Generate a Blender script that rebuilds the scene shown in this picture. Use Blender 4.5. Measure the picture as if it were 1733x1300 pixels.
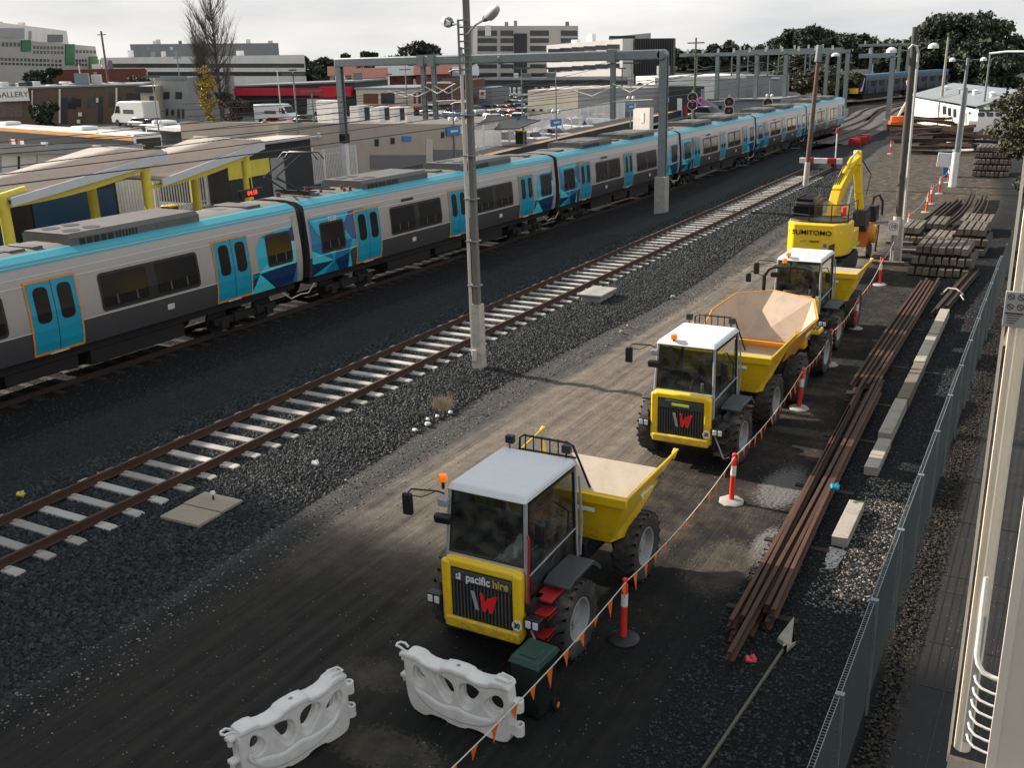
import bpy, math, random
import numpy as np
from mathutils import Vector, Matrix
random.seed(7); rng = np.random.default_rng(7)
sc = bpy.context.scene
for o in list(bpy.data.objects): bpy.data.objects.remove(o)
# ---------------- camera ----------------
R = ((0.87350828, -0.12942526, 0.46928924), (0.4861159, 0.28333814, -0.82668666), (-0.02597341, 0.9502466, 0.31041389))
CH = 9.0
cam = bpy.data.cameras.new('camera'); co = bpy.data.objects.new('camera', cam); sc.collection.objects.link(co)
M4 = Matrix(R).to_4x4(); M4.translation = (0, 0, CH); co.matrix_world = M4
cam.sensor_width = 36; cam.lens = 1715 / 1733 * 36; cam.clip_start = 0.1; cam.clip_end = 5000
sc.camera = co
# ---------------- world + sun ----------------
SUN_EL, SUN_AZ = math.radians(29), math.radians(-91)   # low winter sun from the -x side
w = bpy.data.worlds.new('World'); sc.world = w; w.use_nodes = True
nt = w.node_tree; nt.nodes.clear()
def wn(t, **k):
    n = nt.nodes.new(t)
    for a, b in k.items(): setattr(n, a, b)
    return n
sky = wn('ShaderNodeTexSky', sky_type='NISHITA', sun_disc=False, sun_elevation=SUN_EL, sun_rotation=SUN_AZ)
sky.air_density = 1.0; sky.dust_density = 3.0
tc = wn('ShaderNodeTexCoord'); mp = wn('ShaderNodeMapping'); mp.inputs['Scale'].default_value = (1.0, 1.0, 5.0)
nz = wn('ShaderNodeTexNoise'); nz.inputs['Scale'].default_value = 2.2; nz.inputs['Detail'].default_value = 6; nz.inputs['Roughness'].default_value = .55
cr = wn('ShaderNodeValToRGB'); cr.color_ramp.elements[0].position = .34; cr.color_ramp.elements[0].color = (.54, .55, .57, 1)
cr.color_ramp.elements[1].position = .66; cr.color_ramp.elements[1].color = (.90, .87, .83, 1)
sep = wn('ShaderNodeSeparateXYZ'); r2 = wn('ShaderNodeValToRGB')   # cloud deck dims towards the zenith
r2.color_ramp.elements[0].position = .0; r2.color_ramp.elements[0].color = (1, 1, 1, 1)
r2.color_ramp.elements[1].position = .7; r2.color_ramp.elements[1].color = (.66, .74, .80, 1)
e_ = r2.color_ramp.elements.new(.16); e_.color = (.93, .95, .96, 1)
mul = wn('ShaderNodeMix', data_type='RGBA', blend_type='MULTIPLY'); mul.inputs[0].default_value = 1
bg1 = wn('ShaderNodeBackground'); bg1.inputs[1].default_value = .05
bg2 = wn('ShaderNodeBackground'); bg2.inputs[1].default_value = .72
mx = wn('ShaderNodeMixShader'); mx.inputs[0].default_value = .9; out = wn('ShaderNodeOutputWorld')
L = nt.links.new
L(tc.outputs['Generated'], mp.inputs[0]); L(mp.outputs[0], nz.inputs[0]); L(nz.outputs[0], cr.inputs[0])
L(tc.outputs['Generated'], sep.inputs[0]); L(sep.outputs[2], r2.inputs[0]); L(cr.outputs[0], mul.inputs[6]); L(r2.outputs[0], mul.inputs[7])
L(mul.outputs[2], bg2.inputs[0]); L(sky.outputs[0], bg1.inputs[0]); L(bg1.outputs[0], mx.inputs[1]); L(bg2.outputs[0], mx.inputs[2]); L(mx.outputs[0], out.inputs[0])
sl = bpy.data.lights.new('sun', 'SUN'); sl.energy = 4.5; sl.angle = math.radians(1.1); sl.color = (1, .9, .78)
so = bpy.data.objects.new('sun', sl); sc.collection.objects.link(so)
sd = Vector((-math.cos(SUN_EL), -.015, math.sin(SUN_EL)))            # towards the sun
so.rotation_euler = sd.to_track_quat('Z', 'Y').to_euler(); so.location = (-60, 0, 60)
sc.view_settings.view_transform = 'Standard'; sc.view_settings.look = 'None'; sc.view_settings.exposure = .92; sc.view_settings.gamma = 1
sc.render.engine = 'CYCLES'

# ---------------- geometry helpers ----------------
def ray(px, py):
    a = (px - 866.5, -(py - 650), -1715.)
    return tuple(sum(R[i][j] * a[j] for j in range(3)) for i in range(3))
def Z(px, py, z=0):                      # where the sight line meets height z
    d = ray(px, py); t = (z - CH) / d[2]; return (d[0] * t, d[1] * t, z)
def D(px, py, dist):                     # point at a horizontal distance
    d = ray(px, py); t = dist / math.hypot(d[0], d[1]); return (d[0] * t, d[1] * t, d[2] * t + CH)
def Yp(px, py, Y):
    d = ray(px, py); t = Y / d[1]; return (d[0] * t, Y, d[2] * t + CH)
def Xp(px, py, X):
    d = ray(px, py); t = X / d[0]; return (X, d[1] * t, d[2] * t + CH)
def topz(base, px, py):                  # height of the top pixel over a base point
    return D(px, py, math.hypot(base[0], base[1]))[2]
class MB:
    def __init__(s): s.v = []; s.f = []; s.m = []; s.mi = 0
    def add(s, vs, fs):
        n = len(s.v); s.v += [tuple(v) for v in vs]
        for f in fs: s.f.append([n + i for i in f]); s.m.append(s.mi)
        return s
    def hexa(s, p): return s.add(p, [(3, 2, 1, 0), (4, 5, 6, 7), (0, 1, 5, 4), (1, 2, 6, 5), (2, 3, 7, 6), (3, 0, 4, 7)])
    def bx(s, x0, x1, y0, y1, z0, z1):
        return s.hexa([(x0, y0, z0), (x1, y0, z0), (x1, y1, z0), (x0, y1, z0), (x0, y0, z1), (x1, y0, z1), (x1, y1, z1), (x0, y1, z1)])
    def rbx(s, c, sz, rz=0, rx=0, ry=0):
        m = Matrix.Translation(c) @ Matrix.Rotation(rz, 4, 'Z') @ Matrix.Rotation(ry, 4, 'Y') @ Matrix.Rotation(rx, 4, 'X')
        a, b, d = sz[0] / 2, sz[1] / 2, sz[2] / 2
        return s.hexa([m @ Vector(q) for q in [(-a, -b, -d), (a, -b, -d), (a, b, -d), (-a, b, -d), (-a, -b, d), (a, -b, d), (a, b, d), (-a, b, d)]])
    def prism(s, poly, a0, a1, ax='z'):   # polygon extruded along an axis
        def P(u, v, w_): return {'z': (u, v, w_), 'x': (w_, u, v), 'y': (u, w_, v)}[ax]
        n = len(poly); vs = [P(u, v, a0) for u, v in poly] + [P(u, v, a1) for u, v in poly]
        return s.add(vs, [list(range(n))[::-1], [n + i for i in range(n)]] + [(i, (i + 1) % n, n + (i + 1) % n, n + i) for i in range(n)])
    def cyl(s, p0, p1, r0, r1=None, n=10, cap=True):
        r1 = r0 if r1 is None else r1; p0 = Vector(p0); p1 = Vector(p1); d = (p1 - p0).normalized()
        u = d.orthogonal().normalized(); v = d.cross(u); vs = []
        for p, r in ((p0, r0), (p1, r1)):
            for i in range(n):
                a = 2 * math.pi * i / n; vs.append(p + (u * math.cos(a) + v * math.sin(a)) * r)
        fs = [(i, (i + 1) % n, n + (i + 1) % n, n + i) for i in range(n)]
        if cap: fs += [list(range(n))[::-1], list(range(n, 2 * n))]
        return s.add(vs, fs)
    def tube(s, pts, r, n=6):
        pts = [Vector(p) for p in pts]; vs = []; u = None
        for i, p in enumerate(pts):
            d = (pts[min(i + 1, len(pts) - 1)] - pts[max(i - 1, 0)]).normalized()
            if u is None: u = d.orthogonal().normalized()
            u = (u - d * u.dot(d)).normalized(); v = d.cross(u); rr = r[i] if isinstance(r, (list, tuple)) else r
            for k in range(n):
                a = 2 * math.pi * k / n; vs.append(p + (u * math.cos(a) + v * math.sin(a)) * rr)
        fs = []
        for i in range(len(pts) - 1):
            for k in range(n): fs.append((i * n + k, i * n + (k + 1) % n, (i + 1) * n + (k + 1) % n, (i + 1) * n + k))
        fs += [list(range(n))[::-1], list(range((len(pts) - 1) * n, len(pts) * n))]
        return s.add(vs, fs)
    def lathe(s, prof, c=(0, 0, 0), n=20, ax='z', closed=False, cap=True):   # prof: (radius, along axis)
        vs = []
        for r, h in prof:
            for i in range(n):
                a = 2 * math.pi * i / n; x, y = r * math.cos(a), r * math.sin(a)
                q = {'z': (x, y, h), 'x': (h, x, y), 'y': (x, h, y)}[ax]; vs.append((q[0] + c[0], q[1] + c[1], q[2] + c[2]))
        m = len(prof); fs = []
        for j in range(m if closed else m - 1):
            k = (j + 1) % m
            for i in range(n): fs.append((j * n + i, j * n + (i + 1) % n, k * n + (i + 1) % n, k * n + i))
        if not closed and cap: fs += [list(range(n))[::-1], list(range((m - 1) * n, m * n))]
        return s.add(vs, fs)
    def quad(s, *p): return s.add(p, [tuple(range(len(p)))])
    def slab(s, p, th):                   # a polygon in space with a thickness along its normal
        p = [Vector(q) for q in p]; n = (p[1] - p[0]).cross(p[2] - p[0]).normalized() * th; k = len(p)
        return s.add(p + [q + n for q in p], [list(range(k))[::-1], list(range(k, 2 * k))] + [(i, (i + 1) % k, k + (i + 1) % k, k + i) for i in range(k)])
    def build(s, name, mats, parent=None, at=None, bevel=0, seg=2, smooth=38, **tags):
        me = bpy.data.meshes.new(name)
        v = s.v if at is None else [(a - at[0], b - at[1], c - at[2]) for a, b, c in s.v]
        me.from_pydata([tuple(q) for q in v], [], s.f); mats = mats if isinstance(mats, (list, tuple)) else [mats]
        for m in mats: me.materials.append(m)
        if len(mats) > 1: me.polygons.foreach_set('material_index', s.m)
        import bmesh
        bm = bmesh.new(); bm.from_mesh(me); bmesh.ops.recalc_face_normals(bm, faces=bm.faces); bm.to_mesh(me); bm.free()
        if smooth: me.shade_smooth(); me.set_sharp_from_angle(angle=math.radians(smooth))
        o = bpy.data.objects.new(name, me); sc.collection.objects.link(o)
        if at is not None: o.location = at
        if parent: o.parent = parent
        if bevel:
            b = o.modifiers.new('bevel', 'BEVEL'); b.width = bevel; b.segments = seg; b.limit_method = 'ANGLE'; b.angle_limit = math.radians(35)
            b.harden_normals = False
        return tag(o, **tags)
def tag(o, label=None, cat=None, group=None, kind=None):
    if label: o['label'] = label
    if cat: o['category'] = cat
    if group: o['group'] = group
    if kind: o['kind'] = kind
    return o
def empty(name, loc, label, cat, group=None, rz=0):
    o = bpy.data.objects.new(name, None); sc.collection.objects.link(o); o.location = loc; o.rotation_euler = (0, 0, rz)
    o.empty_display_size = .2; return tag(o, label, cat, group)
def copy_tree(o, parent=None):
    c = o.copy(); sc.collection.objects.link(c); c.parent = parent
    for ch in o.children: copy_tree(ch, c)
    return c
def text(s, name, mat, parent, loc, rot, size, ext=.003, bold=0, align='CENTER', xs=1, **tags):
    cu = bpy.data.curves.new(name, 'FONT'); cu.body = s; cu.size = size; cu.extrude = ext; cu.offset = bold; cu.align_x = align; cu.align_y = 'CENTER'
    t = bpy.data.objects.new(name, cu); sc.collection.objects.link(t)
    dg = bpy.context.evaluated_depsgraph_get(); dg.update(); me = bpy.data.meshes.new_from_object(t.evaluated_get(dg))
    bpy.data.objects.remove(t); me.materials.clear(); me.materials.append(mat)
    o = bpy.data.objects.new(name, me); sc.collection.objects.link(o); o.location = loc; o.rotation_euler = rot; o.scale = (xs, 1, 1)
    if parent: o.parent = parent
    return tag(o, **tags)

# ---------------- materials ----------------
def mat(name, col, rough=.6, metal=0, var=.12, scale=3., bump=.0, bscale=40., dirt=0., dirtcol=(.07, .06, .05), dscale=2., emit=0, spec=.5, coat=0, stretch=None, mud=0, orand=0):
    m = bpy.data.materials.new(name); m.use_nodes = True; t = m.node_tree; N = t.nodes; b = N['Principled BSDF']; l = t.links.new
    b.inputs['Roughness'].default_value = rough; b.inputs['Metallic'].default_value = metal
    b.inputs['Specular IOR Level'].default_value = spec
    if coat: b.inputs['Coat Weight'].default_value = coat; b.inputs['Coat Roughness'].default_value = .12
    tcn = N.new('ShaderNodeTexCoord'); src = tcn.outputs['Object']
    if stretch:
        mpn = N.new('ShaderNodeMapping'); mpn.inputs['Scale'].default_value = stretch; l(src, mpn.inputs[0]); src = mpn.outputs[0]
    n1 = N.new('ShaderNodeTexNoise'); n1.inputs['Scale'].default_value = scale; n1.inputs['Detail'].default_value = 8; n1.inputs['Roughness'].default_value = .65; l(src, n1.inputs[0])
    r = N.new('ShaderNodeValToRGB'); r.color_ramp.elements[0].position = .3; r.color_ramp.elements[1].position = .7
    r.color_ramp.elements[0].color = (*[c * (1 - var) for c in col[:3]], 1); r.color_ramp.elements[1].color = (*[min(1, c * (1 + var)) for c in col[:3]], 1)
    l(n1.outputs[0], r.inputs[0]); last = r.outputs[0]
    if dirt:
        n2 = N.new('ShaderNodeTexNoise'); n2.inputs['Scale'].default_value = dscale; n2.inputs['Detail'].default_value = 9; n2.inputs['Roughness'].default_value = .7; l(src, n2.inputs[0])
        r3 = N.new('ShaderNodeValToRGB'); r3.color_ramp.elements[0].position = .5; r3.color_ramp.elements[0].color = (0, 0, 0, 1); r3.color_ramp.elements[1].position = .72; r3.color_ramp.elements[1].color = (dirt,) * 3 + (1,)
        l(n2.outputs[0], r3.inputs[0]); mxn = N.new('ShaderNodeMix'); mxn.data_type = 'RGBA'; mxn.inputs[7].default_value = (*dirtcol, 1)
        l(r3.outputs[0], mxn.inputs[0]); l(last, mxn.inputs[6]); last = mxn.outputs[2]
    if orand:
        oi = N.new('ShaderNodeObjectInfo'); mo = N.new('ShaderNodeMapRange'); mo.inputs[3].default_value = 1 - orand; mo.inputs[4].default_value = 1.0; l(oi.outputs['Random'], mo.inputs[0]); vm = N.new('ShaderNodeVectorMath'); vm.operation = 'SCALE'; l(last, vm.inputs[0]); l(mo.outputs[0], vm.inputs['Scale']); last = vm.outputs[0]
    if mud:
        sp_ = N.new('ShaderNodeSeparateXYZ'); l(tcn.outputs['Object'], sp_.inputs[0]); m1 = N.new('ShaderNodeMapRange'); m1.inputs[1].default_value = .35; m1.inputs[2].default_value = 1.9; m1.inputs[3].default_value = .62; m1.inputs[4].default_value = .34; l(sp_.outputs[2], m1.inputs[0])
        n5 = N.new('ShaderNodeTexNoise'); n5.inputs['Scale'].default_value = 5; n5.inputs['Detail'].default_value = 10; n5.inputs['Roughness'].default_value = .75; l(src, n5.inputs[0]); m2 = N.new('ShaderNodeMath'); m2.operation = 'ADD'; l(m1.outputs[0], m2.inputs[0]); l(n5.outputs[0], m2.inputs[1])
        m3 = N.new('ShaderNodeMapRange'); m3.inputs[1].default_value = .97; m3.inputs[2].default_value = 1.2; m3.inputs[4].default_value = mud; l(m2.outputs[0], m3.inputs[0]); mx5 = N.new('ShaderNodeMix'); mx5.data_type = 'RGBA'; mx5.inputs[7].default_value = (.15, .12, .09, 1); l(m3.outputs[0], mx5.inputs[0]); l(last, mx5.inputs[6]); last = mx5.outputs[2]
    l(last, b.inputs['Base Color'])
    mr = N.new('ShaderNodeMapRange'); mr.inputs[3].default_value = max(.02, rough * .8); mr.inputs[4].default_value = min(1, rough * 1.2); l(n1.outputs[0], mr.inputs[0]); l(mr.outputs[0], b.inputs['Roughness'])
    if bump:
        n4 = N.new('ShaderNodeTexNoise'); n4.inputs['Scale'].default_value = bscale; n4.inputs['Detail'].default_value = 6; l(src, n4.inputs[0])
        bn = N.new('ShaderNodeBump'); bn.inputs['Strength'].default_value = bump; bn.inputs['Distance'].default_value = .02; l(n4.outputs[0], bn.inputs['Height']); l(bn.outputs[0], b.inputs['Normal'])
    if emit: b.inputs['Emission Color'].default_value = (*col[:3], 1); b.inputs['Emission Strength'].default_value = emit
    return m
def glass(name, tint=(.35, .4, .42), alpha=.75, rough=.03):
    # vehicle glass: mostly clear with a mirror coat
    m = bpy.data.materials.new(name); m.use_nodes = True; t = m.node_tree; N = t.nodes; N.clear(); l = t.links.new
    tr = N.new('ShaderNodeBsdfTransparent'); tr.inputs[0].default_value = (*tint, 1); gl = N.new('ShaderNodeBsdfGlossy'); gl.inputs['Roughness'].default_value = rough; gl.inputs[0].default_value = (.8, .85, .88, 1)
    df = N.new('ShaderNodeBsdfDiffuse'); df.inputs[0].default_value = (.3, .28, .25, 1); nz_ = N.new('ShaderNodeTexNoise'); nz_.inputs['Scale'].default_value = 4; nz_.inputs['Detail'].default_value = 8; tcx = N.new('ShaderNodeTexCoord'); l(tcx.outputs['Object'], nz_.inputs[0]); mq = N.new('ShaderNodeMapRange'); mq.inputs[1].default_value = .4; mq.inputs[2].default_value = .8; mq.inputs[3].default_value = .03; mq.inputs[4].default_value = .30; l(nz_.outputs[0], mq.inputs[0])
    dm = N.new('ShaderNodeMixShader'); l(mq.outputs[0], dm.inputs[0]); l(tr.outputs[0], dm.inputs[1]); l(df.outputs[0], dm.inputs[2])
    fr = N.new('ShaderNodeFresnel'); fr.inputs[0].default_value = 1.5; mxs = N.new('ShaderNodeMixShader'); o = N.new('ShaderNodeOutputMaterial')
    l(fr.outputs[0], mxs.inputs[0]); l(dm.outputs[0], mxs.inputs[1]); l(gl.outputs[0], mxs.inputs[2]); l(mxs.outputs[0], o.inputs[0]); return m
M = dict(
 yellow=mat('yellow paint', (.86, .56, .010), .38, var=.06, dirt=.25, dscale=3, dirtcol=(.22, .16, .07), coat=.3, mud=.6),
 orange_paint=mat('orange yellow paint', (.78, .34, .02), .45, var=.1, dirt=.45, dscale=3, dirtcol=(.3, .2, .1), mud=.6),
 cream=mat('worn cream skip lining', (.44, .37, .29), .6, var=.1, dirt=.5, dscale=4, dirtcol=(.35, .27, .18)),
 tan=mat('scoured skip steel', (.48, .36, .27), .6, var=.2, dirt=.5, dscale=3, dirtcol=(.35, .2, .1)),
 cabgrey=mat('cab grey paint', (.33, .34, .35), .45, dirt=.2),
 cabroof=mat('cab roof white', (.68, .69, .70), .45, var=.03, dirt=.12, dscale=5, dirtcol=(.5, .48, .44)),
 darkgrey=mat('charcoal paint', (.05, .055, .06), .5, dirt=.5, dirtcol=(.12, .1, .08), mud=.7),
 black=mat('black plastic', (.012, .012, .013), .5, var=.2),
 rubber=mat('dusty rubber', (.045, .042, .04), .85, var=.3, scale=6, bump=.3, dirt=.85, dscale=3, dirtcol=(.14, .12, .10)),
 rimgrey=mat('wheel rim grey', (.36, .36, .36), .55, dirt=.4),
 red=mat('red paint', (.42, .02, .02), .5, dirt=.2),
 beacon=mat('beacon amber', (.9, .18, .01), .25, emit=.25),
 bred=mat('bollard red', (.78, .045, .03), .45, dirt=.15),
 borange=mat('bollard orange red', (.8, .12, .02), .45, dirt=.15),
 flag=mat('orange flag plastic', (.9, .17, .012), .5, var=.1),
 rope=mat('white rope', (.6, .55, .48), .8),
 white=mat('white paint', (.75, .74, .72), .5, dirt=.25, dirtcol=(.4, .37, .33)),
 plastic=mat('barrier white plastic', (.78, .76, .73), .42, var=.04, dirt=.35, dscale=3.5, dirtcol=(.42, .38, .33), mud=.14),
 bingreen=mat('bin lid green', (.012, .05, .035), .4, var=.15),
 binblack=mat('bin body dark green', (.012, .02, .018), .45),
 concrete=mat('concrete', (.36, .34, .31), .85, var=.15, bump=.3, dirt=.5, dirtcol=(.16, .15, .13), dscale=4),
 sleeper=mat('sleeper concrete', (.50, .47, .43), .85, var=.10, bump=.3, dirt=.5, dirtcol=(.2, .17, .14), dscale=5, orand=.4),
 oldsleeper=mat('old sleeper concrete', (.19, .16, .125), .9, var=.28, bump=.4, dirt=.7, dirtcol=(.08, .065, .05), dscale=3, orand=.45),
 pad2=mat('tan beam concrete', (.36, .32, .27), .85, var=.2, bump=.3, dirt=.7, dirtcol=(.10, .09, .08), dscale=3),
 pad=mat('tan concrete pad', (.34, .29, .22), .85, var=.15, bump=.3, dirt=.5, dirtcol=(.18, .15, .1), dscale=3),
 rust=mat('rusty rail', (.082, .034, .016), .75, var=.35, scale=4, bump=.2, orand=.4, dirt=.5, dirtcol=(.035, .016, .009), dscale=2),
 railside=mat('running rail', (.075, .035, .02), .7, var=.3, scale=6),
 darkrust=mat('dark rusted scrap', (.035, .018, .012), .8, var=.35, scale=3),
 galv=mat('galvanised steel', (.23, .26, .27), .5, metal=.5, var=.15, scale=6),
 pole=mat('weathered timber pole', (.085, .078, .07), .85, var=.3, scale=3, stretch=(8, 8, .5), bump=.5, bscale=20),
 polepaint=mat('whitewashed pole foot', (.5, .47, .42), .8, var=.2, dirt=.8, dscale=6, dirtcol=(.1, .08, .06)),
 conduit=mat('pale conduit', (.62, .58, .53), .6, dirt=.2),
 fence=mat('fence mesh grey green', (.115, .135, .135), .5, metal=.3),
 tgrey=mat('train silver grey', (.40, .375, .36), .36, metal=.25, var=.03, scale=1, dirt=.15, dscale=1.5, dirtcol=(.2, .19, .18)),
 railbrown=mat('running rail brown', (.062, .030, .018), .7, var=.25, scale=4, stretch=(3, .3, 3)),
 darksleeper=mat('shaded sleeper', (.016, .015, .014), .9, var=.4),  # sleeper colour darkened for the shade beneath the train
 tdark=mat('train lower grey', (.075, .075, .08), .36, metal=.25, var=.05, scale=1),
 tcyan=mat('train cyan band', (.05, .36, .45), .4, var=.05, scale=1),
 tdoor=mat('train door blue', (.010, .29, .43), .3, var=.04),
 torange=mat('train door orange frame', (.75, .28, .015), .45),
 tglass=mat('train black glass', (.010, .011, .012), .16, var=.1, spec=.3),
 troof=mat('train roof grey', (.17, .155, .145), .7, var=.15, dirt=.5, dscale=1.5, dirtcol=(.09, .08, .075)),
 tunit=mat('roof unit grey', (.11, .104, .10), .65, var=.15, dirt=.4, dscale=2, dirtcol=(.06, .055, .05)),
 under=mat('underframe black', (.009, .009, .010), .8, var=.3),
 canopy=mat('canopy roof sheet', (.46, .39, .345), .7, var=.08, dirt=.45, dscale=1, dirtcol=(.3, .25, .22)),
 canopyedge=mat('canopy fascia', (.55, .57, .59), .5, var=.05),
 platyel=mat('platform yellow green', (.74, .62, .07), .5, var=.06, dirt=.15),
 bedgrey=mat('grey track bed', (.075, .073, .07), .9, var=.3, scale=3, bump=.5, bscale=30),
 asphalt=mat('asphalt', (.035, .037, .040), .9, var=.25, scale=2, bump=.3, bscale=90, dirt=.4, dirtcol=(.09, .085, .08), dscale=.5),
 carpark=mat('sunlit car park asphalt', (.14, .135, .13), .9, var=.15, scale=.6, dirt=.4, dirtcol=(.08, .08, .08), dscale=.2),  # the car park surface's own mid grey
 beige=mat('beige render', (.44, .37, .31), .8, var=.06, scale=1, dirt=.3, dscale=.7, dirtcol=(.3, .25, .2)),
 greyband=mat('grey render', (.17, .175, .185), .8, var=.06),
 bluesign=mat('blue sign', (.012, .2, .5), .4, var=.05),
 bluewall=mat('blue wall', (.01, .07, .19), .5, var=.1),
 winglass=mat('window glass', (.03, .037, .042), .12, var=.3, scale=.6),
 blackwall=mat('dark wall', (.025, .028, .032), .6),
 brown=mat('brown brick', (.11, .075, .05), .9, var=.15, scale=1),
 redpaint=mat('red fascia', (.5, .012, .03), .5, var=.1, scale=.5),
 redbrick=mat('red brick', (.16, .05, .035), .9, var=.2, scale=.8),
 creamwall=mat('cream wall', (.55, .49, .40), .85, var=.06, scale=.5),
 whitewall=mat('white wall', (.76, .73, .69), .8, var=.06, scale=.4, dirt=.3, dscale=.3, dirtcol=(.5, .46, .42)),
 greywall=mat('grey wall', (.31, .31, .31), .8, var=.12, scale=.4, dirt=.4, dscale=.5, dirtcol=(.2, .2, .2)),
 concwall=mat('concrete facade', (.42, .40, .37), .8, var=.08, scale=.3),
 green=mat('green panel', (.01, .13, .05), .5),
 slate=mat('metal roof', (.20, .22, .24), .5, var=.1, scale=.3),
 leafdark=mat('eucalypt leaves', (.035, .048, .022), .7, var=.5, scale=.5),
 leafmid=mat('mid green leaves', (.06, .075, .025), .7, var=.5, scale=.5),
 leafyel=mat('yellow leaves', (.42, .30, .03), .7, var=.35, scale=1.5),
 twig=mat('bare twigs', (.10, .085, .075), .85, var=.3),
 bark=mat('bark', (.13, .10, .08), .9, var=.3),
 creamsteel=mat('cream enamel', (.84, .76, .64), .4, var=.03, dirt=.2, dirtcol=(.45, .38, .3)),
 whitesteel=mat('white tube enamel', (.78, .75, .72), .3, var=.03),
 paver=mat('dark pavers', (.018, .017, .016), .9, var=.3, scale=1.5, bump=.4, bscale=60, dirt=.5, dscale=3, dirtcol=(.034, .030, .026)),
 leaves=mat('dead leaves', (.13, .085, .05), .9, var=.6, scale=5),
 led=mat('red led', (1, .06, .02), .5, emit=.9),
 head=mat('lamp glass', (.62, .65, .66), .12, var=.05),
)
CG = glass('cab glass', (.36, .42, .42)); CG2 = glass('lamp glass clear', (.7, .75, .75))
# ================= GROUND =================
def grid_axis(segs):
    a = []
    for x0, x1, st in segs:
        n = max(1, int(round((x1 - x0) / st))); a += list(np.linspace(x0, x1, n, endpoint=False))
    return np.array(a + [segs[-1][1]])
gx = grid_axis([(-3500, -400, 310), (-400, -60, 20), (-60, -27, 1.5), (-27, -14, .25), (-14, -4, .09), (-4, 2, .2), (2, 30, 4), (30, 2500, 350)])
gy = grid_axis([(-600, 0, 60), (0, 6, 1), (6, 30, .14), (30, 60, .4), (60, 160, 3), (160, 600, 30), (600, 3800, 400)])
def vnoise(x, y, seed=0):
    xi = np.floor(x).astype(int); yi = np.floor(y).astype(int); fx = x - xi; fy = y - yi
    fx = fx * fx * (3 - 2 * fx); fy = fy * fy * (3 - 2 * fy)
    def h(a, b):
        n = (a * 374761393 + b * 668265263 + seed * 1442695041) & 0x7fffffff; n = ((n ^ (n >> 13)) * 1274126177) & 0x7fffffff
        return ((n ^ (n >> 16)) & 0xffff) / 65535.
    return (h(xi, yi) * (1 - fx) + h(xi + 1, yi) * fx) * (1 - fy) + (h(xi, yi + 1) * (1 - fx) + h(xi + 1, yi + 1) * fx) * fy
def fbm(x, y, o=4, seed=0):
    s = 0; a = .5
    for i in range(o): s = s + a * vnoise(x * 2 ** i, y * 2 ** i, seed + i); a /= 2
    return s
def sst(a, b, x):
    t = np.clip((x - a) / (b - a), 0, 1); return t * t * (3 - 2 * t)
def road_left(y): return -13.35 + .35 * np.sin(y * .21) + np.where(y > 58, (y - 58) * -.07, 0)
def gheight(x, y):
    rl = road_left(y)
    bed = sst(rl + .1, rl - 1.0, x) * sst(-20.4, -19.5, x) * .095 * sst(86, 78, y)
    bed2 = sst(-21.9, -22.9, x) * sst(-30, -29, x) * .13
    inroad = sst(rl, rl + .8, x) * sst(-4.4, -5.5, x)
    xx = x + .25 * np.sin(y * .13) + .3 * (vnoise(x * .2, y * .12, 5) - .5)
    ruts = 0
    for c, wd, dp in ((-12.5, .28, .03), (-11.75, .2, .022), (-10.9, .3, .035), (-9.9, .22, .025), (-9.2, .3, .03), (-12.0, .1, .02), (-10.3, .12, .02), (-8.5, .16, .02), (-11.3, .08, .018)):
        ruts = ruts - 1.9 * dp * np.exp(-((xx - c) / wd) ** 2) * (.3 + .9 * vnoise(x * 0 + c * 7, y * .16, 9))
    fine = .026 * (vnoise(xx * 9, y * .35, 3) - .5) + .014 * (vnoise(xx * 22, y * .6, 4) - .5)
    tread = .012 * np.sin(y * 42 + np.sin(y * .5) * 4) * np.exp(-((xx + 10.9) / .3) ** 2)
    drop = -np.interp(y, [0, 18, 28.5, 48.6, 67.5, 85, 102, 130], [0, 0, .1, .33, .5, .6, .65, .65]) * sst(-20.5, -23.5, x) * sst(-60, -40, x)
    gen = .05 * (fbm(x * .5, y * .5, 4, 11) - .5)
    return drop + bed + bed2 + inroad * (ruts + fine * sst(60, 30, y) + tread * sst(31, 26, y)) * sst(75, 55, y) + gen * sst(-28, -26, x) * sst(200, 120, y) * .6
X, Y = np.meshgrid(gx, gy); Zh = gheight(X, Y)
Zh = Zh - .02 * ((X < -28) | (X > -1.75))
def np_mesh(name, verts, faces, mats, smooth=True, midx=None):
    me = bpy.data.meshes.new(name); nf = len(faces); k = faces.shape[1]
    me.vertices.add(len(verts)); me.vertices.foreach_set('co', np.ascontiguousarray(verts, dtype=np.float32).ravel())
    me.loops.add(nf * k); me.loops.foreach_set('vertex_index', np.ascontiguousarray(faces, dtype=np.int32).ravel())
    me.polygons.add(nf); me.polygons.foreach_set('loop_start', np.arange(0, nf * k, k, dtype=np.int32)); me.polygons.foreach_set('loop_total', np.full(nf, k, dtype=np.int32))
    for m in mats: me.materials.append(m)
    if midx is not None: me.polygons.foreach_set('material_index', midx.astype(np.int32))
    me.polygons.foreach_set('use_smooth', np.full(nf, smooth)); me.update(calc_edges=True); me.validate()
    o = bpy.data.objects.new(name, me); sc.collection.objects.link(o); return o
nx, ny = len(gx), len(gy); idx = np.arange(nx * ny).reshape(ny, nx)
F = np.stack([idx[:-1, :-1], idx[:-1, 1:], idx[1:, 1:], idx[1:, :-1]], -1).reshape(-1, 4)
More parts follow.
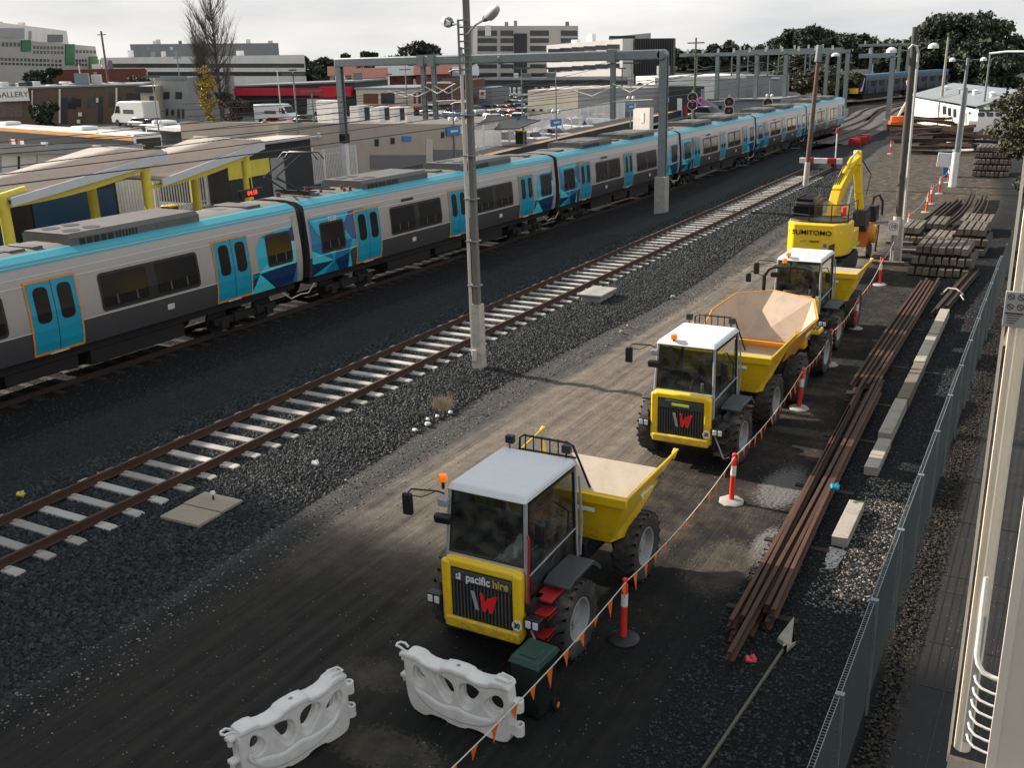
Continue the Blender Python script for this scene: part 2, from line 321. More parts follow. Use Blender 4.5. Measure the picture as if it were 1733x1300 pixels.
# ground material: zones across the yard by world x, edges broken by noise
gm = bpy.data.materials.new('yard ground'); gm.use_nodes = True; t = gm.node_tree; N = t.nodes; l = t.links.new; B = N['Principled BSDF']
def node(tp, **k):
    n = N.new(tp)
    for a, b in k.items():
        if a.startswith('i_'): n.inputs[int(a[2:])].default_value = b
        else: setattr(n, a, b)
    return n
tcg = node('ShaderNodeTexCoord'); sx = node('ShaderNodeSeparateXYZ'); l(tcg.outputs['Object'], sx.inputs[0])
def noise(scale, detail=6, rough=.6, stretch=None):
    n = node('ShaderNodeTexNoise'); n.inputs['Scale'].default_value = scale; n.inputs['Detail'].default_value = detail; n.inputs['Roughness'].default_value = rough
    if stretch: m_ = node('ShaderNodeMapping'); m_.inputs['Scale'].default_value = stretch; l(tcg.outputs['Object'], m_.inputs[0]); l(m_.outputs[0], n.inputs[0])
    else: l(tcg.outputs['Object'], n.inputs[0])
    return n.outputs[0]
def math_(op, a, b=0.):
    n = node('ShaderNodeMath', operation=op)
    for i, q in enumerate((a, b)):
        if isinstance(q, (int, float)): n.inputs[i].default_value = q
        else: l(q, n.inputs[i])
    return n.outputs[0]
def rng_(src, a, b, c=0., d=1.):
    n = node('ShaderNodeMapRange', interpolation_type='SMOOTHSTEP'); l(src, n.inputs[0])
    for i, q in enumerate((a, b, c, d)): n.inputs[i + 1].default_value = q
    return n.outputs[0]
def ramp(src, *st):
    n = node('ShaderNodeValToRGB'); l(src, n.inputs[0]); e = n.color_ramp.elements
    e[0].position, e[0].color = st[0][0], (*st[0][1], 1); e[1].position, e[1].color = st[-1][0], (*st[-1][1], 1)
    for p_, c_ in st[1:-1]: q = e.new(p_); q.color = (*c_, 1)
    return n.outputs[0]
def mixc(f, a, b):
    n = node('ShaderNodeMix', data_type='RGBA')
    if isinstance(f, float): n.inputs[0].default_value = f
    else: l(f, n.inputs[0])
    l(a, n.inputs[6]); l(b, n.inputs[7]); return n.outputs[2]
nl = noise(.35, 5); nm = noise(2.5, 7); nf_ = noise(14, 6, .7); nff = noise(60, 4, .7); nst = noise(1.0, 8, .65, (5.5, .12, 1)); nst2 = noise(1.0, 6, .6, (16, .35, 1))
xw = math_('ADD', sx.outputs[0], math_('MULTIPLY', math_('SUBTRACT', nl, .5), 1.0)); xw = math_('ADD', xw, math_('MULTIPLY', math_('SUBTRACT', nm, .5), .7)); yv = sx.outputs[1]
xw = math_('ADD', xw, rng_(yv, 58., 100., 0., 2.9))
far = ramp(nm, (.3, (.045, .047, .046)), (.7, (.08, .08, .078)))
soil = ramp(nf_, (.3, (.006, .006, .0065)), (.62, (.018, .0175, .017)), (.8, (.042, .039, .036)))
strip = mixc(rng_(nm, .35, .65, 0., .7), ramp(nff, (.3, (.014, .017, .020)), (.7, (.040, .047, .055))), ramp(nff, (.3, (.012, .013, .014)), (.7, (.034, .036, .038))))
balc = ramp(nff, (.35, (.007, .0085, .009)), (.65, (.030, .034, .038)))
shoulder = ramp(nff, (.32, (.030, .031, .032)), (.55, (.085, .082, .080)), (.75, (.19, .175, .16)))
dirt = mixc(.6, ramp(nst, (.32, (.072, .062, .054)), (.5, (.165, .140, .117)), (.68, (.26, .22, .185))), ramp(nm, (.3, (.088, .077, .067)), (.7, (.235, .20, .168))))
dirt = mixc(.22, dirt, ramp(nst2, (.35, (.06, .052, .045)), (.65, (.24, .203, .17))))
grit = ramp(nff, (.35, (.03, .028, .026)), (.7, (.17, .15, .132)))
dirt = mixc(rng_(nf_, .52, .66, 0., .55), dirt, grit)
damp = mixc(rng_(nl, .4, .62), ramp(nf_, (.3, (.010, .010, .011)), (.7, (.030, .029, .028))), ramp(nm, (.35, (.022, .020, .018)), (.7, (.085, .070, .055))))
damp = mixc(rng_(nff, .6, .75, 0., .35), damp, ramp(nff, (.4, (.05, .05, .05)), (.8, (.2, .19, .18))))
gravel = ramp(nff, (.35, (.007, .0075, .008)), (.6, (.025, .026, .028)), (.78, (.09, .09, .09)))
c = mixc(rng_(xw, -38., -36.), far, soil); c = mixc(rng_(xw, -22.7, -22.1), c, strip); c = mixc(rng_(xw, -20.2, -19.7), c, balc)
c = mixc(rng_(xw, -13.9, -13.5), c, shoulder); c = mixc(rng_(xw, -12.9, -12.1), c, dirt)
dm = math_('ADD', xw, math_('MULTIPLY', nst, 1.6)); c = mixc(rng_(dm, -7.6, -6.4), c, damp); c = mixc(rng_(xw, -4.6, -4.0), c, gravel)
# shade painted dark into the front dirt, and worked brown dirt beyond the stacks
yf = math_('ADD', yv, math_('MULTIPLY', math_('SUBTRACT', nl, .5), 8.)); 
shade_dirt = mixc(.5, ramp(nst, (.34, (.0065, .0067, .007)), (.66, (.031, .0308, .0305))), ramp(nf_, (.3, (.006, .006, .0065)), (.7, (.022, .0216, .021))))
near = math_('MULTIPLY', rng_(yf, 17.5, 11., 0., .86), rng_(xw, -13.6, -12.6)); c = mixc(near, c, shade_dirt)
work = ramp(nm, (.3, (.028, .025, .022)), (.5, (.075, .062, .050)), (.72, (.165, .132, .104)))
fw = math_('MULTIPLY', rng_(yf, 50., 62.), rng_(xw, -14., -12.)); fw = math_('MULTIPLY', fw, rng_(xw, -3.5, -5.)); c = mixc(fw, c, work)
c = mixc(rng_(yv, 150., 240.), c, far)
def blob(px_x, px_y, rx, ry, th):
    a = math_('DIVIDE', math_('SUBTRACT', sx.outputs[0], px_x), rx); b_ = math_('DIVIDE', math_('SUBTRACT', sx.outputs[1], px_y), ry); d_ = math_('ADD', math_('MULTIPLY', a, a), math_('MULTIPLY', b_, b_)); return rng_(math_('ADD', d_, math_('MULTIPLY', math_('SUBTRACT', nf_, .5), 3.2)), 1.0, .35, 0., th)
mudc = ramp(nm, (.35, (.05, .045, .036)), (.7, (.12, .105, .08))); lime = ramp(nff, (.35, (.08, .08, .08)), (.65, (.34, .33, .31)))
for bx_, by_, rx_, ry_, cc, th in ((-8.52, 10.60, .8, .45, 0, .7), (-7.37, 9.17, 1.1, .5, 0, .7), (-4.83, 20.15, .55, 1.3, 1, .7), (-4.37, 17.34, .35, 1.0, 1, .8), (-6.10, 25.22, .7, .8, 0, .6), (-4.9, 16.2, .7, 1.3, 0, .7), (-6.0, 26.8, 1.6, .35, 0, .8), (-5.2, 23.6, 1.6, .3, 0, .8), (-10.4, 30.5, .8, 1.2, 1, .35)): c = mixc(blob(bx_, by_, rx_, ry_, th), c, (mudc, lime)[cc])
dn_ = node('ShaderNodeTexNoise'); dn_.inputs['Scale'].default_value = .22; dn_.inputs['Detail'].default_value = 5; dn_.inputs['Distortion'].default_value = 3.5; l(tcg.outputs['Object'], dn_.inputs[0])
sw = math_('ABSOLUTE', math_('SUBTRACT', dn_.outputs[0], .5)); c = mixc(math_('MULTIPLY', rng_(sw, .045, .0, 0., .55), rng_(yf, 30., 45.)), c, ramp(nm, (.3, (.02, .019, .018)), (.7, (.05, .045, .04))))
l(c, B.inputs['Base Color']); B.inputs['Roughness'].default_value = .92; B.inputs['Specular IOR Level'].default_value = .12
vor = node('ShaderNodeTexVoronoi'); vor.inputs['Scale'].default_value = 16; l(tcg.outputs['Object'], vor.inputs[0])
bal_m = math_('ADD', math_('MULTIPLY', rng_(xw, -20.2, -19.7), rng_(xw, -13.4, -13.8)), rng_(xw, -4.6, -4.))
hgt = math_('ADD', math_('MULTIPLY', vor.outputs[0], math_('MULTIPLY', bal_m, -1.6)), math_('ADD', math_('MULTIPLY', nf_, .9), math_('MULTIPLY', nff, .45)))
hgt = math_('ADD', hgt, math_('MULTIPLY', nst2, 1.0)); hgt = math_('MULTIPLY', hgt, rng_(yv, 30., 70., 1., .25))
bp = node('ShaderNodeBump'); bp.inputs['Strength'].default_value = .8; bp.inputs['Distance'].default_value = .035; l(hgt, bp.inputs['Height']); l(bp.outputs[0], B.inputs['Normal'])
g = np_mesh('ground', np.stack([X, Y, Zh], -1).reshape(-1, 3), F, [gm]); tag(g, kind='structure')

def stones(name, n, xf, yr, size, z0, mats, label=None, kind='stuff', pw=1.0, seed=1):
    r = np.random.default_rng(seed); y = yr[0] + (yr[1] - yr[0]) * r.random(n) ** pw; x0, x1 = xf(y); x = x0 + (x1 - x0) * r.random(n)
    s = size * (.55 + .9 * r.random(n) ** 1.5); z = gheight(x, y) + z0(x, y) + s * (.1 + .25 * r.random(n))
    base = np.array([(1, 0, 0), (-1, 0, 0), (0, 1, 0), (0, -1, 0), (0, 0, 1), (0, 0, -1)], float)
    V = base[None] * (.6 + .7 * r.random((n, 6, 1))); V += (r.random((n, 6, 3)) - .5) * .55
    V[:, :, 2] *= .7; a = r.random(n) * 6.28; ca, sa = np.cos(a)[:, None], np.sin(a)[:, None]
    Vx = V[:, :, 0] * ca - V[:, :, 1] * sa; Vy = V[:, :, 0] * sa + V[:, :, 1] * ca
    V = np.stack([Vx, Vy, V[:, :, 2]], -1) * s[:, None, None] + np.stack([x, y, z], -1)[:, None]
    fb = np.array([(0, 2, 4), (2, 1, 4), (1, 3, 4), (3, 0, 4), (2, 0, 5), (1, 2, 5), (3, 1, 5), (0, 3, 5)])
    Fc = (fb[None] + 6 * np.arange(n)[:, None, None]).reshape(-1, 3); mi = np.repeat(r.integers(0, len(mats), n), 8)
    o = np_mesh(name, V.reshape(-1, 3), Fc, mats, smooth=False, midx=mi); return tag(o, label, kind=kind)
SM = [mat('ballast stone dark', (.010, .012, .013), .85, var=.3), mat('ballast stone mid', (.021, .024, .026), .8, var=.3), mat('ballast stone blue', (.037, .041, .045), .75, var=.3), mat('ballast stone dark two', (.014, .015, .016), .85, var=.3)]
SP = [mat('pale chip', (.30, .28, .25), .85), mat('grey chip', (.2, .19, .18), .85), mat('brown chip', (.2, .15, .11), .85)]
TX = -17.5
zero = lambda x, y: 0 * x
stones('ballast', 105000, lambda y: (y * 0 - 19.75, road_left(y) - .15), (7, 42), .042, zero, SM, 'crushed dark ballast around the empty track', seed=2, pw=1.25)
stones('far_ballast', 34000, lambda y: (y * 0 - 19.6, road_left(y) - .2), (42, 78), .06, zero, SM, 'crushed dark ballast around the empty track further off', seed=3)
stones('loose_gravel', 9000, lambda y: (road_left(y) - .5, road_left(y) + .9), (7, 55), .020, zero, SP + SM, 'loose pale gravel along the edge of the dirt road', seed=4)
stones('scattered_stones', 7000, lambda y: (y * 0 - 12.6, y * 0 - 4.2), (7, 45), .011, zero, SP + SM[:2], 'small stones scattered over the dirt yard', seed=5)
stones('strip_gravel', 60000, lambda y: (y * 0 - 22.6, y * 0 - 19.6), (12, 48), .017, zero, SM, 'fine dark gravel between the long train and the empty track', seed=15, pw=1.3)
stones('roadside_gravel', 26000, lambda y: (y * 0 - 4.4, y * 0 - 2.0), (9, 44), .026, zero, SM, 'dark gravel between rusty rails and fence', seed=6)
stones('pale_chippings', 1800, lambda y: (y * 0 - 3.3, y * 0 - 2.3), (15.5, 21.5), .022, zero, SP, 'pale stone chips beside the broken kerb', seed=12)
stones('trackside_dirt', 22000, lambda y: (y * 0 - 29.5, y * 0 - 22.3), (13, 60), .022, zero, SM, 'dark stones beside the train track', seed=7)
# ================= EMPTY TRACK =================
def rail_mesh(m, x, y0, y1, z, h=.16, n=1, dx=0, wob=0):
    prof = [(-.07, 0), (.07, 0), (.07, .012), (.012, .03), (.012, h - .045), (.036, h - .035), (.036, h - .004), (.028, h), (-.028, h), (-.036, h - .004), (-.036, h - .035), (-.012, h - .045), (-.012, .03), (-.07, .012)]
    k = len(prof); vs = []
    for j in range(n + 1):
        f = j / n
        for a, b in prof: vs.append((x + a + dx * f + wob * math.sin(f * 3.1), y0 + (y1 - y0) * f, z + b))
    fs = [list(range(k))[::-1], list(range(n * k, n * k + k))] + [(j * k + i, j * k + (i + 1) % k, (j + 1) * k + (i + 1) % k, (j + 1) * k + i) for j in range(n) for i in range(k)]
    return m.add(vs, fs)
trk = empty('railway_track', (TX, 8, 0), 'empty rusty broad gauge track on pale concrete sleepers in the middle of the yard', 'railway track')
for sgn in (-1, 1):
    m = MB(); rail_mesh(m, sgn * .845, -3, 70.5, .16, h=.185)
    # bright worn running band
    m.build('rail', M['railbrown'], trk)
sp = MB().prism([(-1.33, 0), (-1.33, .15), (-1.25, .165), (1.25, .165), (1.33, .15), (1.33, 0)], -.115, .115, 'y')
for s_ in (-1, 1):
    for q in (-1, 1): sp.bx(s_ * .845 + q * .115 - .03, s_ * .845 + q * .115 + .03, -.05, .05, .16, .2)
SPC = 0.70; n_sl = 98
first = None
for i in range(n_sl):
    if first is None: first = o = sp.build('sleeper', M['sleeper'], trk, bevel=.012)
    else: o = first.copy(); sc.collection.objects.link(o); o.parent = trk
    o.location = (random.uniform(-.03, .03), -2.2 + i * SPC, random.uniform(-.006, .006)); o.rotation_euler = (0, 0, random.uniform(-.012, .012))
# buffer stop
b = empty('buffer_stop', (-17.6, 78.6, 0), 'white and red beam buffer stop across the end of the empty track', 'buffer stop')
m = MB(); m.bx(-1.5, -.95, -.15, .15, .55, .95); m.bx(-.45, .55, -.15, .15, .55, .95); m.bx(1.2, 1.6, -.15, .15, .55, .95); m.build('beam', M['white'], b, bevel=.02)
m = MB(); m.bx(-.95, -.45, -.16, .16, .54, .96); m.bx(.55, 1.2, -.16, .16, .54, .96); m.build('red_band', M['red'], b, bevel=.02)
m = MB(); m.bx(-1.0, -.8, .1, 1.2, 0, .6); m.bx(.8, 1.0, .1, 1.2, 0, .6); m.build('support', M['darkrust'], b)
mk = empty('marker_post', (-17.0, 81, 0), 'white marker post with a red lamp top behind the buffer stop', 'marker post')
MB().cyl((0, 0, 0), (0, 0, 2.6), .05).build('post', M['white'], mk); MB().cyl((0, 0, 2.6), (0, 0, 2.95), .11, n=14).build('lamp', M['red'], mk, bevel=.03)
# ================= TRAIN TRACK + other tracks =================
def tdrop(y): return -float(np.interp(y, [0, 18, 28.5, 48.6, 67.5, 85, 102, 130], [0, 0, .1, .33, .5, .6, .65, .65]))
for (cx, nm_, lab) in ((-26.0, 'railway_track', 'track under the long grey train'),):
    t2 = empty(nm_, (cx, 0, 0), lab, 'railway track')
    for s_ in (-1, 1):
        m = MB(); [rail_mesh(m, s_ * .845, 0 + 8 * q, 8 + 8 * q, .13 + tdrop(8 * q + 4)) for q in range(9)]; m.build('rail', M['darkrust'], t2)
    f2 = None
    for i in range(90):
        if f2 is None: f2 = o = MB().bx(-1.33, 1.33, -.115, .115, 0, .14).build('sleeper', M['darksleeper'], t2, bevel=.01)
        else: o = f2.copy(); sc.collection.objects.link(o); o.parent = t2
        o.location = (random.uniform(-.05, .05), 12 + i * .7, tdrop(12 + i * .7))
def curve_track(pts, lab):
    t3 = empty('railway_track', (*pts[0][:2], 0), lab, 'railway track')
    P = [Vector((a, b, 0)) for a, b in pts]
    # catmull-rom
    C = []
    for i in range(len(P) - 1):
        p0, p1, p2, p3 = P[max(i - 1, 0)], P[i], P[i + 1], P[min(i + 2, len(P) - 1)]
        for k in range(8):
            t_ = k / 8; C.append(.5 * ((2 * p1) + (p2 - p0) * t_ + (2 * p0 - 5 * p1 + 4 * p2 - p3) * t_ ** 2 + (3 * p1 - p0 - 3 * p2 + p3) * t_ ** 3))
    C.append(P[-1])
    for s_ in (-1, 1):
        m = MB(); vs = []; n = len(C)
        for i, p in enumerate(C):
            d = (C[min(i + 1, n - 1)] - C[max(i - 1, 0)]).normalized(); nr = Vector((d.y, -d.x, 0)); q = p + nr * .845 * s_ - P[0]
            for a, b_ in ((-.07, .13), (.07, .13), (.04, .29), (-.04, .29)): vs.append((q.x + nr.x * a, q.y + nr.y * a, b_))
        m.add(vs, [(i * 4 + k, i * 4 + (k + 1) % 4, i * 4 + 4 + (k + 1) % 4, i * 4 + 4 + k) for i in range(n - 1) for k in range(4)]); m.build('rail', M['railside'], t3)
    m = MB(); vs = []
    for i, p in enumerate(C):
        d = (C[min(i + 1, len(C) - 1)] - C[max(i - 1, 0)]).normalized(); nr = Vector((d.y, -d.x, 0)); q = p - P[0]
        for a, z_ in ((-1.9, .0), (-1.4, .12), (1.4, .12), (1.9, 0)): vs.append((q.x + nr.x * a, q.y + nr.y * a, z_))
    m.add(vs, [(i * 4 + k, i * 4 + k + 1, i * 4 + k + 5, i * 4 + k + 4) for i in range(len(C) - 1) for k in range(3)]); m.build('track_bed', M['bedgrey'], t3)
    return C
# ================= LONG GREY TRAIN =================
PROF = [(1.41, 1.40), (1.475, 1.75), (1.5, 2.12), (1.5, 2.6), (1.42, 3.4), (1.37, 3.9)]     # side profile (half width, z)
def px_(z): return float(np.interp(z, [p[1] for p in PROF], [p[0] for p in PROF]))
def clipz(poly, z0, z1):
    def half(pl, z, keep):
        o = []
        for i in range(len(pl)):
            a, b = pl[i], pl[(i + 1) % len(pl)]; ia, ib = keep(a[1]), keep(b[1])
            if ia: o.append(a)
            if ia != ib: t_ = (z - a[1]) / (b[1] - a[1]); o.append((a[0] + (b[0] - a[0]) * t_, z))
        return o
    pl = half(poly, z0, lambda q: q >= z0 - 1e-9)
    return half(pl, z1, lambda q: q <= z1 + 1e-9) if pl else []
def side_patch(m, poly, off):             # polygon in (u, z) laid on the bulging side
    for (a, b) in zip(PROF[:-1], PROF[1:]):
        pl = clipz(poly, a[1], b[1])
        if len(pl) > 2:
            q = []
            for u, z in pl:
                if not q or abs(q[-1][1] - u) > 1e-6 or abs(q[-1][2] - z) > 1e-6: q.append((px_(z) + off, u, z))
            if len(q) > 2: m.add(q, [tuple(range(len(q)))])
def rrect(u0, u1, z0, z1, r, n=4):
    o = []
    for cx, cz, a0 in ((u1 - r, z1 - r, 0), (u0 + r, z1 - r, 90), (u0 + r, z0 + r, 180), (u1 - r, z0 + r, 270)):
        for k in range(n + 1): a = math.radians(a0 + 90 * k / n); o.append((cx + r * math.cos(a), cz + r * math.sin(a)))
    return o
LIV = {k: mat('livery ' + k, c_, .32, var=.04, scale=1) for k, c_ in dict(cyan=(.015, .42, .56), mid=(.012, .18, .36), bright=(.06, .58, .66), navy=(.006, .035, .11), blue=(.03, .10, .25), pale=(.22, .55, .62)).items()}
LK = list(LIV)
ST = [('cyan', [(0, 1), (2.4, 1), (1.4, .55), (1.3, .2)]), ('mid', [(0, 1), (1.3, .2), (0, .45)]), ('bright', [(0, .45), (1.3, .2), (0, .22)]), ('navy', [(0, .22), (1.3, .2), (0, 0)]),
      ('cyan', [(1.3, .2), (.7, 0), (0, 0)]), ('mid', [(1.3, .2), (1.6, 0), (.7, 0)]), ('navy', [(1.3, .2), (2.2, .27), (2.15, 0), (1.6, 0)]), ('mid', [(1.3, .2), (1.4, .55), (2.4, .5), (2.2, .27)]),
      ('bright', [(2.2, .27), (2.4, 0), (2.15, 0)]), ('cyan', [(2.4, .5), (2.9, .45), (2.2, .27)]), ('blue', [(2.4, 1), (3.4, 1), (2.9, .45), (2.4, .5), (1.9, .75)]), ('cyan', [(2.4, 1), (1.9, .75), (2.4, .5), (1.4, .55)])]
EN = [('mid', [(1.55, .88), (1.05, .92), (.9, .72)]), ('cyan', [(1.05, .92), (.35, .96), (.9, .72)]), ('navy', [(.35, .96), (.35, .7), (.9, .72)]), ('pale', [(.35, .7), (.35, .35), (.9, .72)]),
      ('bright', [(.9, .72), (.35, .35), (1.7, .3)]), ('cyan', [(1.55, .88), (.9, .72), (1.7, .3), (1.75, .7)]), ('navy', [(1.7, .3), (.35, .35), (.5, .02), (1.15, 0)]), ('mid', [(.35, .35), (.35, 0), (.5, .02)]),
      ('bright', [(1.7, .3), (1.15, 0), (2.0, 0)]), ('navy', [(1.7, .3), (2.0, 0), (2.3, .1)]), ('mid', [(1.7, .3), (2.3, .1), (2.1, .35)])]
seatm = mat('seat fabric', (.02, .12, .25), .8)
def carriage(y0, y1, cx, dz, tilt, rz, label, number=None, panto=False, last=False, first=False):
    Lc = y1 - y0 - .42; k = Lc / 19.4
    rt = empty('train_carriage', (cx, y0 + .21, dz), label, 'train carriage', 'carriages of the long grey train', rz=rz)
    rt.rotation_euler = (tilt, 0, rz)
    full = [(x, z) for x, z in PROF] + [(1.30, 4.03), (1.0, 4.155), (.5, 4.22), (-.5, 4.22), (-1.0, 4.155), (-1.30, 4.03)] + [(-x, z) for x, z in PROF[::-1]]
    nP = len(PROF)
    m = MB(); low = [p for p in PROF if p[1] <= 2.06]
    # body shell: lower dark, upper grey
    loop = full; n = len(loop)
    vs = [(x, 0, z) for x, z in loop] + [(x, Lc, z) for x, z in loop]
    fs = [(i, (i + 1) % n, n + (i + 1) % n, n + i) for i in range(n)] + [tuple(range(n))[::-1], tuple(range(n, 2 * n))]
    m.v = vs; m.f = fs; m.m = [1 if (i < 2 or n - 4 < i < n - 1 or i == n - 1) else (2 if nP + 1 <= i < nP + 4 else 0) for i in range(n)] + [1, 1]
    m.build('body', [M['tgrey'], M['tdark'], M['troof']], rt, smooth=30)
    m = MB()
    for s_ in (1, -1):
        for (a, b_) in (((1.385, 3.905), (1.325, 4.04)), ((1.325, 4.04), (1.04, 4.165)), ((1.04, 4.165), (.92, 4.19))): m.add([(s_ * a[0], 0, a[1]), (s_ * a[0], Lc, a[1]), (s_ * b_[0], Lc, b_[1]), (s_ * b_[0], 0, b_[1])], [(0, 1, 2, 3)])
    m.build('roof_edge_band', M['tcyan'], rt, smooth=50)
    m = MB()
    for z in (3.64, 3.42, 2.13): side_patch(m, [(0.35, z), (Lc - .35, z), (Lc - .35, z + .018), (.35, z + .018)], .012)
    m.bx(1.345, 1.36, 0, Lc, 3.96, 3.972)
    m.build('waist_line', M['white'], rt, smooth=0)
    def liv(tab, fu, nm):
        m = MB()
        for key, pl in tab:
            m.mi = LK.index(key); p2 = [(fu(u), 1.41 + t_ * 2.14) for u, t_ in pl]
            ar = sum(p2[i][0] * p2[(i + 1) % len(p2)][1] - p2[(i + 1) % len(p2)][0] * p2[i][1] for i in range(len(p2)))
            side_patch(m, p2 if ar > 0 else p2[::-1], .006)
        o_ = m.build(nm, [LIV[q] for q in LK], rt, smooth=0); return o_
    if not first: liv(ST, lambda u: .12 + u * k * .97, 'livery')
    if not last: liv(EN, lambda u: Lc - u * 1.3 * k + .2, 'livery')
    else: side = MB(); side.mi = 0; side_patch(side, [(Lc - 3.2, 1.41), (Lc, 1.41), (Lc, 3.5), (Lc - 1.2, 3.5), (Lc - 1.8, 2.1)], .006); side.build('livery', LIV['mid'], rt, smooth=0)
    def window(u0, u1, z0=2.2, z1=3.32, parent=rt, nm='window'):
        m = MB(); side_patch(m, rrect(u0, u1, z0, z1, .13), .014); o_ = m.build(nm, M['black'], parent, smooth=0)
        cnt = 2 if u1 - u0 > 2 else 1; m = MB(); w_ = (u1 - u0 - .16 - .35 * (cnt - 1)) / cnt
        for c_ in range(cnt): a = u0 + .08 + c_ * (w_ + .35); side_patch(m, rrect(a, a + w_, z0 + .1, z1 - .08, .08), .018)
        m.build('pane', M['tglass'], o_, smooth=0)
        m = MB()   # pale seat tops and grab rails glimpsed inside
        for c_ in range(cnt):
            a = u0 + .08 + c_ * (w_ + .35)
            for q in range(2 if w_ > 1 else 1):
                b_ = a + w_ * (.3 + .4 * q) + random.uniform(-.06, .06); side_patch(m, [(b_, z0 + .14), (b_ + .05, z0 + .14), (b_ + .02, z0 + .42), (b_ - .02, z0 + .42)], .021)
        m.build('seat_edge', M['tunit'], o_, smooth=0)
    def door(u0, u1):
        m = MB(); side_patch(m, rrect(u0, u1, 1.43, 3.52, .05), .02); d = m.build('door_frame', M['torange'], rt, smooth=0)
        m = MB(); e = .055; mid_ = (u0 + u1) / 2
        side_patch(m, rrect(u0 + e, mid_ - .012, 1.50, 3.46, .03), .03); side_patch(m, rrect(mid_ + .012, u1 - e, 1.50, 3.46, .03), .03); m.build('door_leaf', M['tdoor'], d, smooth=0)
        m = MB(); side_patch(m, [(mid_ - .013, 1.50), (mid_ + .013, 1.50), (mid_ + .013, 3.46), (mid_ - .013, 3.46)], .026); m.build('door_seal', M['black'], d, smooth=0)
        for a, b_ in ((u0 + e + .17, mid_ - .15), (mid_ + .15, u1 - e - .17)):
            m = MB(); side_patch(m, rrect(a, b_, 2.32, 3.32, min(.16, (b_ - a) / 2.2)), .036); m.build('door_window', M['tglass'], d, smooth=0)
        m = MB(); side_patch(m, [(u0 + .5, 1.40), (u1 - .55, 1.40), (u1 - .55, 1.46), (u0 + .5, 1.46)], .02); m.build('step_plate', M['white'], rt, smooth=0)
    for a, b_ in ((.034, .106), (.916, .977)): window(a * Lc, b_ * Lc)
    for a, b_ in ((.138, .222), (.477, .555), (.80, .878)): door(a * Lc, b_ * Lc)
    for a, b_ in ((.256, .446), (.588, .768)): window(a * Lc, b_ * Lc)
    m = MB()
    for a in (.33, .70): side_patch(m, rrect(a * Lc, a * Lc + .28, 1.72, 1.9, .02), .01)
    m.build('access_label', M['conduit'], rt, smooth=0)
    m = MB(); side_patch(m, rrect(.3 * Lc, .3 * Lc + .9, 3.42, 3.56, .02), .01); m.build('vent_slot', M['black'], rt, smooth=0)
    if number: text(number, 'number', M['white'], rt, (px_(3.38) + .03, 1.45, 3.40), (math.radians(90 + 5.5), 0, math.radians(90)), .26, bold=.006)
    # roof equipment
    for a, b_ in ((.20, .43), (.57, .80)):
        m = MB(); u0, u1 = a * Lc, b_ * Lc; h = 4.5; m.mi = 0
        m.prism([(-1.05, 4.1), (-1.05, 4.38), (-.9, h), (.9, h), (1.05, 4.38), (1.05, 4.1)], u0, u1, 'y')
        m.mi = 1
        for q in range(4): m.lathe([(.28, 0), (.28, .012)], (-.45 + .9 * (q % 2), u0 + .5 + .7 * (q // 2), h), 16)
        for q in range(7): m.bx(1.03, 1.065, u0 + 1.6 + q * .12, u0 + 1.66 + q * .12, 4.16, 4.36)
        for q in range(5): m.bx(1.04, 1.06, u0 + .3 + q * .25, u0 + .5 + q * .25, 4.15, 4.34)
        m.build('roof_air_unit', [M['tunit'], M['black']], rt, bevel=.02)
    for _ in range(8):
        m = MB(); u = random.choice((.02, .47, .87)) * Lc + random.uniform(0, 1.2); m.bx(-.5 + random.uniform(-.4, .1), random.uniform(.2, .8), u, u + random.uniform(.3, .8), 4.15, 4.2 + random.uniform(.02, .12)); m.build('roof_box', M['tunit'], rt, bevel=.02)
    # underframe and bogies
    m = MB(); m.bx(-1.2, 1.2, .2, Lc - .2, 1.1, 1.42)
    for a, b_, d in ((.26, .42, .7), (.44, .55, .75), (.57, .74, .65)): m.bx(-1.15, 1.15, a * Lc, b_ * Lc, d, 1.1)
    m.build('underframe', M['under'], rt, bevel=.02)
    for uc in (.13, .87):
        bg_ = MB(); c_ = uc * Lc; bg_.bx(1.0, 1.2, c_ - 1.5, c_ + 1.5, .62, .86); bg_.bx(-1.2, -1.0, c_ - 1.5, c_ + 1.5, .62, .86); bg_.bx(-1, 1, c_ - .2, c_ + .2, .6, .95)
        for q in (-1.1, 1.1): bg_.bx(1.18, 1.3, c_ + q - .16, c_ + q + .16, .5, .8); bg_.cyl((1.2, c_ + q * .5, .62), (1.2, c_ + q * .5, .95), .09)
        bo = bg_.build('bogie', M['under'], rt, bevel=.02)
        for q in (-1.1, 1.1):
            for sx_ in (-1, 1): MB().lathe([(.44, -.06), (.46, .06)], (sx_ * .85, c_ + q, .74), 20, 'x').build('wheel', M['under'], bo)
    if not last:
        m = MB(); m.prism([(-1.2, 1.4), (-1.3, 3.8), (-.9, 4.05), (.9, 4.05), (1.3, 3.8), (1.2, 1.4)], Lc, Lc + .43, 'y'); m.build('gangway_bellows', M['under'], rt)
        m = MB(); side_patch(m, [(Lc - .3, 1.41), (Lc, 1.41), (Lc, 3.8), (Lc - .3, 3.8)], .01); m.build('end_trim', M['tgrey'], rt, smooth=0)
        m = MB(); m.tube([(1.2, Lc - .9, 1.1), (1.25, Lc - .5, .8), (1.2, Lc + .1, .85), (1.2, Lc + .5, .8), (1.2, Lc + .9, 1.1)], .025); m.build('jumper_cable', M['rope'], rt)
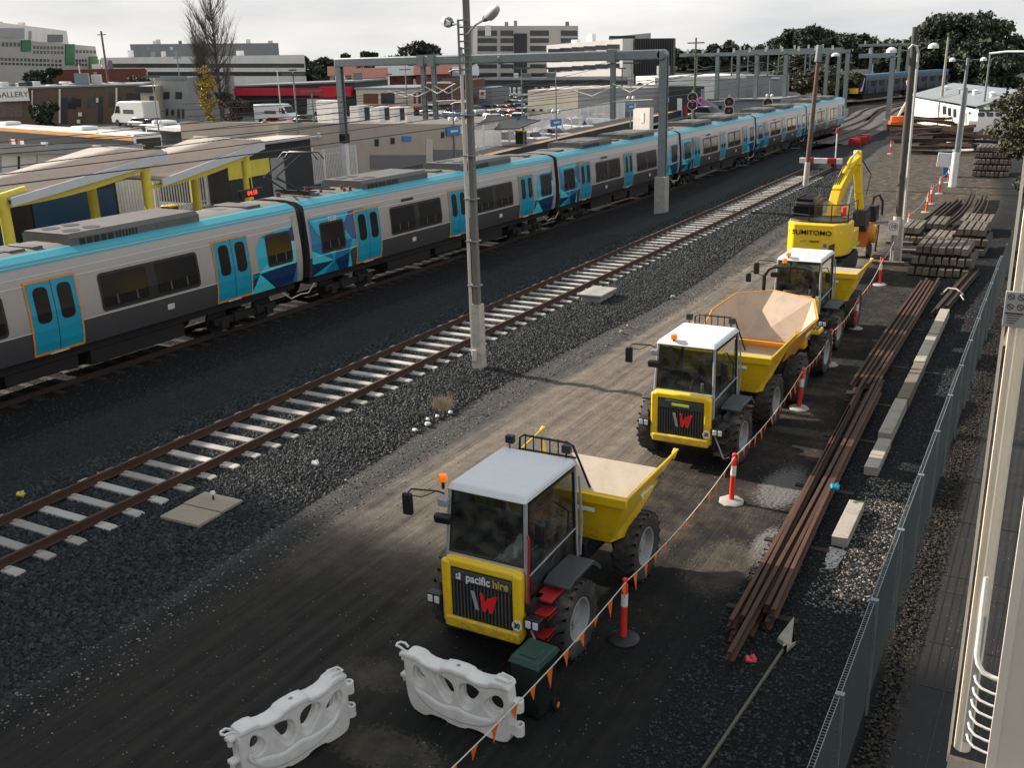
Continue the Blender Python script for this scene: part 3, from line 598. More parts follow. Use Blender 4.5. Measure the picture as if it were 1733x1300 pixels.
    if panto:
        MB().bx(-.8, .8, 2.5, 2.6, 4.3, 4.36).build('pantograph_base', M['black'], rt); m = MB(); m.bx(-.8, .8, 1.0, 1.1, 4.3, 4.44)
        for sx_ in (-.35, .35): m.tube([(sx_, 1.1, 4.4), (sx_ * .8, -.1, 5.05)], .035); m.tube([(sx_ * .8, -.1, 5.05), (sx_ * .5, 1.55, 5.75)], .03)
        m.tube([(0, 1.6, 4.4), (0, .1, 4.98)], .02)
        for q in (0, .35): m.tube([(-.95, 1.5 + q, 5.55), (-.7, 1.5 + q, 5.78), (.7, 1.5 + q, 5.78), (.95, 1.5 + q, 5.55)], .025)
        m.tube([(-.4, 1.5, 5.76), (-.4, 1.85, 5.76)], .02); m.tube([(.4, 1.5, 5.76), (.4, 1.85, 5.76)], .02)
        pn_ = m.build('pantograph', M['black'], rt)
        m = MB()
        for q in range(10): c_ = (random.uniform(-.9, .9), random.uniform(.4, 3.4), 4.15); m.cyl(c_, (c_[0], c_[1], 4.15 + random.uniform(.15, .32)), .06)
        m.build('insulator', M['redbrick'], rt)
        m = MB()
        for q in range(9): a = random.uniform(.5, 3.2); m.bx(random.uniform(-1, 0), random.uniform(.1, 1), a, a + .06, 4.3, 4.34)
        m.build('roof_busbar', M['black'], rt)
    return rt
JY = [(6.4, -26.0), (28.2, -26.0), (48.6, -26.0), (67.4, -26.0), (85.2, -25.95), (101.9, -25.85), (117.8, -25.5)]
names = ['grey train carriage nearest the camera at the left edge, cut by the frame', 'grey train carriage numbered 9238 with the pantograph on its roof', 'grey train carriage directly behind the gantry leg', 'fourth grey train carriage from the left, just beyond the gantry leg', 'fifth grey train carriage from the left, behind the brown timber pole', 'last and farthest carriage of the long grey train with white nose']
for i in range(6):
    (a, xa), (b, xb) = JY[i], JY[i + 1]; za, zb = tdrop(a), tdrop(b)
    carriage(a, b, xa, za, math.atan2(zb - za, b - a), -math.atan2(xb - xa, b - a), names[i], number='9238' if i == 1 else None, panto=i == 1, last=i == 5, first=i == 0)
# ================= SECOND TRAIN =================
def far_train():
    pts = [(-36.2, 183), (-32.2, 200), (-26.8, 217), (-20.5, 233)]
    for i in range(2):
        (x0, y0), (x1, y1) = pts[i], pts[i + 1]; Lc = math.hypot(x1 - x0, y1 - y0) - .4; rz = -math.atan2(x1 - x0, y1 - y0)
        rt = empty('train_carriage', (x0, y0, -.2), ['yellow nosed driving carriage of the distant train on the curve', 'second carriage of the distant train on the curve', 'third carriage of the distant train, partly behind the gantry'][i], 'train carriage', 'carriages of the distant train', rz=rz)
        m = MB(); m.prism([(-1.35, 1.1), (-1.5, 2.2), (-1.4, 3.8), (-1, 4.2), (1, 4.2), (1.4, 3.8), (1.5, 2.2), (1.35, 1.1)], 1.2 if i == 0 else 0, Lc, 'y'); m.build('body', M['tdark'], rt)
        m = MB(); m.bx(1.38, 1.5, 1.2 if i == 0 else 0, Lc, 3.8, 4.1); m.bx(1.0, 1.44, 1.2 if i == 0 else 0, Lc, 4.08, 4.24); m.build('roof_edge_band', LIV['mid'], rt)
        for q in range(5): MB().bx(1.46, 1.52, 2.0 + q * 3.3, 3.0 + q * 3.3, 1.3, 3.3).build('door', LIV['navy'], rt)
        for q in range(5): MB().bx(1.46, 1.525, 3.5 + q * 3.3, 4.9 + q * 3.3, 2.3, 3.2).build('window', M['tglass'], rt)
        MB().bx(-1.2, 1.2, 1, Lc - .5, .4, 1.15).build('underframe', M['under'], rt)
        if i == 0:
            m = MB(); m.prism([(1.2, 1.0), (-.4, 1.15), (-.5, 1.9), (.1, 3.0), (.8, 3.9), (1.2, 4.15)], -1.25, 1.25, 'x'); m.build('nose', M['under'], rt, bevel=.15, seg=3)
            MB().slab([(-1.0, -.46, 1.25), (1.0, -.46, 1.25), (1.05, -.56, 2.1), (-1.05, -.56, 2.1)], -.06).build('yellow_panel', M['yellow'], rt, bevel=.02)
            MB().slab([(-.85, -.3, 2.3), (.85, -.3, 2.3), (.8, .45, 3.5), (-.8, .45, 3.5)], -.06).build('windscreen', M['tglass'], rt)
            MB().slab([(-.55, .5, 3.52), (.55, .5, 3.52), (.5, .68, 3.8), (-.5, .68, 3.8)], -.06).build('destination_display', M['black'], rt)
            pk = mat('pink nose flash', (.75, .35, .65), .4)
            for s_ in (-1, 1): MB().slab([(s_ * 1.2, -.4, 1.6), (s_ * 1.32, .3, 1.6), (s_ * 1.28, 1.1, 3.7), (s_ * 1.0, .7, 3.75), (s_ * 1.1, 0, 2.8)], .05).build('nose_flash', pk if s_ > 0 else M['white'], rt)
far_train()
C1 = curve_track([(-25.5, 112), (-25.3, 124), (-26, 138), (-27.5, 152), (-27, 168), (-22, 190)], 'running track curving away from the front of the long train')
C2 = curve_track([(-22.0, 100), (-21.7, 112), (-22.4, 126), (-24, 140), (-25, 155), (-23.5, 170), (-18, 190)], 'outer running track curving towards the gantries')
C3 = curve_track([(-41, 130), (-39.5, 155), (-37.5, 180), (-33, 203), (-24, 228)], 'track under the distant train')
# ================= DUMPERS =================
def wheel(parent, x, y, r=.63, w=.44, side=1, nm='wheel'):
    m = MB(); h = w / 2
    prof = [(r * .56, -h * .85), (r * .75, -h), (r * .93, -h * .95), (r * .985, -h * .8), (r, -h * .3), (r, h * .3), (r * .985, h * .8), (r * .93, h * .95), (r * .75, h), (r * .56, h * .85)]
    m.lathe(prof, (x, y, r), 40, 'x', closed=True)
    for i in range(22):                                    # chevron lugs
        for s_ in (-1, 1):
            a = 2 * math.pi * (i + (.5 if s_ > 0 else 0)) / 22; pts = []
            for (xx, da) in ((.02, .0), (.02, .1), (h * 1.0, -.1), (h * 1.0, -.02)):
                for rr in (.955, 1.028):
                    aa = a + da; rq = r * rr * (.965 if xx > .1 else 1); pts.append((x + s_ * xx, y + rq * math.cos(aa), r + rq * math.sin(aa)))
            i0, o0, i1, o1, i2, o2, i3, o3 = pts; m.hexa([i0, i1, i2, i3, o0, o1, o2, o3])
    t_ = m.build(nm, M['rubber'], parent, smooth=30)
    m = MB(); f = side * h
    m.lathe([(r * .57, -f * .8), (r * .57, f * .15)], (x, y, r), 28, 'x')
    m.lathe([(r * .58, f * .80), (r * .55, f * .88), (r * .51, f * .8), (r * .46, f * .3), (r * .2, f * .25), (r * .18, f * .6), (r * .01, f * .62)], (x, y, r), 28, 'x', cap=False)
    for k in range(8): a = k * math.pi / 4; m.cyl((x + f * .2, y + r * .3 * math.cos(a), r + r * .3 * math.sin(a)), (x + f * .36, y + r * .3 * math.cos(a), r + r * .3 * math.sin(a)), .025, n=6)
    m.build('rim', M['rimgrey'], t_, smooth=30)
def skip_mesh(P, th=.035):
    """P: dict of corner points; returns outer mesh + lining"""
    pass
def rail_arch(m, pts, r): m.tube(pts, r, 8)
def skip(parent, pts, faces, lining, paint, rimidx, rimr=.022):
    # pts: corner points, faces: panels (outward order); built as a hollow sheet-metal body: painted outside, worn lining inside
    c = Vector((0, 0, 0))
    for p in pts: c += Vector(p)
    c /= len(pts); V = [Vector(p) for p in pts]
    m = MB(); m.add(V, faces); o = m.build('skip_body', paint, parent, smooth=0)
    sol = o.modifiers.new('wall', 'SOLIDIFY'); sol.thickness = .03; sol.offset = 0
    m = MB(); W = [v + (c - v).normalized() * .045 + Vector((0, 0, .012)) for v in V]
    # lining keeps the rim points almost where they are
    for i in rimidx: W[i] = V[i] + Vector(((c.x - V[i].x), (c.y - V[i].y), 0)).normalized() * .045 + Vector((0, 0, .035 if V[i].z < 2.0 else .0))
    m.add(W, faces); li = m.build('lining', lining, o, smooth=0)
    m = MB(); loop = [V[i] for i in rimidx]
    for a, b in zip(loop, loop[1:] + loop[:1]):
        m.cyl(a, b, rimr, n=6)
    m.build('rim_edge', paint, o, smooth=30)
    return o
def headlamp(parent, x, y, z):
    m = MB(); m.bx(x - .13, x + .13, y, y + .16, z - .09, z + .09); h = m.build('headlight', M['black'], parent, bevel=.015)
    for q in (-.06, .06): MB().bx(x + q - .045, x + q + .045, y - .012, y + .01, z - .06, z + .06).build('lens', M['head'], h, bevel=.01)
def cab_dumper(loc, label, brand, steps_red, beacon_pos, skipstyle, guard=True, bandtext=None, glow=False):
    rt = empty('site_dumper', loc, label, 'dumper', 'yellow site dumpers parked in a row')
    # --- chassis
    m = MB(); m.bx(-.42, .42, .25, 1.9, .5, .95); m.bx(-.3, .3, 1.9, 4.0, .55, .9); m.bx(-.55, .55, 2.5, 3.6, .75, 1.12); m.cyl((0, 2.15, .4), (0, 2.15, 1.15), .2)
    m.build('chassis', M['black'], rt, bevel=.02)
    for yy in (1.0, 3.72): MB().cyl((-.95, yy, .64), (.95, yy, .64), .1).build('axle', M['black'], rt)
    for s_ in (-1, 1):
        for yy in (1.0, 3.72): wheel(rt, s_ * .97, yy, side=s_)
    # --- hood
    m = MB()
    m.prism([(-.64, .62), (-.70, .72), (-.70, 1.05), (-.66, 1.12), (-.68, 1.72), (-.62, 1.78), (.62, 1.78), (.68, 1.72), (.66, 1.12), (.70, 1.05), (.70, .72), (.64, .62)], .06, .17, 'y')
    h = m.build('hood', M['yellow'], rt, bevel=.04, seg=3)
    m = MB(); m.bx(-.7, -.53, -.02, .10, .66, 1.74); m.bx(.53, .7, -.02, .10, .66, 1.74); m.bx(-.62, .62, 0, .10, 1.62, 1.77); m.bx(-.66, .66, -.04, .1, .60, .80)
    m.build('hood_surround', M['yellow'], h, bevel=.045, seg=3)
    m = MB(); m.bx(-.54, .54, .01, .12, .79, 1.64); gr = m.build('grille', M['black'], rt, bevel=.01)
    m = MB()
    for k in range(17): x = -.48 + k * .06; m.bx(x - .012, x + .012, -.012, .02, .83, 1.4)
    gs = m.build('grille_slats', M['darkgrey'], gr, bevel=.004)
    MB().bx(-.52, .52, -.008, .03, 1.42, 1.61).build('badge_panel', M['darkgrey'], gr, bevel=.01)
    if bandtext:
        text('pacific', 'lettering', M['white'], gr, (-.045, -.014, 1.515), (math.radians(90), 0, 0), .185, bold=.004, xs=.92)
        text('hire', 'lettering', M['yellow'], gr, (.345, -.014, 1.515), (math.radians(90), 0, 0), .185, bold=.004, xs=.92)
        m = MB(); m.prism([(-.43, 1.46), (-.35, 1.46), (-.35, 1.57), (-.38, 1.57), (-.38, 1.49), (-.43, 1.49)], -.016, -.008, 'y'); m.bx(-.43, -.40, -.016, -.008, 1.51, 1.54); m.build('emblem', M['white'], gr, smooth=0)
    else: MB().bx(-.2, .2, -.02, -.005, 1.49, 1.545).build('badge_strip', mat('lime strip', (.6, .75, .05), .4), gr)
    m = MB(); m.prism([(-.17, 1.32), (-.11, 1.32), (-.035, 1.02), (-.095, 1.02)], -.028, -.012, 'y'); m.build('logo_bar', M['cabgrey'], gr)
    m = MB(); m.prism([(-.01, 1.32), (.04, 1.32), (.075, 1.17), (.115, 1.26), (.15, 1.26), (.235, 1.32), (.29, 1.32), (.20, 1.02), (.15, 1.02), (.12, 1.12), (.08, 1.02), (.03, 1.02)], -.03, -.012, 'y'); m.build('logo_mark', mat('logo red', (.75, .02, .025), .4), gr, smooth=0)
    m = MB(); m.cyl((.615, -.03, .93), (.615, -.018, .93), .085, n=28); d = m.build('speed_disc', M['white'], rt)
    text('30', 'lettering', M['black'], d, (.615, -.034, .93), (math.radians(90), 0, 0), .12, bold=.004, xs=.85)
    # --- cab
    x0, x1, ya, yb, zb, zt = -.68, .68, .22, 1.9, 1.78, 2.82
    m = MB(); pr = .035
    def post(a, b, r=pr): m.rbx(*beam(a, b, r)) if 0 else m.cyl(a, b, r, n=8)
    cor = {(-1, 0): (x0, ya - .06, 1.74), (1, 0): (x1, ya - .06, 1.74)}
    for s_ in (-1, 1):
        X0 = s_ * .68
        post((X0, ya - .04, 1.72), (s_ * .64, ya + .06, zt)); post((X0, yb, .95), (s_ * .64, yb, zt)); post((s_ * .64, ya + .06, zt), (s_ * .64, yb, zt))
        post((X0, ya - .02, 1.02), (X0, ya - .02, 1.75)); post((X0, ya, 1.0), (X0, yb, .98)); post((X0, ya + .0, 1.62), (X0, yb, 1.72), .014)
    post((-.68, ya - .04, 1.76), (.68, ya - .04, 1.76)); post((-.64, ya + .06, zt), (.64, ya + .06, zt)); post((-.64, yb, zt), (.64, yb, zt)); post((-.68, yb, 1.7), (.68, yb, 1.7))
    m.build('cab_frame', M['cabgrey'], rt, smooth=50)
    MB().hexa([(-.69, ya - .02, 2.80), (.69, ya - .02, 2.80), (.69, yb + .04, 2.80), (-.69, yb + .04, 2.80), (-.63, ya + .08, 2.90), (.63, ya + .08, 2.90), (.63, yb - .03, 2.90), (-.63, yb - .03, 2.90)]).build('cab_roof', M['cabroof'], rt, bevel=.03, seg=3)
    m = MB()
    m.quad((-.65, ya - .03, 1.8), (.65, ya - .03, 1.8), (.615, ya + .065, 2.79), (-.615, ya + .065, 2.79)); m.build('windscreen', CG, rt, smooth=0)
    m = MB(); fr = .035
    a_, b_ = Vector((-.65, ya - .035, 1.79)), Vector((.615, ya + .06, 2.8))
    for p, q in (((-.65, 1.8), (-.612, 2.79)), ((.65, 1.8), (.612, 2.79)), ((-.65, 1.8), (.65, 1.8)), ((-.612, 2.79), (.612, 2.79))):
        f = lambda u: (u[0], ya - .035 + (u[1] - 1.8) * .096, u[1]); m.cyl(f(p), f(q), .022, n=4)
    m.build('windscreen_seal', M['black'], rt)
    for s_ in (-1, 1):
        m = MB(); m.quad((s_ * .675, ya + .03, 1.05), (s_ * .675, yb - .03, 1.05), (s_ * .645, yb - .03, 2.76), (s_ * .645, ya + .1, 2.76)); g = m.build('door_glass', CG, rt, smooth=0)
        m = MB(); q = lambda y, z: (s_ * (.68 - .035 * (z - 1) / 1.8 + .003), y, z)
        for p1, p2 in (((ya + .05, 1.06), (yb - .06, 1.06)), ((yb - .06, 1.06), (yb - .06, 2.74)), ((yb - .06, 2.74), (ya + .13, 2.74)), ((ya + .13, 2.74), (ya + .05, 1.06))): m.cyl(q(*p1), q(*p2), .022, n=4)
        m.tube([q(ya + .2, 2.6), q(ya + .9, 2.5), q(yb - .25, 2.1), q(yb - .3, 1.75), q(ya + .5, 1.45)], .012)
        m.build('door_trim', M['black'], g)
    MB().quad((-.63, yb, 1.72), (.63, yb, 1.72), (.62, yb, 2.78), (-.62, yb, 2.78)).build('rear_glass', CG, rt, smooth=0)
    MB().bx(-.66, .66, yb - .02, yb + .02, .95, 1.7).build('cab_back_panel', M['darkgrey'], rt)
    MB().bx(-.66, .66, ya, yb, .92, 1.0).build('cab_floor', M['black'], rt)
    m = MB(); m.bx(-.55, .5, ya + .06, ya + .35, 1.0, 1.72); m.bx(-.62, -.35, ya + .3, yb - .3, 1.0, 1.55); m.bx(.38, .62, ya + .5, yb - .3, 1.0, 1.35); m.build('console', M['darkgrey'], rt, bevel=.05)
    m = MB(); m.bx(-.24, .24, 1.2, 1.62, 1.3, 1.45); m.hexa([(-.23, 1.58, 1.4), (.23, 1.58, 1.4), (.23, 1.7, 1.4), (-.23, 1.7, 1.4), (-.19, 1.68, 2.1), (.19, 1.68, 2.1), (.19, 1.76, 2.1), (-.19, 1.76, 2.1)]); m.bx(-.15, .15, 1.2, 1.6, 1.0, 1.3)
    m.build('driver_seat', M['black'], rt, bevel=.04, seg=3)
    m = MB(); m.cyl((0, ya + .35, 1.6), (0, .82, 1.86), .03); pts = [(.2 * math.cos(a), .84 + .2 * math.sin(a) * .75, 1.88 + .2 * math.sin(a) * .5) for a in np.linspace(0, 6.283, 20)]; m.tube(pts, .018); m.cyl((-.19, .84, 1.88), (.19, .84, 1.88), .014)
    m.build('steering_wheel', M['black'], rt)
    m = MB(); m.cyl((.3, .55, 1.72), (.3, .55, 1.9), .04); m.rbx((-.35, .5, 1.62), (.2, .12, .05), .3); m.build('cab_clutter', M['white'], rt, bevel=.01)
    # --- fenders, steps, lights
    for s_ in (-1, 1):
        m = MB(); m.prism([(.62, 1.36), (.8, 1.43), (1.5, 1.43), (1.78, 1.2), (1.78, 1.12), (1.46, 1.36), (.82, 1.36), (.64, 1.30)], s_ * .72, s_ * 1.17, 'x'); m.build('fender', M['darkgrey'], rt, bevel=.015)
        m = MB(); m.bx(s_ * .71, s_ * .8, .1, .5, .55, 1.25); m.build('lamp_bracket', M['black'], rt)
        headlamp(rt, s_ * .86, -.02, 1.0)
    sc_ = M['red'] if steps_red else M['darkgrey']
    for k, (zz, yy) in enumerate(((1.05, .28), (.72, .22), (.42, .2))):
        if k < 3:
            x = .74; m = MB()
            for q in range(5): m.bx(x, x + .30, yy + q * .06 - .1, yy + q * .06 - .06, zz, zz + .04)
            m.bx(x, x + .03, yy - .1, yy + .2, zz - .02, zz + .05); m.bx(x + .27, x + .30, yy - .1, yy + .2, zz - .02, zz + .05); m.build('step', sc_, rt)
    m = MB(); m.tube([(.72, .1, 1.0), (1.0, .05, .4), (1.05, .3, .35)], .018); m.build('step_bracket', M['cabgrey'], rt)
    if steps_red: MB().bx(.70, 1.0, .35, .78, 1.20, 1.25).build('top_step', M['red'], rt, bevel=.01)
    if steps_red: m = MB(); m.tube([(.74, ya - .1, 1.25), (.76, ya - .14, 1.35), (.76, ya - .08, 2.3), (.72, ya - .04, 2.34)], .02); m.build('grab_handle', M['red'], rt)
    m = MB(); m.tube([(.71, yb + .05, 1.2), (.74, yb + .06, 1.8), (.70, yb + .05, 2.6)], .022); m.build('rear_grab_rail', M['cabgrey'], rt)
    # mirrors and lamps
    mr = MB(); mr.tube([(-.70, .2, 2.72), (-.78, .12, 2.78), (-1.15, -.02, 2.8), (-1.2, -.04, 2.74)], .014); mr.tube([(-.78, .14, 2.78), (-1.0, .02, 2.68), (-1.18, -.03, 2.7)], .009)
    a1 = mr.build('mirror_arm', M['black'], rt)
    m = MB(); m.rbx((-1.22, -.04, 2.55), (.17, .07, .36), .15); m.build('mirror', M['black'], a1, bevel=.03, seg=3)
    m = MB(); m.rbx((-.66, .06, 2.38), (.28, .12, .16), .1, .3); m.build('mirror', M['black'], rt, bevel=.04, seg=3)
    m = MB(); m.tube([(.7, .25, 2.55), (.85, .28, 2.5)], .012); a2 = m.build('mirror_arm', M['black'], rt)
    m = MB(); m.rbx((.86, .3, 2.36), (.15, .08, .3), -.2); m.build('mirror', M['black'], a2, bevel=.03, seg=3)
    m = MB(); m.rbx((-.68, .14, 2.62), (.16, .14, .12)); m.build('lamp_box', M['cabgrey'], rt, bevel=.02)
    m = MB(); bx_, by_ = beacon_pos; m.cyl((bx_, by_, 2.8), (bx_, by_, 2.93), .025, n=8); bc = m.build('beacon_stem', M['black'], rt)
    MB().lathe([(.07, 2.93), (.075, 2.95), (.075, 3.0), (.06, 3.03)], (bx_, by_, 0), 16).build('beacon', M['beacon'], bc)
    for q in ((-.52, .5) if guard else ()): m = MB(); m.cyl((q, yb, 2.86), (q, yb, 2.98), .015, n=6); m.rbx((q, yb + .02, 3.03), (.14, .1, .13)); m.build('work_light', M['black'], rt, bevel=.015)
    if guard:
        m = MB(); m.tube([(-.5, yb + .25, 2.3), (-.45, yb + .22, 3.0), (-.38, yb + .22, 3.05), (.42, yb + .22, 3.05), (.5, yb + .25, 3.0), (.72, yb + .42, 2.25)], .02)
        m.cyl((-.45, yb + .22, 2.8), (.55, yb + .25, 2.8), .018)
        for q in range(6): m.cyl((-.35 + q * .15, yb + .22, 2.8), (-.35 + q * .15, yb + .22, 3.08), .012, n=5)
        m.build('rear_guard', M['black'], rt)
    # --- skip
    if skipstyle == 'flat':
        pts = [(-1.18, 2.5, 2.08), (1.30, 2.5, 2.08), (1.36, 4.35, 2.12), (-1.3, 4.35, 2.12), (-.9, 2.72, 1.12), (.9, 2.72, 1.12), (.95, 3.3, 1.0), (-.95, 3.3, 1.0), (1.38, 4.6, 2.2), (-1.3, 4.6, 2.2), (1.15, 4.45, 1.82), (-1.08, 4.45, 1.82)]
        f = [(0, 1, 5, 4), (4, 5, 6, 7), (1, 8, 10, 6, 5), (0, 4, 7, 11, 9), (7, 6, 10, 11)]
        sk = skip(rt, pts, f, M['cream'], M['yellow'], [0, 1, 8, 10, 11, 9])
        m = MB(); m.hexa([(-1.2, 2.44, 1.9), (1.3, 2.44, 1.9), (1.3, 2.5, 1.9), (-1.2, 2.5, 1.9), (-1.2, 2.42, 2.08), (1.32, 2.42, 2.08), (1.32, 2.5, 2.08), (-1.2, 2.5, 2.08)]); m.build('rim_band', M['yellow'], sk, bevel=.02)
        MB().rbx((.55, 2.435, 1.8), (.4, .01, .07)).build('warning_label', M['white'], sk)
        for s_ in (-1, 1): MB().rbx((s_ * 1.33, 4.55, 2.13), (.07, .2, .12), 0, .5).build('lip_hook', M['yellow'], sk, bevel=.03)
        if bandtext:
            text('pacific', 'lettering', M['white'], sk, (1.20, 3.55, 1.83), (math.radians(60), 0, math.radians(90)), .2, bold=.004); 
            text('hire', 'lettering', M['black'], sk, (1.26, 4.05, 1.90), (math.radians(60), 0, math.radians(90)), .2, bold=.004)
        else:
            text('W', 'lettering', M['red'], sk, (1.17, 3.5, 1.75), (math.radians(60), 0, math.radians(90)), .34, bold=.006)
        m = MB(); m.cyl((-.25, 3.0, .8), (-.25, 3.9, 1.15), .06); m.cyl((.25, 3.0, .8), (.25, 3.9, 1.15), .06); m.build('tipping_ram', M['cabgrey'], rt)
    return rt
cab_dumper((-7.13, 11.45, 0), 'nearest yellow cab dumper with red steps and hire firm lettering, beside the green bin', 'p', True, (-.72, .2), 'flat', bandtext=True)
cab_dumper((-7.18, 20.15, 0), 'second cab dumper from the front with lime strip over its grille and grey steps', 'w', False, (-.3, .3), 'flat')
cab_dumper((-7.25, 30.3, 0), 'farthest cab dumper, behind the rollbar dumper and in front of the excavator', 'w', False, (-.35, .3), 'flat', guard=False)
# --- open dumper with roll bar, skip towards the camera
rt = empty('site_dumper', (-7.05, 24.3, 0), 'open yellow dumper with black roll bar and deep orange skip facing the second cab dumper', 'dumper', 'yellow site dumpers parked in a row')
m = MB(); m.bx(-.4, .4, .8, 5.2, .5, .95); m.build('chassis', M['black'], rt, bevel=.02)
for s_ in (-1, 1):
    for yy in (1.5, 4.3): wheel(rt, s_ * 1.0, yy, side=s_)
pts = [(-1.15, .0, 1.98), (1.15, .0, 1.98), (1.38, 2.0, 2.18), (1.0, 3.15, 2.42), (-.2, 3.45, 2.5), (-1.15, 3.05, 2.42), (-1.45, 1.9, 2.18), (-.8, .9, 1.25), (.8, .9, 1.25), (.75, 2.3, 1.05), (-.75, 2.3, 1.05)]
f = [(0, 7, 8, 1), (1, 8, 9, 2), (2, 9, 3), (3, 9, 10, 4), (4, 10, 5), (5, 10, 6), (6, 10, 7, 0), (7, 10, 9, 8)]
sk = skip(rt, pts, f, M['tan'], M['orange_paint'], [0, 1, 2, 3, 4, 5, 6])
MB().rbx((1.3, 1.35, 1.93), (.01, .5, .08), 0).build('warning_label', M['white'], sk)
m = MB(); m.bx(-.6, .6, 3.7, 5.3, .95, 1.55); m.build('engine_hood', M['orange_paint'], rt, bevel=.06, seg=3)
m = MB(); m.bx(-.75, .78, 3.35, 3.7, .9, 1.75); m.build('front_cowl', M['yellow'], rt, bevel=.05)
m = MB(); m.bx(.55, 1.1, 3.6, 4.1, 1.3, 1.42); m.bx(-1.1, -.55, 3.6, 4.1, 1.3, 1.42); m.build('step_board', M['yellow'], rt, bevel=.02)
m = MB()
for q in range(5): m.bx(.62 + q * .09, .67 + q * .09, 3.66, 4.04, 1.42, 1.44)
m.build('step_grip', M['black'], rt)
m = MB(); m.tube([(-.72, 4.3, 1.3), (-.72, 4.3, 2.7), (-.6, 4.3, 2.92), (-.4, 4.3, 3.0), (.4, 4.3, 3.0), (.6, 4.3, 2.92), (.72, 4.3, 2.7), (.72, 4.3, 1.3)], .055, 10); m.build('roll_bar', M['black'], rt)
MB().rbx((-1.0, 4.0, 1.75), (.2, .15, .3)).build('lamp_box', M['black'], rt, bevel=.02)
m = MB(); m.bx(-.3, .3, 4.15, 4.6, 1.6, 1.72); m.rbx((0, 4.65, 1.98), (.5, .14, .55), 0, -.15); m.build('driver_seat', M['black'], rt, bevel=.05)
m = MB(); m.bx(-.3, .1, 3.45, 3.65, 1.75, 2.0); m.cyl((-.1, 3.6, 1.9), (-.1, 3.8, 2.1), .03); m.tube([(-.1 + .19 * math.cos(a), 3.82 + .15 * math.sin(a), 2.12 + .09 * math.sin(a)) for a in np.linspace(0, 6.283, 18)], .018); m.build('steering_wheel', M['black'], rt)
m = MB(); m.tube([(-.15, 4.3, 3.05), (-.15, 4.3, 3.12)], .02); bc = m.build('beacon_stem', M['black'], rt); MB().lathe([(.06, 3.12), (.07, 3.14), (.065, 3.22), (.03, 3.25)], (-.15, 4.3, 0), 14).build('beacon', M['beacon'], bc)
m = MB(); m.tube([(-.72, 4.25, 2.7), (-1.05, 4.15, 2.85), (-1.1, 4.1, 2.8)], .012); a1 = m.build('mirror_arm', M['black'], rt); MB().rbx((-1.12, 4.1, 2.66), (.15, .07, .26)).build('mirror', M['black'], a1, bevel=.02)
# ================= EXCAVATOR =================
ex = empty('excavator', (-9.2, 42.4, 0), 'yellow excavator with SUMITOMO across its rear, parked behind the dumpers', 'excavator'); ex.scale = (.96, .96, .96)
for s_ in (-1, 1):
    m = MB(); c_ = s_ * .95
    m.prism([(-1.75, .45), (-1.55, .12), (-1.3, .02), (1.3, .02), (1.6, .15), (1.75, .45), (1.6, .75), (1.3, .84), (-1.3, .84), (-1.6, .75)], c_ - .27, c_ + .27, 'x')
    for q in range(20): m.bx(c_ - .28, c_ + .28, -1.4 + q * .145, -1.34 + q * .145, .83, .87)
    m.build('track', M['black'], ex, bevel=.03)
MB().bx(-.8, .8, -1.1, 1.1, .45, .95).build('undercarriage', M['darkgrey'], ex, bevel=.05)
m = MB()
arc = [(-1.28, .0), (-1.30, -.7), (-1.15, -1.28), (-.86, -1.65), (0, -1.65), (.86, -1.65), (1.15, -1.28), (1.30, -.7), (1.28, .0)]
m.prism(arc, 1.0, 2.35, 'z'); cw = m.build('counterweight', M['yellow'], ex, bevel=.07, seg=3)
m = MB(); m.prism([(-1.27, 0), (1.27, 0), (1.25, 1.3), (-1.25, 1.3)], 1.1, 1.85, 'z'); m.build('deck', M['yellow'], ex, bevel=.04)
m = MB(); m.prism([(-1.15, -1.0), (-.6, -1.35), (.6, -1.35), (1.15, -1.0), (1.15, .1), (-1.15, .1)], 2.33, 2.42, 'z'); m.build('engine_cover', M['black'], ex, bevel=.03)
m = MB(); m.bx(-1.2, -.35, -.3, 1.4, 1.85, 3.05); m.build('cab', M['black'], ex, bevel=.08, seg=3)
m = MB(); m.bx(-1.22, -.34, -.32, -.3, 2.3, 2.85); m.build('cab_window', M['tglass'], ex)
m = MB(); m.bx(-1.15, -.4, -.25, 1.3, 2.95, 3.05)
for q in range(8): m.bx(-1.12, -.42, -.2 + q * .2, -.14 + q * .2, 3.1, 3.16)
for sx_ in (-1.12, -.45): m.bx(sx_, sx_ + .04, -.25, 1.3, 3.05, 3.2)
m.build('cab_guard', M['black'], ex)
m = MB()
for a, b in (((-1.2, -1.0), (-.3, -1.35)), ((-.3, -1.35), (.6, -1.35)), ((.6, -1.35), (1.2, -.95)), ((1.2, -.95), (1.25, .6))):
    for z_ in (2.65, 3.1): m.cyl((*a, z_), (*b, z_), .022, n=6)
    for q in (a, b): m.cyl((*q, 2.15), (*q, 3.1), .022, n=6)
m.build('handrail', M['black'], ex)
yb_ = M['yellow']
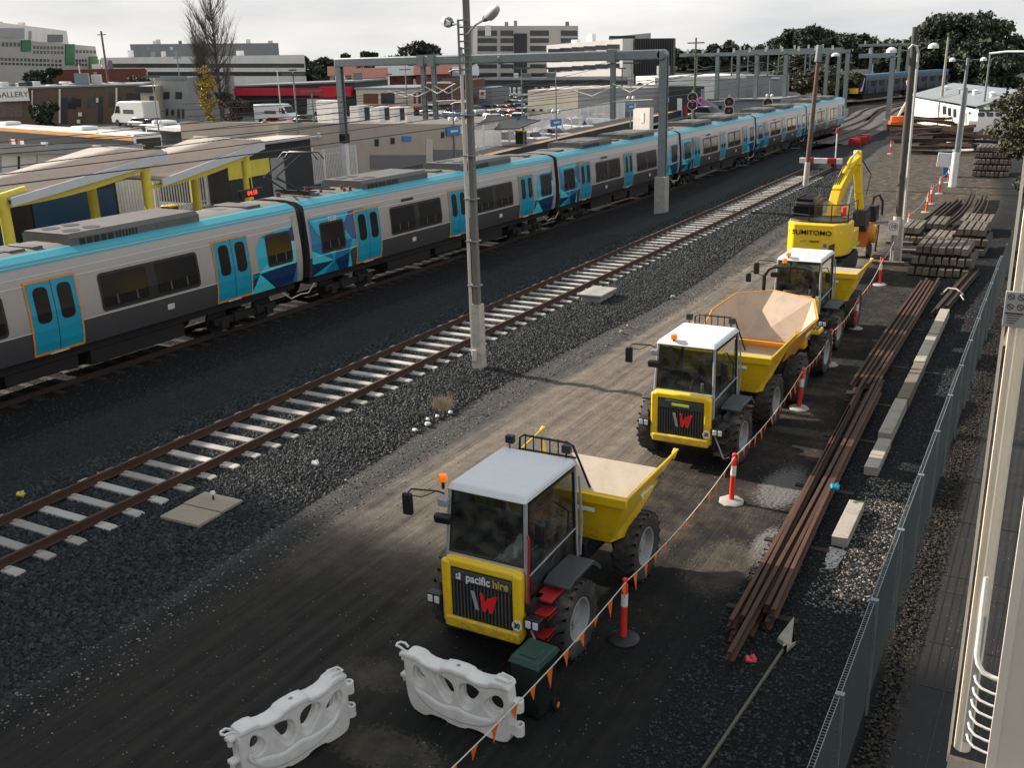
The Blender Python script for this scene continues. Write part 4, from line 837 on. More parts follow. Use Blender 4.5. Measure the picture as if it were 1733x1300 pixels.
# boom: up and forward, then stick folded down
def boxbeam(m, pts, wd):
    for (a, ha), (b, hb) in zip(pts[:-1], pts[1:]):
        a = Vector(a); b = Vector(b); d = (b - a).normalized(); up = Vector((0, -d.z, d.y)); 
        q = [a - up * ha, b - up * hb, b + up * hb, a + up * ha]
        m.add([(p.x - wd, p.y, p.z) for p in q] + [(p.x + wd, p.y, p.z) for p in q], [(0, 1, 2, 3), (7, 6, 5, 4), (0, 4, 5, 1), (1, 5, 6, 2), (2, 6, 7, 3), (3, 7, 4, 0)])
m = MB(); boxbeam(m, [((.1, .6, 2.0), .25), ((.2, 1.4, 3.2), .33), ((.35, 2.4, 4.0), .27), ((.5, 3.4, 4.5), .16)], .19); m.build('boom', yb_, ex, bevel=.02)
m = MB(); boxbeam(m, [((.52, 3.6, 4.85), .13), ((.6, 3.4, 4.2), .24), ((.75, 3.3, 3.0), .15), ((.9, 3.3, 2.1), .12)], .16); m.build('stick', yb_, ex, bevel=.02)
for q in (-.25, .45):
    m = MB(); m.cyl((.15 + q, .9, 1.9), (.2 + q, 1.5, 2.7), .09, n=12); a = m.build('lift_ram', yb_, ex); MB().cyl((.2 + q, 1.5, 2.7), (.25 + q, 1.9, 3.5), .05, n=12).build('ram_rod', M['head'], a)
m = MB(); m.cyl((.3, 1.9, 4.0), (.42, 2.8, 4.6), .08, n=12); a = m.build('stick_ram', yb_, ex); MB().cyl((.42, 2.8, 4.6), (.52, 3.5, 4.85), .045).build('ram_rod', M['head'], a)
m = MB()
for q in range(4): m.tube([(.05 + q * .07, .9, 2.4), (.0 + q * .08, 1.4, 3.6), (.2 + q * .05, 2.3, 4.35), (.5, 3.3, 4.75)], .02)
m.tube([(.7, 3.6, 4.5), (1.1, 3.9, 3.8), (1.0, 3.7, 2.9)], .03); m.build('hydraulic_hose', M['black'], ex)
m = MB(); m.prism([(3.0, 2.3), (3.8, 2.4), (4.1, 2.0), (3.9, 1.5), (3.3, 1.3), (2.9, 1.6)], .6, 1.2, 'x'); m.build('bucket', M['black'], ex, bevel=.03)
text('SUMITOMO', 'lettering', M['black'], cw, (-.08, -1.662, 1.98), (math.radians(90), 0, 0), .27, bold=.002, ext=.02, xs=1.15)
text('CITY', 'lettering', M['cabgrey'], cw, (-.42, -1.656, 1.62), (math.radians(90), 0, 0), .12, ext=.02)
text('NEIGHT', 'lettering', M['black'], cw, (.05, -1.656, 1.62), (math.radians(90), 0, 0), .12, ext=.02)
MB().bx(.42, .56, -1.665, -1.6, 1.4, 1.55).build('emblem', M['bluesign'], cw)
MB().bx(-.5, .5, -1.662, -1.6, 1.27, 1.31).build('stripe', M['black'], cw)
m = MB(); m.add([(.62, -1.66, 1.2), (.86, -1.66, 1.22), (.86, -1.66, 1.6), (.62, -1.66, 1.5)], [(0, 1, 2, 3)]); o_ = m.build('vent_panel', M['darkgrey'], cw, smooth=0); o_.location = (.03, -.03, 0)
for q in (-1.0, 1.0): MB().cyl((q, -1.44, 1.98), (q, -1.30, 1.98), .07, n=14).build('camera_hole', M['white'], cw)
MB().bx(1.31, 1.33, -.3, 1.2, 1.15, 1.22).build('lime_strip', mat('lime reflector', (.5, .8, .05), .4), ex)
MB().lathe([(.1, 3.0), (.12, 3.02), (.1, 3.35), (.05, 3.38)], (.75, .35, -.55), 12).build('striped_cone', M['bred'], ex)
# orange drill rig parked to the right of the excavator
og = empty('drilling_machine', (-8.3, 46.6, 0), 'orange drum and winch machine standing right of the excavator', 'machine')
m = MB(); m.bx(-.6, .25, -.6, .6, .5, 1.5); m.build('body', mat('machine orange', (.62, .16, .03), .5, dirt=.5, dscale=4, dirtcol=(.25, .1, .04)), og, bevel=.05)
m = MB(); m.lathe([(.34, -.3), (.4, -.28), (.4, .25), (.34, .3), (.22, .3), (.2, .1)], (.2, 0, 1.0), 20, 'x'); m.build('drum', M['orange_paint'], og)
m = MB(); m.bx(-.5, .4, .2, .9, 1.5, 2.2); m.build('engine_box', M['black'], og, bevel=.04)
m = MB(); m.tube([(.1, .7, 2.1), (.15, .8, 2.5), (.35, .9, 2.6), (.5, 1.0, 2.3), (.5, 1.0, 1.7)], .06); m.build('hose', M['black'], og)
for q in (-.5, .3):
    MB().lathe([(.3, -.08), (.32, 0), (.3, .08)], (q, -.3, .32), 18, 'x').build('wheel', M['rubber'], og)
m = MB(); m.tube([(.3, 1.3, 0), (.35, 1.35, 1.2)], .05); m.build('support_leg', M['black'], og)
# ================= WATER BARRIERS =================
def curve_solid(mb, loops, ext, bev, T, res=3):
    cu = bpy.data.curves.new('c', 'CURVE'); cu.dimensions = '2D'; cu.fill_mode = 'BOTH'; cu.extrude = ext - bev; cu.bevel_depth = bev; cu.bevel_resolution = res; cu.offset = -bev
    for lp in loops:
        s = cu.splines.new('POLY'); s.points.add(len(lp) - 1); s.use_cyclic_u = True
        for i, (a, b) in enumerate(lp): s.points[i].co = (a, b, 0, 1)
    t_ = bpy.data.objects.new('c', cu); sc.collection.objects.link(t_); dg = bpy.context.evaluated_depsgraph_get(); dg.update()
    me = bpy.data.meshes.new_from_object(t_.evaluated_get(dg)); bpy.data.objects.remove(t_)
    mb.add([T(v.co) for v in me.vertices], [tuple(p.vertices) for p in me.polygons]); bpy.data.meshes.remove(me)
def smooth_loop(p, it=2):
    for _ in range(it):
        q = []
        for i in range(len(p)):
            a, b = p[i], p[(i + 1) % len(p)]; q += [(a[0] * .75 + b[0] * .25, a[1] * .75 + b[1] * .25), (a[0] * .25 + b[0] * .75, a[1] * .25 + b[1] * .75)]
        p = q
    return p
def barrier(loc, rz, label):
    rt = empty('water_barrier', loc, label, 'barrier', 'white plastic water barriers at the front of the yard', rz=rz)
    T = lambda c: (c[0], c[2], c[1])
    out = [(.02, .30), (.10, .06), (.26, .0), (.36, .0), (.42, .05), (.66, .05), (.74, .0), (1.0, .0), (1.08, .05), (1.30, .05), (1.36, .0), (1.62, .0), (1.74, .06), (1.76, .3), (1.76, .86), (1.70, .93), (1.50, .95), (1.42, .87), (1.14, .86), (1.07, .93), (.70, .93), (.63, .86), (.36, .87), (.28, .95), (.04, .95), (.0, .86)]
    out = smooth_loop(out, 1)
    big = [[(.17, .76), (.24, .80), (.36, .66), (.40, .56), (.34, .48), (.22, .47), (.15, .56)], [(.48, .76), (.62, .77), (.80, .72), (.86, .60), (.86, .46), (.78, .36), (.68, .38)], [(.98, .74), (1.12, .78), (1.27, .72), (1.30, .62), (1.14, .40), (1.04, .34), (.94, .42), (.93, .62)], [(1.50, .72), (1.60, .74), (1.66, .66), (1.66, .48), (1.58, .38), (1.44, .38), (1.34, .48), (1.36, .58)]]
    big = [smooth_loop(b, 1) for b in big]
    def shrink(lp, k, dz=.03): cx = sum(p[0] for p in lp) / len(lp); cz = sum(p[1] for p in lp) / len(lp); return [(cx + (a - cx) * k, cz + dz + (b - cz) * k) for a, b in lp]
    m = MB()
    curve_solid(m, [out] + [shrink(b, .72) for b in big], .045, .015, T)
    curve_solid(m, [[(a * .995 + .004, b * .995 + .001) for a, b in out]] + big, .10, .022, T)
    belly = [(.13, .62), (.10, .5), (.2, .3), (.42, .14), (.7, .08), (1.05, .08), (1.35, .14), (1.58, .3), (1.68, .5), (1.66, .62), (1.6, .44), (1.42, .33), (1.1, .30), (.9, .36), (.62, .30), (.4, .40), (.2, .44)]
    curve_solid(m, [smooth_loop(belly, 2)], .125, .06, T, 4)
    top = [(.02, .88), (.05, .97), (.28, .97), (.37, .89), (.62, .88), (.70, .95), (1.07, .95), (1.15, .88), (1.41, .89), (1.50, .97), (1.72, .96), (1.76, .86), (1.5, .86), (1.42, .80), (1.13, .80), (1.06, .86), (.71, .86), (.64, .80), (.36, .81), (.28, .87)]
    curve_solid(m, [smooth_loop(top, 1)], .13, .03, T, 3)
    m.build('body', M['plastic'], rt, smooth=50)
    ob = MB().lathe([(.03, .952), (.028, .957)], (.89, 0, 0), 14).build('filler_cap', M['pad'], rt)
    def ring(c, r, h, nm, hole=.6):
        m = MB(); m.lathe([(r, -h), (r, h), (r * .93, h * 1.08), (r * hole, h * 1.08), (r * hole, h * .2)], c, 18)
        m.bx(min(c[0], .9) if 0 else (c[0] if c[0] < .5 else 1.7), (.06 if c[0] < .5 else c[0]), -r * .8, r * .8, c[2] - h * .95, c[2] + h * .95); m.build(nm, M['plastic'], rt, bevel=.012)
    for z_ in (.62, .24): ring((1.84, 0, z_), .075, .085, 'hinge_sleeve')
    for z_ in (.86, .52):
        m = MB(); m.bx(-.10, .04, -.06, .06, z_ - .03, z_ + .03); m.cyl((-.06, 0, z_ - .11), (-.06, 0, z_ - .02), .035, n=12); m.build('hinge_pin', M['plastic'], rt, bevel=.015)
    m = MB(); m.tube([(.0, -.05, .95), (-.06, -.06, .99), (-.14, -.05, .99), (-.16, 0, .99), (-.14, .05, .99), (-.06, .06, .99), (0, .05, .95)], .018); m.build('carry_loop', M['plastic'], rt)
    m = MB(); m.tube([(1.52, -.06, .96), (1.56, -.07, 1.0), (1.72, -.06, .98), (1.74, 0, .96), (1.72, .06, .98), (1.56, .07, 1.0), (1.52, .06, .96)], .016); m.build('carry_loop', M['plastic'], rt)
barrier((-7.62, 10.16, 0), -.02, 'white plastic barrier in front of the nearest dumper, next to the green bin')
barrier((-8.52, 7.62, 0), math.radians(77), 'white plastic barrier standing alone at the bottom of the picture, cut by its lower edge')
# ================= WHEELIE BIN =================
b = empty('wheelie_bin', (-5.92, 10.85, 0), 'dark wheelie bin with a green lid between barrier and dumper', 'bin', rz=-.08); b.scale = (.86, .86, .95)
MB().hexa([(-.21, -.22, .06), (.21, -.22, .06), (.21, .2, .06), (-.21, .2, .06), (-.28, -.32, .98), (.28, -.32, .98), (.28, .3, .98), (-.28, .3, .98)]).build('body', M['binblack'], b, bevel=.03)
m = MB(); m.hexa([(-.30, -.35, .97), (.30, -.35, .97), (.30, .34, .99), (-.30, .34, .99), (-.26, -.28, 1.06), (.26, -.28, 1.06), (.26, .28, 1.08), (-.26, .28, 1.08)]); m.bx(-.15, .15, -.2, .1, 1.06, 1.085); m.build('lid', M['bingreen'], b, bevel=.025, seg=3)
m = MB(); m.tube([(-.22, .33, .93), (-.22, .42, .93), (.22, .42, .93), (.22, .33, .93)], .015); m.build('handle', M['binblack'], b)
for s_ in (-1, 1):
    t_ = MB().lathe([(.06, -.03), (.1, -.03), (.1, .03), (.06, .03)], (s_ * .27, .24, .1), 18, 'x').build('wheel', M['black'], b); MB().lathe([(.05, -.032), (.05, .032)], (s_ * .27, .24, .1), 12, 'x').build('hub', M['orange_paint'], t_)
# ================= BOLLARDS + BUNTING =================
BOL = [(-5.55, 13.17, 'k', 'red bollard with a black rubber base beside the nearest dumper'), (-5.59, 18.95, 'c', 'red and white bollard on a pale base between the two nearest dumpers'), (-5.78, 25.26, 'c', 'red and white bollard beside the rear wheel of the second dumper'),
       (-5.94, 29.44, 'c', 'red and white bollard beside the rollbar dumper'), (-6.1, 33.9, 'c', 'red and white bollard beside the farthest cab dumper'), (-6.55, 40.9, 'c', 'low red and white bollard to the right of the excavator'),
       (-6.95, 46.3, 'c', 'red and white bollard between excavator and speed sign'), (-7.35, 52.6, 'c', 'red and white bollard just left of the tall conduit pole'), (-7.55, 60.3, 'o', 'orange red bollard beyond the speed sign pole, left of the sleeper stacks'),
       (-7.75, 63.6, 'c', 'red and white bollard right behind the orange red one'), (-7.9, 68.3, 'c', 'red and white bollard nearest the white board sign'), (-8.1, 74.0, 'c', 'red bollard leaning against the white board sign'), (-14.9, 92.5, 'c', 'lone red and white bollard in the middle of the far dirt yard')]
bprot = {}
for i, (x, y, kd, lab) in enumerate(BOL):
    if kd not in bprot:
        rt = empty('bollard', (0, 0, 0), lab, 'bollard', 'red and white bollards along the bunting line')
        c1 = M['borange'] if kd == 'o' else M['bred']
        MB().lathe([(.055, .05), (.052, .60), (.052, .62)], n=16).build('lower_tube', c1, rt)
        MB().lathe([(.056, .62), (.056, .84)], n=16).build('reflective_band', M['white'], rt)
        MB().lathe([(.052, .84), (.05, 1.0), (.035, 1.02), (.03, 1.04), (.045, 1.06), (.045, 1.09), (.03, 1.11)], n=16).build('upper_tube', c1, rt)
        MB().lathe([(.27, 0), (.27, .03), (.22, .06), (.08, .075)], n=8 if kd != 'k' else 14).build('base', M['black'] if kd == 'k' else M['concrete'], rt, bevel=.006); bprot[kd] = rt; c = rt
    else: c = copy_tree(bprot[kd]); c['label'] = lab
    c.location = (x, y, gheight(np.array([x]), np.array([y]))[0]); c.rotation_euler = (random.uniform(-.04, .04), random.uniform(-.03, .06), random.uniform(0, 6))
    if i == 0: c.rotation_euler = (0, .02, 0)
bun = empty('bunting', (-5.6, 13, 0), 'white rope with orange triangular flags strung between the bollards', 'bunting')
anch = [(-5.85, 6.2, 1.06)] + [(x, y, 1.06) for x, y, k, l_ in BOL[:12]]
rp = []; 
for (a, b_) in zip(anch[:-1], anch[1:]):
    n = 12; sag = .10 + .012 * (b_[1] - a[1])
    for k in range(n): t_ = k / n; rp.append((a[0] + (b_[0] - a[0]) * t_, a[1] + (b_[1] - a[1]) * t_, 1.06 - sag * 4 * t_ * (1 - t_)))
rp.append(anch[-1]); rp = [(x + .05 - bun.location.x, y - bun.location.y, z) for x, y, z in rp]
MB().tube(rp, .009, 5).build('rope', M['rope'], bun)
dist = 0; nxt = .3
for a, b_ in zip(rp[:-1], rp[1:]):
    a = Vector(a); b2 = Vector(b_); Ls = (b2 - a).length
    while dist + Ls > nxt:
        p = a + (b2 - a) * ((nxt - dist) / Ls); d = (b2 - a).normalized(); tw = random.uniform(-1.2, 1.2); s1 = Vector((math.sin(tw) * .5, 0, 0)); h_ = random.uniform(.2, .3)
        if nxt < 36: m = MB(); m.slab([p - d * .085, p + d * .085, p + s1 * .09 + Vector((0, random.uniform(-.03, .03), -h_))], .003); m.build('flag', M['flag'], bun, smooth=0)
        nxt += .47 if nxt < 26 else .8
    dist += Ls
# ================= PADS, PIT, GRASS =================
for k, (cx, cy, lab) in enumerate(((-15.15, 13.2, 'near half of the tan concrete pit cover beside the track'), (-15.2, 13.88, 'far half of the tan concrete pit cover with white peg'))):
    m = MB(); m.rbx((cx, cy, .155), (1.05, .64, .07), .03); m.build('pit_cover', M['pad'], at=(cx, cy, 0), bevel=.012, label=lab, cat='pit cover')
pk = empty('marker_peg', (-15.25, 13.95, .19), 'short peg with a white ball top on the tan pit cover', 'peg'); MB().cyl((0, 0, 0), (0, 0, .1), .02).build('peg', M['black'], pk)
MB().lathe([(.01, .09), (.045, .11), (.06, .15), (.045, .19), (.01, .205)], n=14).build('ball', M['white'], pk)
m = MB(); m.rbx((-15.55, 34.1, .13), (.75, 1.25, .45), .0); m.hexa([(-16.05, 33.35, .34), (-15.05, 33.35, .34), (-15.05, 34.85, .34), (-16.05, 34.85, .34), (-16.05, 33.35, .42), (-15.05, 33.35, .42), (-15.05, 34.85, .42), (-16.05, 34.85, .42)])
m.build('pit_box', M['sleeper'], at=(-15.55, 34.1, 0), bevel=.02, label='pale concrete cable pit box sunk in the ballast right of the track', cat='cable pit')
def tuft(x, y, n, h, r, lab, mt):
    m = MB()
    for _ in range(n):
        a = random.uniform(0, 6.28); rr = random.uniform(0, r); bx_, by_ = rr * math.cos(a), rr * math.sin(a); lx, ly = random.uniform(-.18, .18), random.uniform(-.18, .18); hh = h * random.uniform(.5, 1)
        m.quad((bx_ - .005, by_, 0), (bx_ + .005, by_, 0), (bx_ + lx, by_ + ly, hh))
    m.build('grass_tuft', mt, smooth=0, label=lab, cat='grass tuft').location = (x, y, .02)
dry = mat('dry grass', (.34, .27, .19), .9, var=.4, scale=9)
tuft(-14.2, 21.2, 900, .42, .3, 'dry pinkish grass tuft at the foot of the lamp pole ballast', dry)
tuft(-14.1, 13.9, 250, .16, .45, 'low olive weeds beside the pit cover', M['leafmid'])
for k in range(9):
    x, y = [(-13.95, 20.6), (-14.05, 20.3), (-13.85, 20.0), (-13.8, 21.0), (-13.9, 19.5), (-13.5, 16.2), (-12.9, 30.2), (-13.1, 35.6), (-13.0, 31.0)][k]
    s_ = random.uniform(.05, .12); m = MB(); m.rbx((0, 0, 0), (s_ * 1.5, s_, s_ * .9), random.random() * 3, .3, .2)
    m.build('rock', M['white'] if k < 5 else M['concrete'], label='pale lump of rock at the ballast toe', cat='rock', group='pale rocks along the ballast toe', bevel=.02).location = (x, y, .08)
# litter
for k, (px, py, cl, lab) in enumerate(((170, 804, (.7, .12, .02), 'orange and white wrapper against the left rail'), (307, 743, (.5, .25, .12), 'brown wrapper on the left rail further along'), (35, 837, (.5, .5, .05), 'yellow scrap of litter left of the track'), (533, 784, (.8, .8, .8), 'crumpled white plastic scrap on the ballast edge'), (1413, 824, (.02, .4, .6), 'blue scrap resting on the rusty rails'), (1270, 1117, (.7, .08, .1), 'red scrap beside the end of the rusty rails'))):
    q = Z(px, py, .45 if k == 4 else .2 if k < 4 else .04); m = MB(); m.rbx((0, 0, 0), (.16, .1, .05), .6, .4, .3); m.rbx((.04, .03, .03), (.1, .06, .04), -.4, .2, .8)
    m.build('litter', mat('litter %d' % k, cl, .4), label=lab, cat='litter').location = q
# ================= RUSTY RAILS =================
def loose_rail(x0, y0, y1, z, dx, lab, mt=M['rust'], grp='long rusty rails lying beside the bollards', wob=0, lean=0, h=.16):
    m = MB(); rail_mesh(m, 0, 0, y1 - y0, 0, h=h, n=12, dx=dx, wob=wob); o = m.build('loose_rail', mt, label=lab, cat='rail', group=grp, smooth=20); o.location = (x0, y0, z); o.rotation_euler = (0, lean, 0)
    return o
ords = ['leftmost', 'second from left', 'middle', 'second from right', 'rightmost']
xs_ = [-4.02, -3.89, -3.76, -3.64, -3.51]; ys_ = [13.9, 14.1, 13.0, 14.6, 14.5]
for k in range(5): loose_rail(xs_[k], ys_[k], 27.4 + [.2, -2.4, .8, .5, -.6][k], .22, -.56 + .005 * k, ords[k] + ' of the five nearest long rusty rails', wob=random.uniform(-.04, .04))
for k in range(3): loose_rail(xs_[k] + .06 + k * .06, 13.8 + k * .3, 27.0, .03, -.6, ['left', 'middle', 'right'][k] + ' rusty rail in the lower layer under the five nearest ones', mt=M['rust'])
for k in range(5): loose_rail(-4.78 + .13 * k, 26.6 + [0, .8, -.7, .3, .5][k], 41.0 + random.uniform(-.6, .4), .24, -.2, ords[k] + ' of the five farther long rusty rails', wob=random.uniform(-.04, .04))
for k in range(2): loose_rail(-4.66 + .25 * k, 27.2, 40.5, .04, -.12, ['left', 'right'][k] + ' rusty rail in the lower layer of the farther bundle')
for k in range(4): loose_rail(-4.05 + .13 * k, 36.2 + k * .3, 44.0, .05 + .09 * (k % 2), .35, ['lowest', 'second', 'third', 'last'][k] + ' dark rail of the tied bundle right of the rusty rails, counted from the left', mt=M['darkrust'], grp='dark rails in the tied bundle')
m = MB(); m.tube([(-.4, 0, .1), (-.2, .1, .35), (.1, .0, .36), (.35, -.1, .2), (.3, -.5, .25), (.45, -.8, .15)], .03); m.build('lifting_strap', M['rope'], label='pale strap looped over the dark tied rails', cat='strap').location = (-3.75, 39.6, 0)
for k, yy in enumerate((14.9, 17.6, 20.4, 23.6, 26.4, 30, 34.5, 38.5)):
    m = MB(); m.bx(-.6, .6, -.07, .07, -.01, .03); m.build('timber_bearer', M['darkrust'], label=['nearest', 'second', 'third', 'fourth', 'fifth', 'sixth', 'seventh', 'farthest'][k] + ' dark bearer timber under the rusty rails', cat='timber', group='bearers under the rusty rails').location = (-3.75 - (yy - 14) * .042, yy, 0)
for k in range(4): loose_rail(-6.3 + .2 * k + (.25 if k > 1 else 0), 49.5, 66.5, .25, .35, ['first', 'second', 'third', 'fourth'][k] + ' dark curved rail from the left behind the sleeper stacks', mt=M['darkrust'], grp='dark curved rails behind the sleeper stacks', wob=.4)
for k in range(8): loose_rail(-7.3 + .12 * k, 53.0 + k * .2, 63.5 + random.uniform(-1, 1), .05 + .1 * (k % 2), .3, ['first', 'second', 'third', 'fourth', 'fifth', 'sixth', 'seventh', 'eighth'][k] + ' dark scrap rail from the left, beside the curved rails', mt=M['darkrust'], grp='scrap rails beside the curved rails')
# ================= KERB BEAM =================
ky = [(-3.62, 36.6, 33.2), (-3.55, 33.1, 29.9), (-3.45, 29.8, 26.4), (-3.4, 26.3, 23.6), (-3.32, 23.5, 21.6), (-3.2, 19.7, 17.9)]
kl = ['farthest pale concrete beam beside the dark tied rails', 'second farthest concrete beam of the kerb line', 'concrete beam of the kerb line half covered with black gravel', 'pale concrete beam in the middle of the kerb line', 'last raised concrete beam before the gap in the kerb line', 'single pale concrete slab flush with the gravel near the fence']
for k, (x, a, b_) in enumerate(ky): m = MB(); m.rbx((0, 0, 0), (.30, abs(a - b_), .32), .012 * 0 + .022); m.build('concrete_beam', M['pad2'] if k != 2 else M['oldsleeper'], bevel=.012, label=kl[k], cat='concrete beam', group='concrete beams of the kerb line').location = (x, (a + b_) / 2, .14 - (.1 if k > 3 else 0))
m = MB(); m.slab([(-3.33, 17.8, .02), (-3.0, 17.75, .02), (-3.05, 17.0, .02), (-3.2, 16.9, .02), (-3.3, 17.3, .02)], .02); m.build('broken_slab', M['sleeper'], label='broken crumbling end of the pale slab in the gravel', cat='slab')
m = MB(); m.prism([(-3.3, 14.75), (-3.12, 13.9), (-3.05, 14.2), (-3.2, 13.95)], .03, .09, 'z'); m.prism([(-3.26, 14.9), (-3.08, 14.0), (-3.33, 14.15)], .02, .10, 'z'); m.build('broken_slab', M['pad2'], label='small triangular concrete fragment sticking out of the black gravel', cat='slab')
m = MB(); m.bx(-.02, .02, -3.6, 0, 0, .05); o = m.build('edge_strip', M['oldsleeper'], label='thin concrete edge strip running towards the camera through the gravel', cat='edging'); o.location = (-3.18, 14.1, 0); o.rotation_euler = (0, 0, -.06)
# ================= SLEEPER STACKS =================
def sl_mesh(L_, w_=.26, h_=.27):
    m = MB(); m.mi = 0; m.prism([(-w_ / 2, 0), (w_ / 2, 0), (w_ / 2 - .03, h_), (-w_ / 2 + .03, h_)], 0, L_, 'y')
    m.mi = 1
    for yy in (.35, .62, L_ - .62, L_ - .35): m.bx(-.045, .045, yy - .04, yy + .04, h_, h_ + .006)
    return m
slp = [sl_mesh(2.5).build('stacked_sleeper', [M['oldsleeper'], M['darkrust']], bevel=.015), sl_mesh(2.5).build('stacked_sleeper', [M['oldsleeper'], M['darkrust']], bevel=.015), sl_mesh(2.5).build('stacked_sleeper', [M['oldsleeper'], M['rust']], bevel=.015)]
def stack(x0, y0, layers, n, lab, step=.285, yj=.08, mi=None, z0=.06, rz=0):
    ln = ['bottom layer', 'second layer', 'third layer', 'fourth layer', 'fifth layer']
    for L_ in range(layers):
        nn = n[L_] if isinstance(n, (list, tuple)) else n
        for k in range(nn):
            o = random.choice(slp[:2] if mi is None else mi).copy(); sc.collection.objects.link(o)
            o.location = (x0 + k * step + random.uniform(-.015, .015) + (L_ * .09 if L_ < 3 else 0), y0 + random.uniform(-yj, yj) + L_ * .25, z0 + L_ * .40); o.rotation_euler = (0, 0, rz + random.uniform(-.01, .01))
            tag(o, ['first', 'second', 'third', 'fourth', 'fifth', 'sixth', 'seventh', 'eighth', 'ninth'][k] + ' sleeper from the left, ' + ln[L_] + ' of ' + lab, 'concrete sleeper', 'sleepers in ' + lab)
        if L_ < layers - 1:
            for q in (.5, 2.0): m = MB(); m.bx(-.05, nn * step - .1, -.05, .05, 0, .12); o = m.build('packing_timber', M['darkrust'], label=('near' if q < 1 else 'far') + ' packing timber on the ' + ln[L_] + ' of ' + lab, cat='timber', group='packing timbers in the sleeper stacks'); o.location = (x0 - .1, y0 + q + L_ * .25, z0 + L_ * .40 + .275)
stack(-5.75, 43.1, 3, (8, 8, 7), 'the nearest stack')
stack(-5.95, 47.6, 2, (4, 4), 'the left second-row stack')
stack(-4.75, 47.9, 3, (5, 5, 4), 'the right second-row stack')
stack(-7.3, 50.2, 2, (4, 3), 'the small stack by the bollards', mi=[slp[2], slp[0]])
stack(-6.4, 51.8, 2, (4, 3), 'the left third-row stack')
stack(-5.1, 53.2, 2, 5, 'the right third-row stack')
stack(-6.9, 78.0, 5, 8, 'the tall dark stack', mi=[slp[0], slp[0], slp[1]])
for o in slp: bpy.data.objects.remove(o)
for k, (x, y, L_, rz, lab) in enumerate(((-7.6, 45.0, 1.3, .3, 'flat timber offcut left of the nearest sleeper stack'), (-7.5, 46.3, 1.5, .2, 'second timber offcut left of the nearest sleeper stack'), (-7.2, 48.1, 1.4, .25, 'dark timber offcut below the small left stack'), (-7.9, 50.0, 1.2, .15, 'pale plank touching the small left stack'))):
    m = MB(); m.bx(0, L_, -.12, .12, 0, .12); o = m.build('timber_offcut', M['oldsleeper'], label=lab, cat='timber', bevel=.01); o.location = (x, y, .02); o.rotation_euler = (0, 0, rz * .3)
# ================= SIGNS, BIN =================
sg = empty('speed_sign', (-6.95, 45.9, 0), 'white 10 speed limit sign with red ring low on the timber pole', 'sign'); sg.scale = (.66, .66, .66)
m = MB(); m.bx(-.33, .33, -.02, 0, .0, .98); pl = m.build('plate', M['white'], sg, bevel=.01); pl.location = (-.02, -.28, 1.75)
m = MB(); m.lathe([(.27, -.024), (.27, -.03), (.235, -.03), (.235, -.024)], (-.02, -.28, 1.75), 30, 'y', closed=True); m.build('red_ring', M['red'], pl).location = (.02, .28, -1.2)
text('10', 'lettering', M['black'], pl, (.0, -.028, .55), (math.radians(90), 0, 0), .36, bold=.01)
MB().bx(-.04, .04, -.27, -.2, 0, 1.8).build('post', M['galv'], sg)
sg = empty('board_sign', (-8.5, 75.3, 0), 'blank white board on a white post beside the blue bin', 'sign')
MB().rbx((0, 0, 1.35), (1.1, .05, .95), .1, 0, .08).build('board', M['white'], sg, bevel=.06); MB().cyl((.45, .1, 0), (.5, .1, 1.0), .07).build('post', M['white'], sg)
bb = empty('wheelie_bin', (-8.51, 77.45, 0), 'bright blue wheelie bin beside the white board sign', 'bin')
MB().hexa([(-.3, -.3, .05), (.3, -.3, .05), (.3, .3, .05), (-.3, .3, .05), (-.42, -.42, 1.5), (.42, -.42, 1.5), (.42, .42, 1.5), (-.42, .42, 1.5)]).build('body', M['bluesign'], bb, bevel=.04); MB().rbx((0, 0, 1.55), (.9, .9, .1)).build('lid', M['bluesign'], bb, bevel=.03)
# ================= POLES =================
def lamp(parent, base, tip, arm_r=.03):
    a = Vector(base); b_ = Vector(tip); d = (b_ - a); e = a + d * .55; u = d.normalized()
    ar = MB().tube([a, a + d * .3 + Vector((0, 0, .06)), e], arm_r).build('lamp_arm', M['galv'], parent)
    m = MB(); s = Vector((-u.y, u.x, 0)); w_ = Vector((0, 0, 1))
    def sec(p, hw, h0, h1): return [p - s * hw + w_ * h0, p + s * hw + w_ * h0, p + s * hw * .8 + w_ * h1, p - s * hw * .8 + w_ * h1]
    p0, p1 = e, e + d * .17; m.hexa([*sec(p0, .06, -.05, .06), *sec(p1, .13, -.10, .10)]); hd = m.build('lamp_housing', M['darkgrey'], ar, bevel=.02)
    m = MB(); p2 = e + d * .42; pts = []
    for k in range(9):
        t_ = k / 8; r = .15 * math.sqrt(max(0.02, 1 - (t_ * 1.0) ** 2.5)); pts.append((p1 + (p2 - p1) * t_, r))
    m.tube([p for p, r in pts], [r for p, r in pts], 12); m.build('lamp_glass', M['head'], ar, smooth=60)
cp = empty('lamp_pole', (-15.09, 24.66, 0), 'tall lamp pole with whitewashed foot and pale conduit standing beside the track', 'lamp pole')
m = MB(); m.hexa([(-.10, -.09, 0), (.10, -.09, 0), (.10, .09, 0), (-.10, .09, 0), (-.08, -.07, 12), (.07, -.07, 12), (.07, .07, 12), (-.08, .07, 12)]); m.build('pole', mat('grey pole', (.17, .165, .155), .8, var=.25, scale=2, stretch=(6, 6, .4), dirt=.4), cp, bevel=.02)
m = MB(); m.hexa([(-.16, -.15, 0), (.155, -.15, 0), (.155, .15, 0), (-.16, .15, 0), (-.15, -.14, 2.05), (.145, -.14, 2.05), (.145, .14, 2.05), (-.15, .14, 2.05)]); m.build('painted_foot', M['polepaint'], cp, bevel=.01)
m = MB(); m.bx(-.19, -.115, -.15, -.08, .5, 9.2); m.build('conduit', M['conduit'], cp, bevel=.01)
